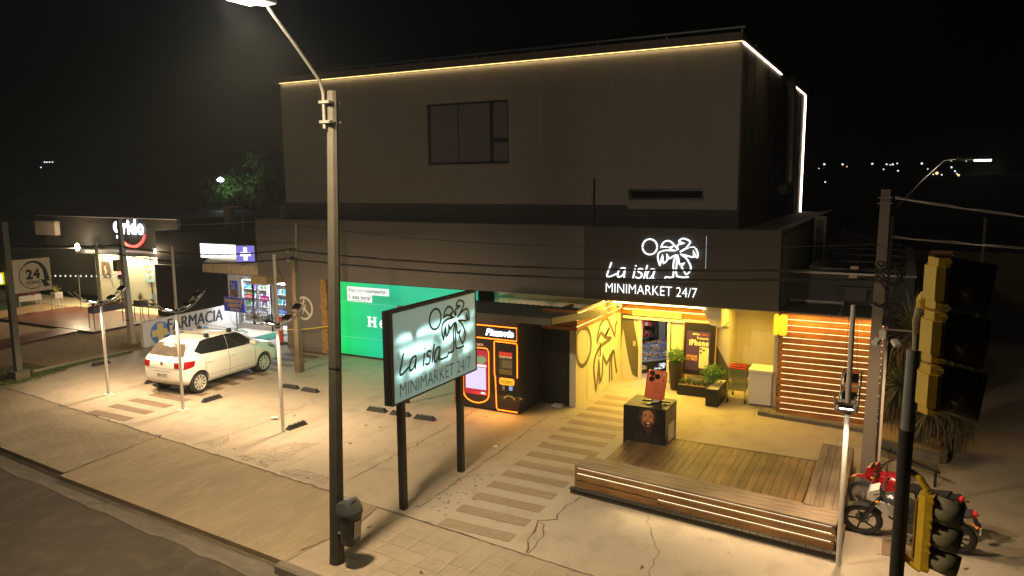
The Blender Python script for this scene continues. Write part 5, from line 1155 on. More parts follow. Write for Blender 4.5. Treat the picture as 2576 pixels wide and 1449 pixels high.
m_ = MB(); m_.prism([(-9.05+.16*math.cos(a*.5), 1.28+.1*math.sin(a*.5)) for a in range(12)], fv, .013, .018); m_.build('dish_picture', mat('dish', (.2,.3,.15), .5, var=.6, scale=40, emit=(.3,.4,.2), estr=.6), vk, True)
MB().box(-9.06,-8.94,VY-.018,VY-.016,.41,.46).build('screen_button', glow('btn', (.3,.8,.85), .9), vk, True)
MB().tube([(-9.3,VY-.02,1.42),(-9.28,VY-.2,1.4)], .03, 6).bev(-9.34,-9.14,VY-.25,VY-.15,1.3,1.42,.015).build('scanner_arm', black_m, vk, True)
MB().box(-8.54,-8.18,VY-.01,VY,.98,1.54).build('pickup_panel', mat('pickup_grey', (.10,.085,.05), .5), vk, True)
MB().box(-8.46,-8.18,VY-.016,VY-.01,1.15,1.34).build('pickup_window', mat('pickup_glass', (.25,.22,.14), .3), vk, True)
MB().box(-8.54,-8.18,VY-.02,VY-.01,1.44,1.54).build('red_canopy', mat('canopy_red', (.6,.05,.03), .5, emit=(1,.06,.03), estr=.35), vk, True)
m_ = MB()
for k in range(4): m_.lathe([(.045,0),(.045,.008)], (0,0,0), 12, 'y').xf(Matrix.Identity(4)) if False else None
m2 = MB(); m3 = MB()
for k in range(4):
    (m2 if k % 2 == 0 else m3).prism([(-8.495+k*.09+.045*math.cos(a*.52), 1.44+.05*math.sin(a*.52)) for a in range(6, 13)], fv, .01, .021)
m2.build('canopy_scallops', mat('scallop_yellow', (.6,.42,.08), .5, emit=(1,.7,.1), estr=.25), vk, True); m3.build('canopy_scallops', mat('scallop_white', (.6,.58,.5), .5, emit=(1,1,.9), estr=.2), vk, True)
m_ = MB()
for k in range(4): rect(m_, fv, -8.53,-8.19,.995+k*.028,1.01+k*.028,.01,.014)
m_.build('pickup_stripes', mat('stripe_yellow', (.4,.28,.05), .5), vk, True)
MB().box(-8.49,-8.17,VY-.012,VY,.765,.855).build('price_display', glow('display_amber', (1,.6,.02), .8), vk, True)
m_ = MB(); text(m_, '24 HORAS', fv, -8.46,-8.2,.785,.835,.012,.018,.03); m_.build('display_lettering', mat('display_dark', (.1,.03,.0), .6), vk, True)
MB().box(-8.27,-8.18,VY-.02,VY,.6,.7).build('card_reader', glow('reader_blue', (.3,.45,.9), .7), vk, True); MB().box(-8.46,-8.39,VY-.015,VY,.58,.72).build('coin_slot', steel, vk, True)
m_ = MB(); text(m_, 'Pizzavia', PY(VY-.01), -8.9,-8.13,1.92,2.09,0,.025,.05,.3); m_.build('script_lettering', glow('kiosk_script', (.75,.85,1), 5), vk, True)
m_ = MB(); m_.ribbon([(-9.32+.1*math.cos(k*.5),2.0+.1*math.sin(k*.5)) for k in range(12)], .03, fv, .01, .02, True); m_.build('round_emblem', neo, vk, True)
m_ = MB(); text(m_, 'CON SABOR', fv, -9.42,-8.98,1.63,1.69,0,.006,.02); m_.build('slogan', glow('slogan', (1,.5,.3), .7), vk, True)
m_ = MB()
for i, ch in enumerate('DELICIOUS'):
    a = math.radians(150-i*15); u, v = -8.27+.16*math.cos(a), .30+.16*math.sin(a); text(m_, ch, fv, u-.014,u+.014,v-.02,v+.02,0,.005,.01)
m_.build('round_lettering', mat('lemon_print', (.4,.45,.15), .5), vk, True)
lamp('kiosk_glow', 'AREA', (-8.6,VY-.12,.5), 26, (1,.42,.08), to=(0,-.45,-1), sx=1.3, sy=.7)
tag(MB().bev(-7.62,-7.35,16.5,16.9,.0,.04,.008).build('white_board', white_m), 'small white board lying on the ground behind the vending kiosk', 'board')
tag(MB().bev(-9.95,-9.86,15.6,16.8,0,.75,.01).build('side_panel_board', mat('tan_board', (.3,.18,.08), .7)), 'tan board standing at the left flank of the vending kiosk', 'board')
# ============================================================ ENTRANCE OBJECTS
pbd = thing('poster_board', 'black easel board with a violet phone raffle poster beside the shop door', 'poster board', (-4.72,19.85,0))
Mb = Matrix.Translation((-4.72,19.78,.38)) @ Matrix.Rotation(math.radians(-6), 4, 'X')
def bb_(name, m, mb, **k): return mb.xf(Mb).build(name, m, pbd, True, **k)
bb_('backing', black_m, MB().box(-.43,.43,0,.02,0,1.42))
m_ = MB(); m_.box(-.45,-.425,-.015,.03,0,1.44).box(.425,.45,-.015,.03,0,1.44).box(-.425,.425,-.015,.03,1.42,1.44).box(-.425,.425,-.015,.03,-.02,0); bb_('frame', mat('oak_frame', (.4,.2,.05), .6), m_)
bb_('legs', black_m, MB().box(-.42,-.38,0,.03,-.36,-.02).box(.38,.42,0,.03,-.36,-.02))
fb2 = lambda u, v, d: (u, -.002-d, v)
bb_('poster', mat('poster_violet', (.06,.025,.12), .6), rect(MB(), fb2, -.36,.29,.13,1.2))
m_ = MB(); text(m_, 'Tremendo', fb2, -.08,.24,.98,1.05,.004,.007,.03); text(m_, 'iPhone', fb2, -.28,.25,.8,.97,.004,.007,.06); bb_('poster_lettering', mat('poster_cream', (.8,.72,.45), .6), m_)
m_ = MB(); text(m_, 'IPHONE', fb2, -.33,-.04,.47,.54,.004,.007,.04); text(m_, '17 PRO', fb2, -.33,-.04,.39,.46,.004,.007,.04); bb_('orange_lettering', mat('poster_orange', (.8,.38,.05), .6), m_)
m_ = MB(); text(m_, 'Milka', fb2, -.2,0,1.09,1.15,.004,.007,.02,.3); m2 = MB(); text(m2, 'Cadbury', fb2, .04,.24,1.08,1.14,.004,.007,.02,.3); bb_('script_white', MC['poster_cream'], m_); bb_('script_red', mat('poster_red', (.6,.15,.08), .6), m2)
m_ = MB(); m_.prism([(.02+.0,.2),(.2,.16),(.28,.2),(.28,.42),(.2,.55),(.0,.45)], fb2, .004, .006); bb_('poster_hand', mat('poster_skin', (.5,.16,.13), .6), m_)
m_ = MB(); m_.prism([(u*math.cos(.06)+.13, v+.2) for u, v in rr2(-.12,.13,0,.58,.04)], fb2, .006, .01); bb_('poster_phone', mat('poster_phone', (.75,.7,.42), .4), m_)
m_ = MB(); 
for u, v in ((.05,.72),(.05,.62),(.13,.69)): m_.prism([(u+.028*math.cos(k*.63), v+.03*math.sin(k*.63)) for k in range(10)], fb2, .01, .013)
bb_('poster_lens', black_m, m_)
def leaves(mb, cx, cy, cz, rx, ry, rz_, n, s, seed, shell=.6):
    rn = random.Random(seed)
    for i in range(n):
        d = Vector((rn.gauss(0,1), rn.gauss(0,1), rn.gauss(0,1))).normalized()*(shell+(1-shell)*rn.random())
        k = 1+.18*math.sin(d.x*9+seed)*math.cos(d.z*7)
        p = Vector((cx+d.x*rx*k, cy+d.y*ry*k, cz+d.z*rz_*k)); a = Vector((rn.gauss(0,1), rn.gauss(0,1), rn.gauss(0,1))).normalized(); b_ = a.cross(d).normalized()
        q = s*rn.uniform(.6,1.3); mb.add([p-a*q, p+b_*q*.5, p+a*q, p-b_*q*.5], [(0,1,2,3)])
tp_ = thing('potted_shrub', 'round bright green shrub in a tall tapered brown pot by the door', 'potted plant', (-5.24,19.45,0))
MB().lathe([(.12,0),(.14,.05),(.2,.7),(.21,.74),(.18,.745),(.17,.7)], (-5.24,19.45,0), 20).build('pot', mat('pot_brown', (.045,.03,.025), .5), tp_, True, smooth=True)
m_ = MB(); leaves(m_, -5.24,19.45,.92,.25,.25,.24,1100,.03,1,.55); m_.build('foliage', leaf_m, tp_, True)
MB().tube([(-5.24,19.45,.68),(-5.24,19.45,.85)], .015, 5).build('stem', mat('stem', (.1,.06,.03), .8), tp_, True)
lp = thing('low_planter', 'long low black planter with trailing green plants in front of the poster board', 'planter', (-4.65,19.2,0))
MB().bev(-5.08,-4.2,19.0,19.35,0,.27,.01).build('box', black_m, lp, True); MB().box(-5.05,-4.23,19.03,19.32,.25,.275).build('soil', dirt_m, lp, True)
m_ = MB(); 
for k in range(5): leaves(m_, -4.98+k*.17,19.15,.33+.03*(k % 2),.13,.14,.1,150,.03,k+3,.3)
m_.build('foliage', leaf_d, lp, True)
bp_ = thing('square_planter', 'tall square black planter with a bushy green plant at the corner of the entrance', 'planter', (-4.0,18.75,0))
MB().bev(-4.16,-3.84,18.3,19.35,0,.44,.01).build('box', black_m, bp_, True); MB().box(-4.13,-3.87,18.33,19.32,.42,.445).build('gravel', mat('white_gravel', (.45,.42,.35), .9, var=.5, scale=60), bp_, True)
m_ = MB(); leaves(m_, -4.1,18.85,.72,.33,.38,.24,1300,.034,21,.35); m_.build('foliage', mat('leaf_bright', (.08,.2,.03), .6, var=.5, scale=9), bp_, True)
# shopping baskets trolley stack
tr = thing('shopping_trolley', 'nested wire shopping trolleys with red handles beside the white freezer', 'trolley', (-3.5,19.2,0))
red_p = mat('handle_red', (.6,.03,.02), .4); wire = mat('trolley_wire', (.3,.36,.2), .35, .7, var=.1)
x0, x1 = -3.72, -3.32
def wires(mb, x0, x1, y0, y1, z0, z1, nx, nz, r=.007):
    for i in range(nx+1):
        x = x0+(x1-x0)*i/nx
        mb.box(x-r,x+r,y0-r,y0+r,z0,z1); mb.box(x-r,x+r,y1-r,y1+r,z0,z1); mb.box(x-r,x+r,y0,y1,z0-r,z0+r)
    for k in range(nz+1):
        z = z0+(z1-z0)*k/nz
        mb.box(x0,x1,y0-2*r,y0-r,z-r,z+r); mb.box(x0,x1,y1+r,y1+2*r,z-r,z+r)
        for i in range(5):
            pass
        mb.box(x0-r,x0,y0,y1,z-r,z+r); mb.box(x1,x1+r,y0,y1,z-r,z+r)
for k in range(3):
    y = 18.95+k*.14; f_ = MB()
    wires(f_, x0, x1, y, y+.42, .62, .86, 9, 5); f_.build('basket', wire, tr, True)
    MB().tube([(x0-.02,y-.03,.9+.02*k),(x1+.02,y-.03,.9+.02*k)], .018, 8).build('handle', red_p, tr, True)
f_ = MB(); wires(f_, x0, x1, 18.97, 19.4, .32, .5, 9, 4); f_.build('lower_basket', wire, tr, True)
f_ = MB()
for x in (x0-.015, x1+.015):
    f_.tube([(x,18.94,.9),(x,18.96,.55),(x,18.9,.12)], .012, 6); f_.tube([(x,19.6,.85),(x,19.62,.1)], .012, 6); f_.tube([(x,18.9,.12),(x,19.62,.12)], .012, 6)
f_.build('frame', wire, tr, True)
for x in (x0-.015, x1+.015):
    for y in (18.9,19.6): MB().lathe([(.02,-.015),(.05,-.012),(.05,.012),(.02,.015)], (x,y,.052), 12, 'x').build('castor', rubber, tr, True)
fz = thing('chest_freezer', 'white chest freezer against the yellow wall beside the trolleys', 'freezer', (-2.95,19.1,0))
MB().bev(-3.22,-2.66,18.85,19.5,.04,.84,.02).build('body', white_m, fz, True); MB().bev(-3.24,-2.64,18.83,19.52,.85,.93,.015).build('lid', mat('freezer_lid', (.72,.7,.62), .4), fz, True)
for x in (-3.18,-2.72): MB().box(x,x+.05,18.9,18.95,0,.04).build('foot', black_m, fz, True)
ys2 = thing('round_wall_sign', 'small glowing yellow rounded box sign at the top left of the slatted screen', 'sign', (-2.4,18.4,2.2))
MB().prism(rr2(-2.6,-2.5,1.96,2.47,.04), PY(18.42), 0, .1).build('yellow_side', glow('yl_side', (1,.55,.02), 1.3), ys2, True)
MB().prism(rr2(-2.48,-2.3,1.97,2.46,.05), PY(18.42), 0, .12).build('yellow_face', glow('yl_face', (1,.52,.02), 1.25), ys2, True)
m_ = MB(); m_.ribbon([(-2.42,2.1),(-2.42,2.3),(-2.36,2.3)], .02, PY(18.29), 0, .012); m_.ribbon([(-2.42,2.16),(-2.36,2.16)], .015, PY(18.29), 0, .011); m_.build('pictogram', mat('picto', (.6,.3,.02), .6), ys2, True)
lamp('round_sign_light', 'POINT', (-2.4,18.2,2.2), 5, (1,.5,.05), size=.1)
# ------------------------------------------------------------ SLATTED SCREEN
sc_ = thing('slatted_screen', 'tall backlit horizontal timber slat screen right of the entrance', 'screen', (-1.3,18.5,0))
sf = MB(); ss_ = MB(); sl1 = MB(); sl2 = MB(); n_ = 17; p_ = 2.5/n_
rn = random.Random(8)
for i in range(n_):
    z0 = i*p_; z1 = z0+p_-.027
    sf.box(-2.47+rn.uniform(-.02,.01), -1.36, 18.44, 18.47, z0, z1); sf.box(-1.354, -.2, 18.44+rn.uniform(-.003,.003), 18.47, z0, z1)
    ss_.box(-.2, -.17, 18.44, 20.12, z0, z1)
    if i: sl1.box(-2.40, -.22, 18.475, 18.485, z0-.018, z0-.007); sl2.box(-.215, -.205, 18.5, 20.1, z0-.022, z0-.005)
sf.build('front_slats', wood_o, sc_, True); ss_.build('side_slats', wood_oy, sc_, True)
sl1.build('front_lights', glow('screen_led', (1,.76,.36), 3.0), sc_, True); sl2.build('side_lights', glow('screen_led_side', (1,.6,.2), .9), sc_, True)
MB().box(-2.44,-.23,18.49,18.6,0,2.49).build('backing', mat('screen_backing', (.3,.2,.1), .8), sc_, True)
MB().box(-2.5,-.12,18.40,20.13,2.505,2.54).build('cover_slab', mat('cover_sheet', (.05,.045,.045), .5, .2), sc_, True)
MB().box(-2.5,-1.2,20.05,20.13,2.54,2.6).box(-1.2,-1.17,18.5,20.05,2.54,2.56).build('flashing', steel, sc_, True)
MB().box(-2.85,-2.6,18.10,18.35,0,.10).prism([(-2.85,18.1),(-.3,17.8),(-.3,18.0),(-2.85,18.35)], lambda u, v, d: (u, v, d), 0, .085).build('kerb_strip', kerb_m, None, kind='structure')
lamp('screen_light', 'AREA', (-1.3,18.1,1.2), 14, (1,.58,.2), to=(0,-1,-.5), sx=2.2, sy=2.2)
lamp('screen_wash', 'AREA', (-1.35,18.2,2.46), 20, (1,.55,.15), to=(0,.28,-1), sx=2.1, sy=.06)
# ------------------------------------------------------------ CUBE DISPLAY AND PHONE SCULPTURE
cb = thing('display_cube', 'black cube plinth with a smiling portrait on its front, standing on the deck corner', 'plinth', (-4.6,15.1,0))
CX0, CX1, CY0, CY1 = -5.07,-4.15,14.69,15.55
MB().bev(CX0,CX1,CY0,CY1,0,.895,.006).build('box', mat('cube_black', (.006,.0055,.006), .35), cb, True)
MB().box(CX0+.01,CX1-.01,CY0+.01,CY1-.01,.895,.9).build('top', mat('cube_top', (.03,.027,.02), .6, 0, var=.8, scale=7), cb, True)
fc = PY(CY0)
def ell(cx, cz, a, b_, t=0, n=22): return [(cx+a*math.cos(k*6.2832/n)*math.cos(t)-b_*math.sin(k*6.2832/n)*math.sin(t), cz+a*math.cos(k*6.2832/n)*math.sin(t)+b_*math.sin(k*6.2832/n)*math.cos(t)) for k in range(n)]
fx_, fz_ = -4.53, .68; T = -.12
def fp(name, poly, col, d): 
    MB().prism(poly, fc, .0, .001+d*.001).build(name, mat('print_'+name, col, .5, var=.12, scale=12), cb, True)
hair = ell(fx_-.01, fz_+.03, .2, .26, T); fp('hair', [(x, min(z, .875)) for x, z in hair], (.035,.022,.014), 1)
fp('shirt', [(-4.86,.05),(-4.8,.3),(-4.66,.42),(-4.5,.2),(-4.36,.42),(-4.24,.3),(-4.2,.05)], (.016,.014,.016), 1)
fp('neck', [(-4.63,.52),(-4.59,.38),(-4.5,.22),(-4.45,.36),(-4.42,.52)], (.05,.018,.01), 2)
fp('face', ell(fx_, fz_-.02, .135, .19, T), (.38,.15,.06), 3)
fp('forehead', ell(fx_-.01, fz_+.09, .10, .06, T), (.48,.21,.09), 4)
fp('cheek', ell(fx_-.055, fz_-.03, .035, .035), (.5,.22,.1), 4); fp('cheek', ell(fx_+.06, fz_-.045, .03, .03), (.5,.22,.1), 4)
fp('beard', [(fx_-.1,fz_-.1),(fx_-.02,fz_-.075),(fx_+.05,fz_-.085),(fx_+.11,fz_-.1),(fx_+.075,fz_-.2),(fx_+.02,fz_-.245),(fx_-.05,fz_-.21)], (.03,.015,.01), 5)
fp('chin', ell(fx_+.01, fz_-.175, .04, .022, T), (.35,.14,.06), 6)
fp('mouth', ell(fx_+.008, fz_-.118, .055, .024, T), (.3,.06,.04), 6)
fp('teeth', ell(fx_+.008, fz_-.113, .045, .013, T), (.75,.7,.6), 7)
for s_ in (-1, 1):
    fp('eye', ell(fx_+s_*.05-.0, fz_+.04-s_*.006, .022, .009, T), (.02,.01,.01), 6); fp('eyebrow', ell(fx_+s_*.052, fz_+.067-s_*.006, .034, .008, T-s_*.2), (.03,.015,.01), 6)
    fp('ear', ell(fx_+s_*.125, fz_-.01, .018, .035), (.3,.11,.05), 3)
fp('nose', [(fx_-.008,fz_+.04),(fx_+.014,fz_+.04),(fx_+.036,fz_-.05),(fx_+.008,fz_-.062),(fx_-.026,fz_-.047)], (.46,.19,.08), 6)
fp('nostril', [(fx_-.022,fz_-.05),(fx_+.03,fz_-.053),(fx_+.008,fz_-.064)], (.16,.05,.02), 7)
fs_ = PX(CX1)
island_logo(fs_, 14.95, .55, .2, .18, .012, 0, .003).build('logo', mat('logo_grey', (.4,.38,.33), .6), cb, True)
m_ = MB(); text(m_, 'MINIMARKET 24/7', fs_, 14.92,15.42,.53,.575,0,.003); m_.build('lettering', mat('logo_gold', (.35,.25,.1), .6), cb, True)
MB().box(CX1,CX1+.003,14.93,15.38,.1,.5).build('white_label', mat('label_white', (.6,.58,.5), .6), cb, True)
phn = thing('phone_sculpture', 'big orange smartphone model tilted on top of the black cube', 'sculpture', (-4.46,15.1,.9))
Mp = Matrix.Translation((-4.49,15.1,1.30)) @ Matrix.Rotation(math.radians(38), 4, 'Z') @ Matrix.Rotation(math.radians(-10), 4, 'X') @ Matrix.Rotation(math.radians(11), 4, 'Y')
org = mat('phone_orange', (.50,.10,.03), .35, .3, var=.05)
def ph_(name, m, mb, parent=phn, **k): return mb.xf(Mp).build(name, m, parent, True, **k)
fph = lambda u, v, d: (u, -.025-d, v)
b_o = ph_('body', org, MB().prism(rr2(-.22,.22,-.31,.31,.06), fph, -.05, 0))
ph_('camera_plateau', mat('phone_orange_light', (.6,.15,.05), .35, .3, var=.05), MB().prism(rr2(-.21,.21,.06,.3,.06), fph, 0, .012))
for u, v in ((-.13,.235),(-.13,.115),(-.01,.175)):
    L = MB(); L.lathe([(.056,0),(.056,.02),(.045,.024),(.04,.012),(.001,.012)], (0,0,0), 18, 'y'); L.v = [(x+u, -.037-y, z+v) for x, y, z in L.v]; ph_('camera_lens', mat('lens_black', (.01,.01,.012), .15), L)
for u, v, r in ((.14,.24,.02),(.14,.11,.02)):
    L = MB(); L.prism(ell(u, v, r, r, 0, 12), fph, .012, .016); ph_('flash' if v > .2 else 'sensor', white_m if v > .2 else MC['lens_black'], L)
L = MB(); L.prism(ell(-.0, -.08, .035, .04, 0, 14), fph, 0, .003); ph_('emblem', mat('phone_emblem', (.6,.2,.09), .2, .5, var=0), L)
m_ = MB(); m_.box(-4.78,-4.22,15.05,15.09,.887,.92).xf(Matrix.Identity(4)); 
MB().box(-.28,.28,-.02,.02,0,.035).xf(Matrix.Translation((-4.47,15.1,.887)) @ Matrix.Rotation(math.radians(58),4,'Z')).build('stand', black_m, phn, True)
MB().box(-.3,.3,-.02,.02,.036,.07).xf(Matrix.Translation((-4.47,15.1,.887)) @ Matrix.Rotation(math.radians(10),4,'Z')).build('stand', black_m, phn, True)
MB().box(-.1,.1,-.06,.06,0,.1).xf(Matrix.Translation((-4.47,15.12,.93)) @ Matrix.Rotation(math.radians(38),4,'Z')).build('socket', white_m, phn, True)
# ------------------------------------------------------------ DECK AND BENCHES
dk = thing('timber_deck', 'weathered timber deck platform in front of the entrance', 'deck', (-2.8,13.6,0))
m_ = MB(); x = -4.98; i = 0; rn = random.Random(12)
while x < -.62: m_.box(x, x+.137, 12.2-(x+5)*.1, 15.18, .085+rn.uniform(0,.006), .12+rn.uniform(-.002,.004)); x += .1435
m_.build('planks', deck_m, dk, True)
m_ = MB(); m_.box(-5.0,-.58,15.185,15.25,.02,.125).box(-5.0,-4.985,12.4,15.18,0,.115); m_.build('edge_board', wood_mat('edge_board', (.12,.08,.045), (.2,.14,.08), 0, knots=False), dk, True)
Mf = Matrix.Translation((-5.02,11.90,0)) @ Matrix.Rotation(math.radians(-5.9), 4, 'Z')
m_ = MB(); m_.box(-.06,4.52,-.05,-.01,0,.1); 
for k in range(38): m_.box(-.05+k*.12,.06+k*.12,-.1,-.0,.101,.125)
m_.xf(Mf); m_.build('front_plinth', mat('dark_plinth', (.05,.045,.035), .8, var=.4, scale=10), dk, True)
fbch = thing('front_bench', 'long slatted timber bench with light glowing between its front boards', 'bench', (-2.8,12,0))
m_ = MB()
for k in range(4): m_.box(0,4.42,.0+k*.14,.134+k*.14,.495,.53)
m_.xf(Mf); m_.build('seat', bench_m, fbch, True)
m_ = MB()
for z0, z1 in ((.128,.235),(.262,.365),(.392,.472)):
    for k in range(3): m_.box(k*1.47+.002,(k+1)*1.47-.004,.0,.028,z0,z1)
m_.xf(Mf); m_.build('front_slats', wood_mat('bench_front_pine', (.19,.095,.032), (.32,.17,.06), 0), fbch, True)
m_ = MB(); m_.box(.04,4.36,.034,.04,.476,.492).box(.04,4.36,.034,.04,.369,.386).box(1.6,4.36,.034,.04,.24,.254); m_.xf(Mf); m_.build('light_strips', glow('bench_led', (1,.83,.5), 3.2), fbch, True)
m_ = MB(); m_.box(0,.03,.03,.55,.12,.49).box(4.39,4.42,.03,.5,.12,.49).box(0.03,4.39,.53,.56,.12,.49); m_.xf(Mf); m_.build('side_board', bench_my, fbch, True)
lamp('bench_light', 'AREA', (-2.3,11.5,.33), 14, (1,.75,.4), to=(0,-1,-.6), sx=3.6, sy=.3)
sbch = thing('side_bench', 'shorter timber bench running back along the right edge of the deck', 'bench', (-.85,13.7,0))
m_ = MB()
for k in range(4): m_.box(-1.14+k*.14,-1.006+k*.14,12.02,15.12,.497,.53)
m_.build('seat', bench_my, sbch, True)
m_ = MB()
for z0, z1 in ((.128,.235),(.262,.365),(.392,.49)): m_.box(-.60,-.575,11.5,15.12,z0,z1); m_.box(-1.12,-1.1,12.1,15.12,z0,z1)
m_.build('side_slats', wood_oy, sbch, True)
m_ = MB(); m_.box(-1.10,-.6,15.09,15.12,.125,.49); m_.build('end_board', wood_o, sbch, True)
m_ = MB(); m_.box(-.575,-.535,11.35,15.2,0,.12); m_.build('side_plinth', MC['dark_plinth'], sbch, True)
# ============================================================ YUCCA BED
bed = thing('planting_bed', 'raised kerbed bed holding the big yucca behind the motorcycles', 'planting bed', (.5,17,0))
MB().prism([(-.3,17.05),(.88,16.45),(.9,15.93),(-.3,16.5)], lambda u, v, d: (u, v, d), 0, .012).build('paved_corner', kerb_m, bed, True)
MB().prism([(-.35,17.1),(.92,16.5),(.96,16.62),(-.3,17.22)], lambda u, v, d: (u, v, d), 0, .16).prism([(.92,16.5),(1.05,16.55),(1.25,19.8),(1.1,19.8)], lambda u, v, d: (u, v, d), 0, .16).build('kerb_edge', kerb_m, bed, True)
MB().prism([(-.3,17.22),(.96,16.62),(1.12,19.8),(-.2,19.9)], lambda u, v, d: (u, v, d), 0, .1).build('soil', dirt_m, bed, True)
yc = thing('yucca', 'large shaggy yucca with spiky heads and hanging dry leaves behind the signal mast', 'yucca', (.45,17.4,.1))
def spiky(mb, c, n, ln, seed, down=.0, w=.022):
    rn = random.Random(seed)
    for i in range(n):
        a = rn.uniform(0,6.28); el = rn.uniform(-.5-down, 1.4); L = ln*rn.uniform(.6,1.1)
        d = Vector((math.cos(a)*math.cos(el), math.sin(a)*math.cos(el), math.sin(el))); s_ = Vector((-math.sin(a), math.cos(a), 0))*w
        p0 = Vector(c); p1 = p0+d*L*.5; p2 = p0+d*L+Vector((0,0,-.12*L*rn.uniform(.2,2)))
        mb.add([p0-s_*.6, p0+s_*.6, p1+s_, p1-s_, p2], [(0,1,2,3),(3,2,4)])
heads = [((.32,17.5,2.45),.95,1),((.95,17.6,2.1),.85,2),((.15,17.1,1.35),.8,3),((.75,17.0,1.0),.85,4),((1.15,17.3,.8),.8,5),((.5,17.3,1.75),.85,6)]
m_ = MB(); 
for c, ln, sd in heads: spiky(m_, c, 150, ln, sd)
m_.build('leaves', yucca_m, yc, True)
m_ = MB()
for c, ln, sd in heads:
    rn = random.Random(sd+50)
    for i in range(110):
        a = rn.uniform(0,6.28); r_ = rn.uniform(.15,.5); z1 = max(.12, c[2]-rn.uniform(.4,1.1)); p0 = Vector((c[0], c[1], c[2]-.05)); p2 = Vector((c[0]+math.cos(a)*r_, c[1]+math.sin(a)*r_, z1)); p1 = Vector((c[0]+math.cos(a)*r_*.9, c[1]+math.sin(a)*r_*.9, (c[2]+z1)/2+.1)); s_ = Vector((-math.sin(a), math.cos(a), 0))*.016
        m_.add([p0-s_*.5, p0+s_*.5, p1+s_, p1-s_, p2], [(0,1,2,3),(3,2,4)])
m_.build('dry_leaves', mat('dry_yucca', (.13,.09,.045), .8, var=.5, scale=7), yc, True)
m_ = MB()
for c, ln, sd in heads: m_.tube([(.45+.1*math.sin(sd),17.4,.1),(c[0]*.7+.14,c[1]*.5+8.7,c[2]*.5),c], [.09,.07,.06], 8)
m_.build('trunk', mat('yucca_trunk', (.08,.06,.045), .9, var=.4, scale=10), yc, True)
rk = thing('bike_bar', 'low black metal bar on the ground behind the motorcycles', 'bar', (.3,15.6,0)); MB().tube([(-.2,16.0,.35),(.85,15.1,.3)], .03, 8).tube([(-.15,15.95,.35),(-.15,15.95,0)], .025, 6).tube([(.8,15.15,.3),(.8,15.15,0)], .025, 6).build('rail', black_m, rk, True)
MB().box(0,.5,11.9,12.5,.002,.008).build('brick_patch', mat('brick_patch', (.2,.13,.08), .9, var=.5, scale=25), None, kind='structure')
for nm, x, y, z0, z1, lb in (('air_conditioner',-2.25,24.0,3.1,4.55,'tall pale air conditioning unit on the roof behind the solar panels'),):
    t = thing(nm, lb, 'air conditioner', (x,y,z0)); MB().bev(x-.12,x+.22,y,y+.5,z0,z1,.02).build('casing', mat('ac_grey', (.17,.16,.14), .6), t, True); MB().box(x-.05,x+.15,y-.01,y,z0+.15,z1-.1).build('grille', black_m, t, True)
bwl = thing('yard_wall', 'long dim yellowish yard wall behind the solar panels', 'wall', (2,30,0)); MB().box(-2.0,8,30.5,30.7,0,3.1).build('wall_panel', mat('yard_render', (.10,.085,.045), .9, var=.2), bwl, True)
rb2 = thing('far_block', 'dim reddish rendered block beyond the solar panels', 'building', (-1.5,33,0)); MB().box(-4,-.5,33,36,0,3.3).build('wall', mat('reddish', (.09,.05,.035), .9), rb2, True)
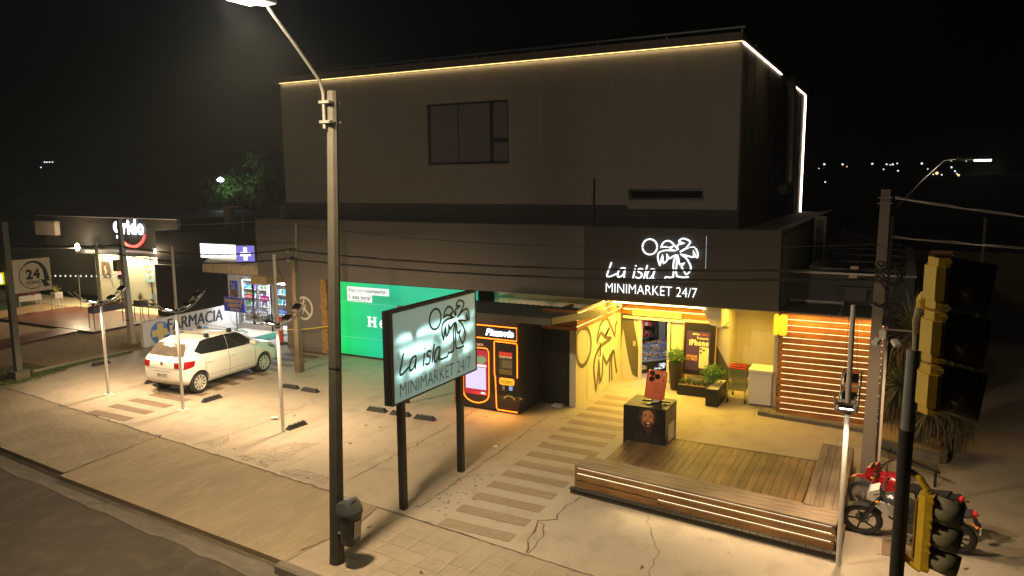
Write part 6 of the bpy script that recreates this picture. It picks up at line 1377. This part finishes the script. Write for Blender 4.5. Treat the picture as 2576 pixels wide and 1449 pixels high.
# ============================================================ CAR
from mathutils.bvhtree import BVHTree
CAR = thing('parked_car', 'white five door hatchback with roof bars parked over the brown crossing strips', 'car', (-17.53,14.55,0), math.radians(4.2))
def build_car(t):
    S = [(-1.77,.42,.52,.80,.82,.48,.40),(-1.74,.36,.67,.90,.92,.62,.55),(-1.67,.29,.755,.97,1.01,.71,.63),(-1.53,.24,.80,.985,1.17,.76,.59),(-1.37,.22,.82,.98,1.385,.785,.565),(-1.15,.2,.825,.97,1.445,.79,.56),(-.6,.2,.825,.95,1.472,.79,.57),(0,.2,.825,.935,1.468,.79,.575),(.35,.2,.825,.925,1.43,.79,.57),(.62,.2,.825,.92,1.325,.785,.585),(.92,.2,.825,.915,1.13,.78,.64),(1.16,.21,.825,.905,.965,.77,.72),(1.5,.22,.815,.85,.91,.74,.66),(1.78,.24,.78,.76,.84,.68,.55),(1.93,.27,.68,.65,.72,.58,.45),(2.0,.34,.5,.52,.56,.44,.36)]
    v = []; f = []; n = 0
    for y, zb, w_, zl, zt, wb, wt in S:
        R_ = [(.55*w_, zb), (w_*.93, zb+.02), (w_*.985, zb+(zl-zb)*.22), (w_, zb+(zl-zb)*.5), (w_*.985, zb+(zl-zb)*.82), (wb, zl), ((wb+wt)/2+.012, (zl+zt)/2), (wt, zt-.035*(1 if zt-zl > .1 else .4)), (wt*.82, zt), (wt*.4, zt+.012)]
        ring = [(0, zb)]+R_+[(0, zt+.016)]+[(-x, z) for x, z in R_[::-1]]
        n = len(ring); v += [(x, y, z) for x, z in ring]
    m = len(S)
    for i in range(m-1):
        for k in range(n): f.append((i*n+k, i*n+(k+1) % n, (i+1)*n+(k+1) % n, (i+1)*n+k))
    f += [tuple(range(n))[::-1], tuple(range((m-1)*n, m*n))]
    me = bpy.data.meshes.new('tmp'); me.from_pydata(v, [], f); bm = bmesh.new(); bm.from_mesh(me); bmesh.ops.recalc_face_normals(bm, faces=bm.faces); bm.to_mesh(me); bm.free()
    o = bpy.data.objects.new('tmp', me); COL.objects.link(o); ss = o.modifiers.new('s', 'SUBSURF'); ss.levels = 2; ss.render_levels = 2
    cuts = []
    for y in (-1.23, 1.23):
        for s in (-1, 1):
            c = MB().lathe([(.335, s*.5), (.335, s*1.2)], (0, y, .31), 28, 'x').build('cut', rubber); cuts.append(c); b = o.modifiers.new('b', 'BOOLEAN'); b.operation = 'DIFFERENCE'; b.object = c; b.solver = 'EXACT'
    bpy.context.view_layer.update(); dg = bpy.context.evaluated_depsgraph_get()
    fin = bpy.data.meshes.new_from_object(o.evaluated_get(dg)); bvh = BVHTree.FromPolygons([q.co for q in fin.vertices], [tuple(p.vertices) for p in fin.polygons])
    bpy.data.objects.remove(o); [bpy.data.objects.remove(c) for c in cuts]
    fin.materials.clear(); fin.materials.append(mat('car_white', (.78,.77,.73), .28, var=.02, coat=.6)); fin.shade_smooth(); fin.set_sharp_from_angle(angle=math.radians(40)); fin.name = 'body'
    b_ = bpy.data.objects.new('body', fin); COL.objects.link(b_); b_.parent = t
    def hit(o_, d): r = bvh.ray_cast(Vector(o_), Vector(d).normalized()); return r[0]
    def patch(name, quad, org_, dr, off, m, nu=10, nv=6, parent=t):
        """quad: four (a, b) points in the plane seen along dr; projected on the body"""
        V = []; F = []
        for j in range(nv+1):
            for i in range(nu+1):
                q = quad(i/nu, j/nv); p = hit(org_(*q), dr)
                V.append(p-Vector(dr).normalized()*off if p else Vector(org_(*q)))
        for j in range(nv):
            for i in range(nu): a = j*(nu+1)+i; F.append((a, a+1, a+nu+2, a+nu+1))
        return MB().add(V, F).build(name, m, parent, smooth=True)
    def bil(A, B, C_, D): return lambda u, w_: tuple((1-w_)*((1-u)*A[k]+u*B[k])+w_*((1-u)*D[k]+u*C_[k]) for k in (0, 1))
    gl = glass_dk
    for s in (1, -1):
        org_ = lambda a, b2, s=s: (s*2, a, b2); dr = (-s, 0, 0)
        fr = lambda y: .0
        patch('side_window', bil((-.155,1.0),(.93,.975),(.46,1.36),(-.10,1.405)), org_, dr, .006, gl)
        patch('side_window', bil((-1.12,1.05),(-.165,1.0),(-.11,1.405),(-.86,1.395)), org_, dr, .006, gl)
        patch('quarter_window', bil((-1.30,1.16),(-1.12,1.05),(-.86,1.39),(-.98,1.375)), org_, dr, .006, gl, 3, 4)
        for nm, qd, mm in (('tail_light', bil((-1.71,.73),(-1.42,.79),(-1.36,.93),(-1.67,.95)), mat('tail_red', (.25,.004,.006), .2, coat=.5)), ('headlight', bil((1.5,.72),(1.86,.62),(1.83,.70),(1.45,.83)), mat('headlight_glass', (.2,.22,.22), .1))):
            patch(nm, qd, org_, dr, .008, mm, 5, 4)
        for y0, y1, z0, z1 in ((-.16,-.155,.27,.97),(.86,.865,.27,.93),(-1.05,-1.0,.55,.97)):
            patch('door_seam', bil((y0-.007,z0),(y0+.007,z0),(y1+.007,z1),(y1-.007,z1)), org_, dr, .003, MC['headlight_glass'] if False else mat('seam_dark', (.08,.08,.075), .7), 1, 10)
        patch('sill_seam', bil((-.95,.30),(.88,.30),(.88,.306),(-.95,.306)), org_, dr, .003, MC['seam_dark'], 14, 1)
        patch('trim_line', bil((-.9,.44),(.86,.42),(.86,.43),(-.9,.45)), org_, dr, .004, mat('trim_pale', (.33,.31,.28), .4), 14, 1)
        for y in (-.02,-.9):
            p = hit((s*2, y, .82), dr); MB().bev(p.x-.02, p.x+.02, y-.1, y+.09, .80, .835, .009).build('door_handle', MC['car_white'], t)
        p = hit((s*2, .80, 1.0), dr); mr = MB().bev(min(p.x, p.x+s*.2), max(p.x, p.x+s*.2), .72, .86, .97, 1.09, .035).build('wing_mirror', MC['car_white'], t); MB().box(p.x-.03, p.x+.03, .76, .82, .94, .99).build('mirror_foot', black_m, mr)
    # hatch glass, windscreen, plate etc.
    orgb = lambda a, b2: (a, -4, b2); db = (0, 1, 0)
    patch('rear_window', bil((-.63,1.06),(.63,1.06),(.53,1.36),(-.53,1.36)), orgb, db, .007, mat('rear_glass', (.10,.085,.07), .12, var=.5, scale=3), 14, 8)
    patch('windscreen', bil((-.66,.99),(.66,.99),(.53,1.38),(-.53,1.38)), lambda a, b2: (a, 4, b2), (0,-1,0), .007, gl, 12, 8)
    MB().tube([(-.05,-1.69,1.075),(.24,-1.675,1.09)], .012, 6).build('rear_wiper', black_m, t)
    patch('number_plate', bil((-.19,.50),(.21,.50),(.21,.62),(-.19,.62)), orgb, db, .006, white_m, 4, 2)
    p = hit((0,-4,.56), db); mb = MB(); text(mb, 'BEA 2287', lambda u, v2, d: (u, p.y-.012-d, v2), -.16,.18,.525,.595,0,.003,.02); mb.build('plate_lettering', mat('plate_ink', (.03,.03,.05), .6), t)
    patch('bumper_shadow', bil((-.3,.66),(.32,.66),(.32,.67),(-.3,.67)), orgb, db, .004, MC['seam_dark'], 8, 1)
    patch('tailgate_seam', bil((-.62,.735),(.62,.735),(.62,.742),(-.62,.742)), orgb, db, .004, MC['seam_dark'], 12, 1)
    for s in (1,-1): patch('tail_light_rear', bil((s*.46,.77),(s*.68,.76),(s*.67,.93),(s*.44,.92)), orgb, db, .009, MC['tail_red'], 4, 4)
    p = hit((0,-4,.88), db); mb = MB(); 
    c = [(.045*math.cos(k*.4), .045*math.sin(k*.4)) for k in range(16)]; mb.ribbon(c, .01, lambda u, v2, d: (u, p.y-.006-d, .87+v2), 0, .006, True)
    mb.ribbon([(-.03,.03),(-.012,-.03),(0,0),(.012,-.03),(.03,.03)], .009, lambda u, v2, d: (u, p.y-.006-d, .87+v2), 0, .007); mb.ribbon([(-.014,.036),(0,.008),(.014,.036)], .009, lambda u, v2, d: (u, p.y-.006-d, .87+v2), 0, .0065)
    mb.build('emblem', mat('chrome', (.3,.3,.3), .15, .9), t)
    for y in (-.72, .12):
        mb = MB(); Q = [(x_, y, 1.565-.05*(x_/.55)**2) for x_ in [-.56+.08*k for k in range(15)]]; mb.tube(Q, .022, 6, flat=.6); mb.build('roof_bar', steel, t, smooth=True)
        for s in (1,-1): MB().bev(s*.56-.05, s*.56+.05, y-.06, y+.06, 1.43, 1.535, .02).build('bar_foot', black_m, t)
    MB().tube([(0,-1.1,1.47),(0,-1.32,1.6)], .006, 5).build('antenna', black_m, t)
    rimm = mat('alloy_silver', (.62,.6,.55), .4, .3, var=.05)
    for y in (-1.23, 1.23):
        for s in (-1, 1):
            MB().lathe([(.325, s*.48), (.325, s*.60)], (0, y, .31), 28, 'x').build('wheel_arch', black_m, t)
            xo = s*.80; tyre = MB().lathe([(.2,s*.62),(.27,s*.62),(.298,s*.64),(.302,s*.70),(.298,s*.775),(.27,s*.795),(.205,s*.79)], (0,y,.302), 32, 'x', cap=False).build('tyre', rubber, t, smooth=True)
            MB().lathe([(.205,s*.765),(.19,s*.745),(.02,s*.735)], (0,y,.302), 28, 'x', cap=False).build('rim_well', black_m, tyre)
            rim = MB(); rim.lathe([(.21,s*.792),(.198,s*.796),(.188,s*.78),(.19,s*.76)], (0,y,.302), 32, 'x', cap=False)
            for k in range(5):
                for q in (-.17, .17):
                    a = k*1.2566+q; a2 = k*1.2566+q*1.9+.12
                    rim.add([(s*.778, y+.04*math.cos(a-.5), .302+.04*math.sin(a-.5)), (s*.778, y+.04*math.cos(a+.5), .302+.04*math.sin(a+.5)), (s*.787, y+.195*math.cos(a2+.16), .302+.195*math.sin(a2+.16)), (s*.787, y+.195*math.cos(a2-.16), .302+.195*math.sin(a2-.16)), (s*.755, y+.195*math.cos(a2+.11), .302+.195*math.sin(a2+.11)), (s*.755, y+.195*math.cos(a2-.11), .302+.195*math.sin(a2-.11))], [(0,1,2,3),(3,2,4,5)])
            rim.lathe([(.05,s*.77),(.045,s*.79),(.005,s*.792)], (0,y,.302), 14, 'x'); rim.build('rim', rimm, tyre)
    MB().box(-.55,.55,-1.45,1.65,.17,.24).build('underbody', black_m, t)
    MB().tube([(-.45,-1.75,.25),(-.45,-1.6,.25)], .025, 8).build('exhaust', steel, t)
build_car(CAR)
# ============================================================ MOTORCYCLES
def motorcycle(label, x, y, rz, main, second, spoke, lean):
    t = thing('motorcycle', label, 'motorcycle', (x, y, 0), rz, 'motorcycles parked behind the deck'); t.rotation_euler = (lean, 0, rz); t.scale = (.96,.93,.9)
    mm = mat('moto_'+str(main), main, .3, coat=.5, var=.05); m2 = mat('moto2_'+str(second), second, .35, var=.05)
    F, Rr, r = .66, -.66, .30
    for nm, cx in (('front_wheel', F), ('rear_wheel', Rr)):
        wd = .05 if spoke else .085
        ty = MB().tube([(cx+.265*math.cos(k*.2618), 0, r+.265*math.sin(k*.2618)) for k in range(24)], wd*.62, 10, True).build(nm, rubber, t, smooth=True)
        rm = MB().tube([(cx+.225*math.cos(k*.2618), 0, r+.225*math.sin(k*.2618)) for k in range(24)], .014, 6, True)
        n_ = 18 if spoke else 5
        for k in range(n_):
            a = k*2*math.pi/n_
            rm.tube([(cx+.03*math.cos(a+.3), (.03 if k % 2 else -.03) if spoke else 0, r+.03*math.sin(a+.3)), (cx+.225*math.cos(a), 0, r+.225*math.sin(a))], .004 if spoke else .015, 5)
        rm.lathe([(.045,-.04),(.045,.04)], (cx,0,r), 12, 'y'); rm.build('rim', steel if spoke else darksteel, ty)
        MB().lathe([(.03,-.055),(.11,-.053),(.11,-.047),(.03,-.045)], (cx,0,r), 18, 'y').build('brake_disc', steel, ty)
    fk = MB()
    for s in (-.08, .08): fk.tube([(F,s,r),(F-.24,s,.82),(F-.27,s,.92)], .02, 8)
    fk.build('fork', steel if spoke else black_m, t)
    fr = MB(); fr.tube([(.38,0,.82),(.25,0,.45),(.0,0,.28),(-.25,0,.3)], .022, 6); fr.tube([(.36,0,.84),(0,0,.74),(-.35,0,.72),(-.8,0,.82)], .02, 6); fr.tube([(-.2,0,.72),(-.22,0,.35)], .02, 6)
    for s in (-.09, .09): fr.tube([(-.22,s,.34),(-.66,s,.3)], .018, 6); fr.tube([(-.45,s,.72),(-.6,s,.34)], .022, 6)
    fr.build('frame', black_m, t)
    en = MB(); en.bev(-.22,.16,-.11,.11,.26,.46,.03); en.bev(-.02,.14,-.08,.08,.46,.64,.02)
    for k in range(5): en.box(-.035,.155,-.095,.095,.475+k*.032,.485+k*.032)
    en.build('engine', mat('engine_grey', (.09,.09,.09), .4, .6), t)
    tk_ = MB(); v = []
    S_ = [(-.12,.06,.74,.80),(-.05,.12,.70,.88),(.1,.15,.68,.95),(.24,.14,.68,.96),(.36,.09,.72,.93),(.42,.04,.78,.88)]
    n_ = 12; 
    for x_, hw, z0, z1 in S_:
        for k in range(n_): a = 2*math.pi*k/n_; v.append((x_, hw*math.cos(a), (z0+z1)/2+(z1-z0)/2*math.sin(a)))
    f = [(i*n_+k, i*n_+(k+1) % n_, (i+1)*n_+(k+1) % n_, (i+1)*n_+k) for i in range(len(S_)-1) for k in range(n_)]+[tuple(range(n_)), tuple(range((len(S_)-1)*n_, len(S_)*n_))]
    tk_.add(v, f).build('fuel_tank', mm, t, smooth=True)
    for s in (-1, 1): MB().prism([(.46,.72),(.3,.58),(.1,.62),(.05,.72),(.2,.8),(.4,.84)], lambda u, v_, d, s=s: (u, s*(.12+d), v_), 0, .02).build('tank_shroud', m2, t)
    MB().prism([(-.1,.74),(-.1,.80),(-.45,.79),(-.72,.86),(-.74,.82),(-.45,.72)], lambda u, v_, d: (u, d, v_), -.11, .11).build('seat', black_m, t)
    MB().prism([(-.3,.66),(-.35,.73),(-.86,.86),(-.9,.82),(-.6,.7)], lambda u, v_, d: (u, d, v_), -.09, .09).build('tail_fairing', black_m if spoke else mm, t)
    MB().bev(-.93,-.87,-.06,.06,.80,.86,.01).build('tail_light', mat('moto_tail', (.5,.01,.01), .3), t)
    MB().prism([(-.86,.8),(-.98,.52),(-1.0,.53),(-.9,.82)], lambda u, v_, d: (u, d, v_), -.07, .07).build('rear_fender', black_m, t)
    MB().box(-1.0,-.98,-.09,.09,.5,.62).build('plate', white_m, t)
    ff = MB(); fr_ = .33; a0, a1 = (20, 150); fv_ = []; zf = .1 if spoke else 0
    for i in range(13):
        a = math.radians(a0+(a1-a0)*i/12)
        for s in (-.065, 0, .065): fv_.append((F+fr_*math.cos(a), s, r+zf+(fr_+(.015 if s == 0 else 0))*math.sin(a)))
    ff.add(fv_, [(i*3+k, i*3+k+1, i*3+k+4, i*3+k+3) for i in range(12) for k in (0, 1)]).build('front_fender', mm if spoke else mat('fender_dark', (.02,.02,.022), .4), t, smooth=True)
    MB().lathe([(.02,-.08),(.08,-.04),(.09,.03),(.08,.05)], (0,0,0), 16, 'x').xf(Matrix.Translation((.52,0,.86))).build('headlight', white_m if spoke else darksteel, t, smooth=True)
    MB().prism([(.5,.78),(.60,.82),(.56,.98),(.42,1.06),(.4,.95)], lambda u, v_, d: (u, d, v_), -.1, .1).build('headlight_cowl', mm if spoke else m2, t)
    hb = MB(); hb.tube([(.3,-.36,1.0),(.36,-.2,1.0),(.38,0,.95),(.36,.2,1.0),(.3,.36,1.0)], .014, 8); hb.build('handlebar', black_m, t)
    for s in (-1, 1):
        MB().tube([(.32,s*.26,1.0),(.36,s*.32,1.18)], .007, 5).bev(.33,.36,s*.32-.06,s*.32+.06,1.17,1.25,.008).build('mirror', black_m, t)
        MB().lathe([(.01,-.03),(.03,0),(.01,.03)], (.44,s*.16,.84), 8, 'x').build('indicator', mat('indicator_amber', (.6,.2,.02), .3), t)
        MB().tube([(-.8,s*.05,.72),(-.92,s*.16,.70)], .007, 5).lathe([(.01,-.03),(.028,0),(.01,.03)], (-.94,s*.17,.70), 8, 'x').build('indicator', MC['indicator_amber'], t)
    MB().tube([(.1,-.12,.45),(.15,-.15,.25),(-.2,-.16,.22),(-.75,-.17,.38)], [.018,.018,.04,.045], 8).build('exhaust', darksteel, t, smooth=True)
    MB().tube([(-.1,.12,.26),(-.2,.26,.02)], .012, 6).build('kickstand', black_m, t)
    c = MB(); 
    for k in range(3): c.tube(smooth_pts([(.3,-.2+k*.15,1.0),(.5,-.1+k*.1,.92),(.45,0,.7)],4), .006, 4)
    c.build('control_cables', black_m, t)
    return t
motorcycle('black and white naked motorcycle in front, partly behind the signal mast', .33, 12.53, math.radians(178), (.035,.035,.04), (.38,.38,.37), False, math.radians(-14))
motorcycle('red motorcycle with wire wheels parked behind the black and white one', .30, 13.3, math.radians(158), (.3,.006,.01), (.3,.006,.01), True, math.radians(-12))
# ============================================================ FAR BACKGROUND
hill = MB(); nx, ny = 40, 8
v = [(-500+i*25, 180+j*60, (-.3 if j == 0 else 1.5+j*1.6+3*math.sin(i*.5+j)*.5+2*math.sin(i*.23))) for j in range(ny) for i in range(nx+1)]
hill.add(v, [(j*(nx+1)+i, j*(nx+1)+i+1, (j+1)*(nx+1)+i+1, (j+1)*(nx+1)+i) for j in range(ny-1) for i in range(nx)]).build('far_hills', land_m, kind='structure')
dl_ = None
pts = [(-27.2,11.77,1),(-21.0,11.66,1.2),(-19.5,10.84,.7),(-11.2,11.69,1.2),(-6.55,11.41,1),(-4.6,11.38,1.2),(-3.2,11.66,.9),(-5.4,11.2,.8),(-7.44,9.67,.8),(-2.8,9.1,1),(4.48,11.52,1.3),(6.4,9.55,.8),(9.28,8.1,1.9),(10.75,7.51,.9),(8.2,7.7,.8),(13.53,10.08,1.1),(14.67,8.71,1),(15.84,7.34,1.4),(15.3,7.8,.8),(13.32,12.19,.6),(17.74,11.99,.6),(-29.04,10.31,.7)]
for i, (x, z, s) in enumerate(pts):
    if dl_ is None:
        dl_ = thing('distant_street_lamp', 'tiny white street lamp on the dark horizon at the right', 'street lamp', (x,300,z-5), 0, 'far white street lamps on the horizon')
        MB().tube([(0,0,0),(0,0,4.9)], .06, 4).build('pole', darksteel, dl_); MB().lathe([(.01,-.4),(.38,-.1),(.3,.2),(.01,.35)], (0,0,5), 8).build('lamp', glow('far_lamp', (.8,.9,1), 2.2), dl_)
    else:
        c = copy_tree(dl_)
        if i % 5 == 2:
            for q in ALL():
                if q.parent == c and q.name.startswith('lamp'): q.data = q.data.copy(); q.data.materials[0] = glow('far_warm', (1,.6,.25), 2.5)
            c['label'] = 'tiny warm orange street lamp on the dark horizon at the right'; c['group'] = 'far orange street lamps on the horizon'
        c.location = (x,300,z-5*1); c.scale = (s*.75,)*3; c.location.z = z-5*s*.75
for x, z in ((-256,13.66),(-254.7,13.64),(-253.2,13.61),(-251.6,13.58),(-258.3,11.96)):
    c = copy_tree(dl_); c.location = (x,150,z-3); c.scale = (.6,.6,.6); c['label'] = 'tiny faint white lamp on the horizon at the far left'; c['group'] = 'far faint lamps on the left'
for x, y, z, s, lb in ((-13.3,150,5.45,.35,'lone warm lamp below the horizon row, right of the lit roof edge'),):
    c = copy_tree(dl_); c.location = (x,y,z-5*s); c.scale = (s,)*3; c['label'] = lb; del c['group']
def tree(name, label, x, y, z0, h, r, n, m, seed, lean=0):
    t = thing(name, label, 'tree', (x, y, 0)); rn = random.Random(seed)
    tr_ = MB(); tr_.tube([(x,y,-.2),(x+.1,y,h*.35),(x+lean,y,h*.7)], [.22,.16,.08], 8)
    cl = []
    for k in range(9):
        a = rn.uniform(0,6.28); c = (x+lean+math.cos(a)*r*rn.uniform(.3,.8), y+math.sin(a)*r*.6, h*rn.uniform(.55,.92)); cl.append(c); tr_.tube([(x+.1,y,h*.35),((x+c[0])/2,(y+c[1])/2,c[2]*.75),c], [.1,.06,.03], 5)
    tr_.build('trunk', mat('bark', (.06,.045,.03), .9), t, True)
    L = MB()
    for i, c in enumerate(cl): leaves(L, c[0], c[1], c[2], r*.42, r*.4, r*.3, n//9, .09*r/1.5, seed+i, .25)
    L.build('crown', m, t, True)
tree('dark_tree', 'leafy tree lit green by a white lamp behind the dark roof at the left', -43.2, 40, 0, 8.3, 2.8, 2600, leaf_m, 31)
tree('dark_tree', 'lower dark tree left of the lamp lit tree', -47.5, 41.5, 0, 6.7, 2.2, 1500, leaf_d, 41)
t = thing('yard_lamp', 'bright white lamp glaring in front of the tree behind the dark roof', 'lamp', (-42.6,37.0,0)); MB().tube([(-42.6,37,0),(-42.6,37,5.8)], .05, 6).build('pole', darksteel, t, True); MB().lathe([(.02,5.85),(.2,5.9),(.22,6.0),(.02,6.15)], (-42.6,37,0), 10).build('globe', glow('yard_globe', (.75,.9,1), 40), t, True)
lamp('yard_light', 'SPOT', (-42.6,36.9,6.0), 260, (.85,1,.8), size=.2, to=(-.1,1,.25), cone=150)
tree('dark_tree', 'small bush glinting beside the bottom of the vertical roof light', -5.5, 40, 0, 3.4, 1.2, 700, leaf_d, 51)
tree('dark_tree', 'dark bush beyond the solar panels', -1.5, 38, 0, 3.6, 1.3, 700, leaf_d, 61)
t = thing('far_pole', 'thin dim pole standing far right beyond the traffic light', 'pole', (1.65,20,0)); MB().lathe([(.045,0),(.03,4.75)], (1.65,20,0), 8).build('shaft', conc_pole, t, True)
# ============================================================ THIN NIGHT HAZE
hz = MB().box(-905, 905, -205, 905, -1.4, 22).build('haze', _nt('haze_air')[0]); hz['kind'] = 'stuff'
hm = hz.data.materials[0]; hn = hm.node_tree; out = [q for q in hn.nodes if q.type == 'OUTPUT_MATERIAL'][0]
for l_ in list(out.inputs['Surface'].links): hn.links.remove(l_)
pv = hn.nodes.new('ShaderNodeVolumePrincipled'); pv.inputs['Color'].default_value = (.8,.9,.95,1); pv.inputs['Density'].default_value = .001; pv.inputs['Anisotropy'].default_value = .3
hn.links.new(pv.outputs[0], out.inputs['Volume'])
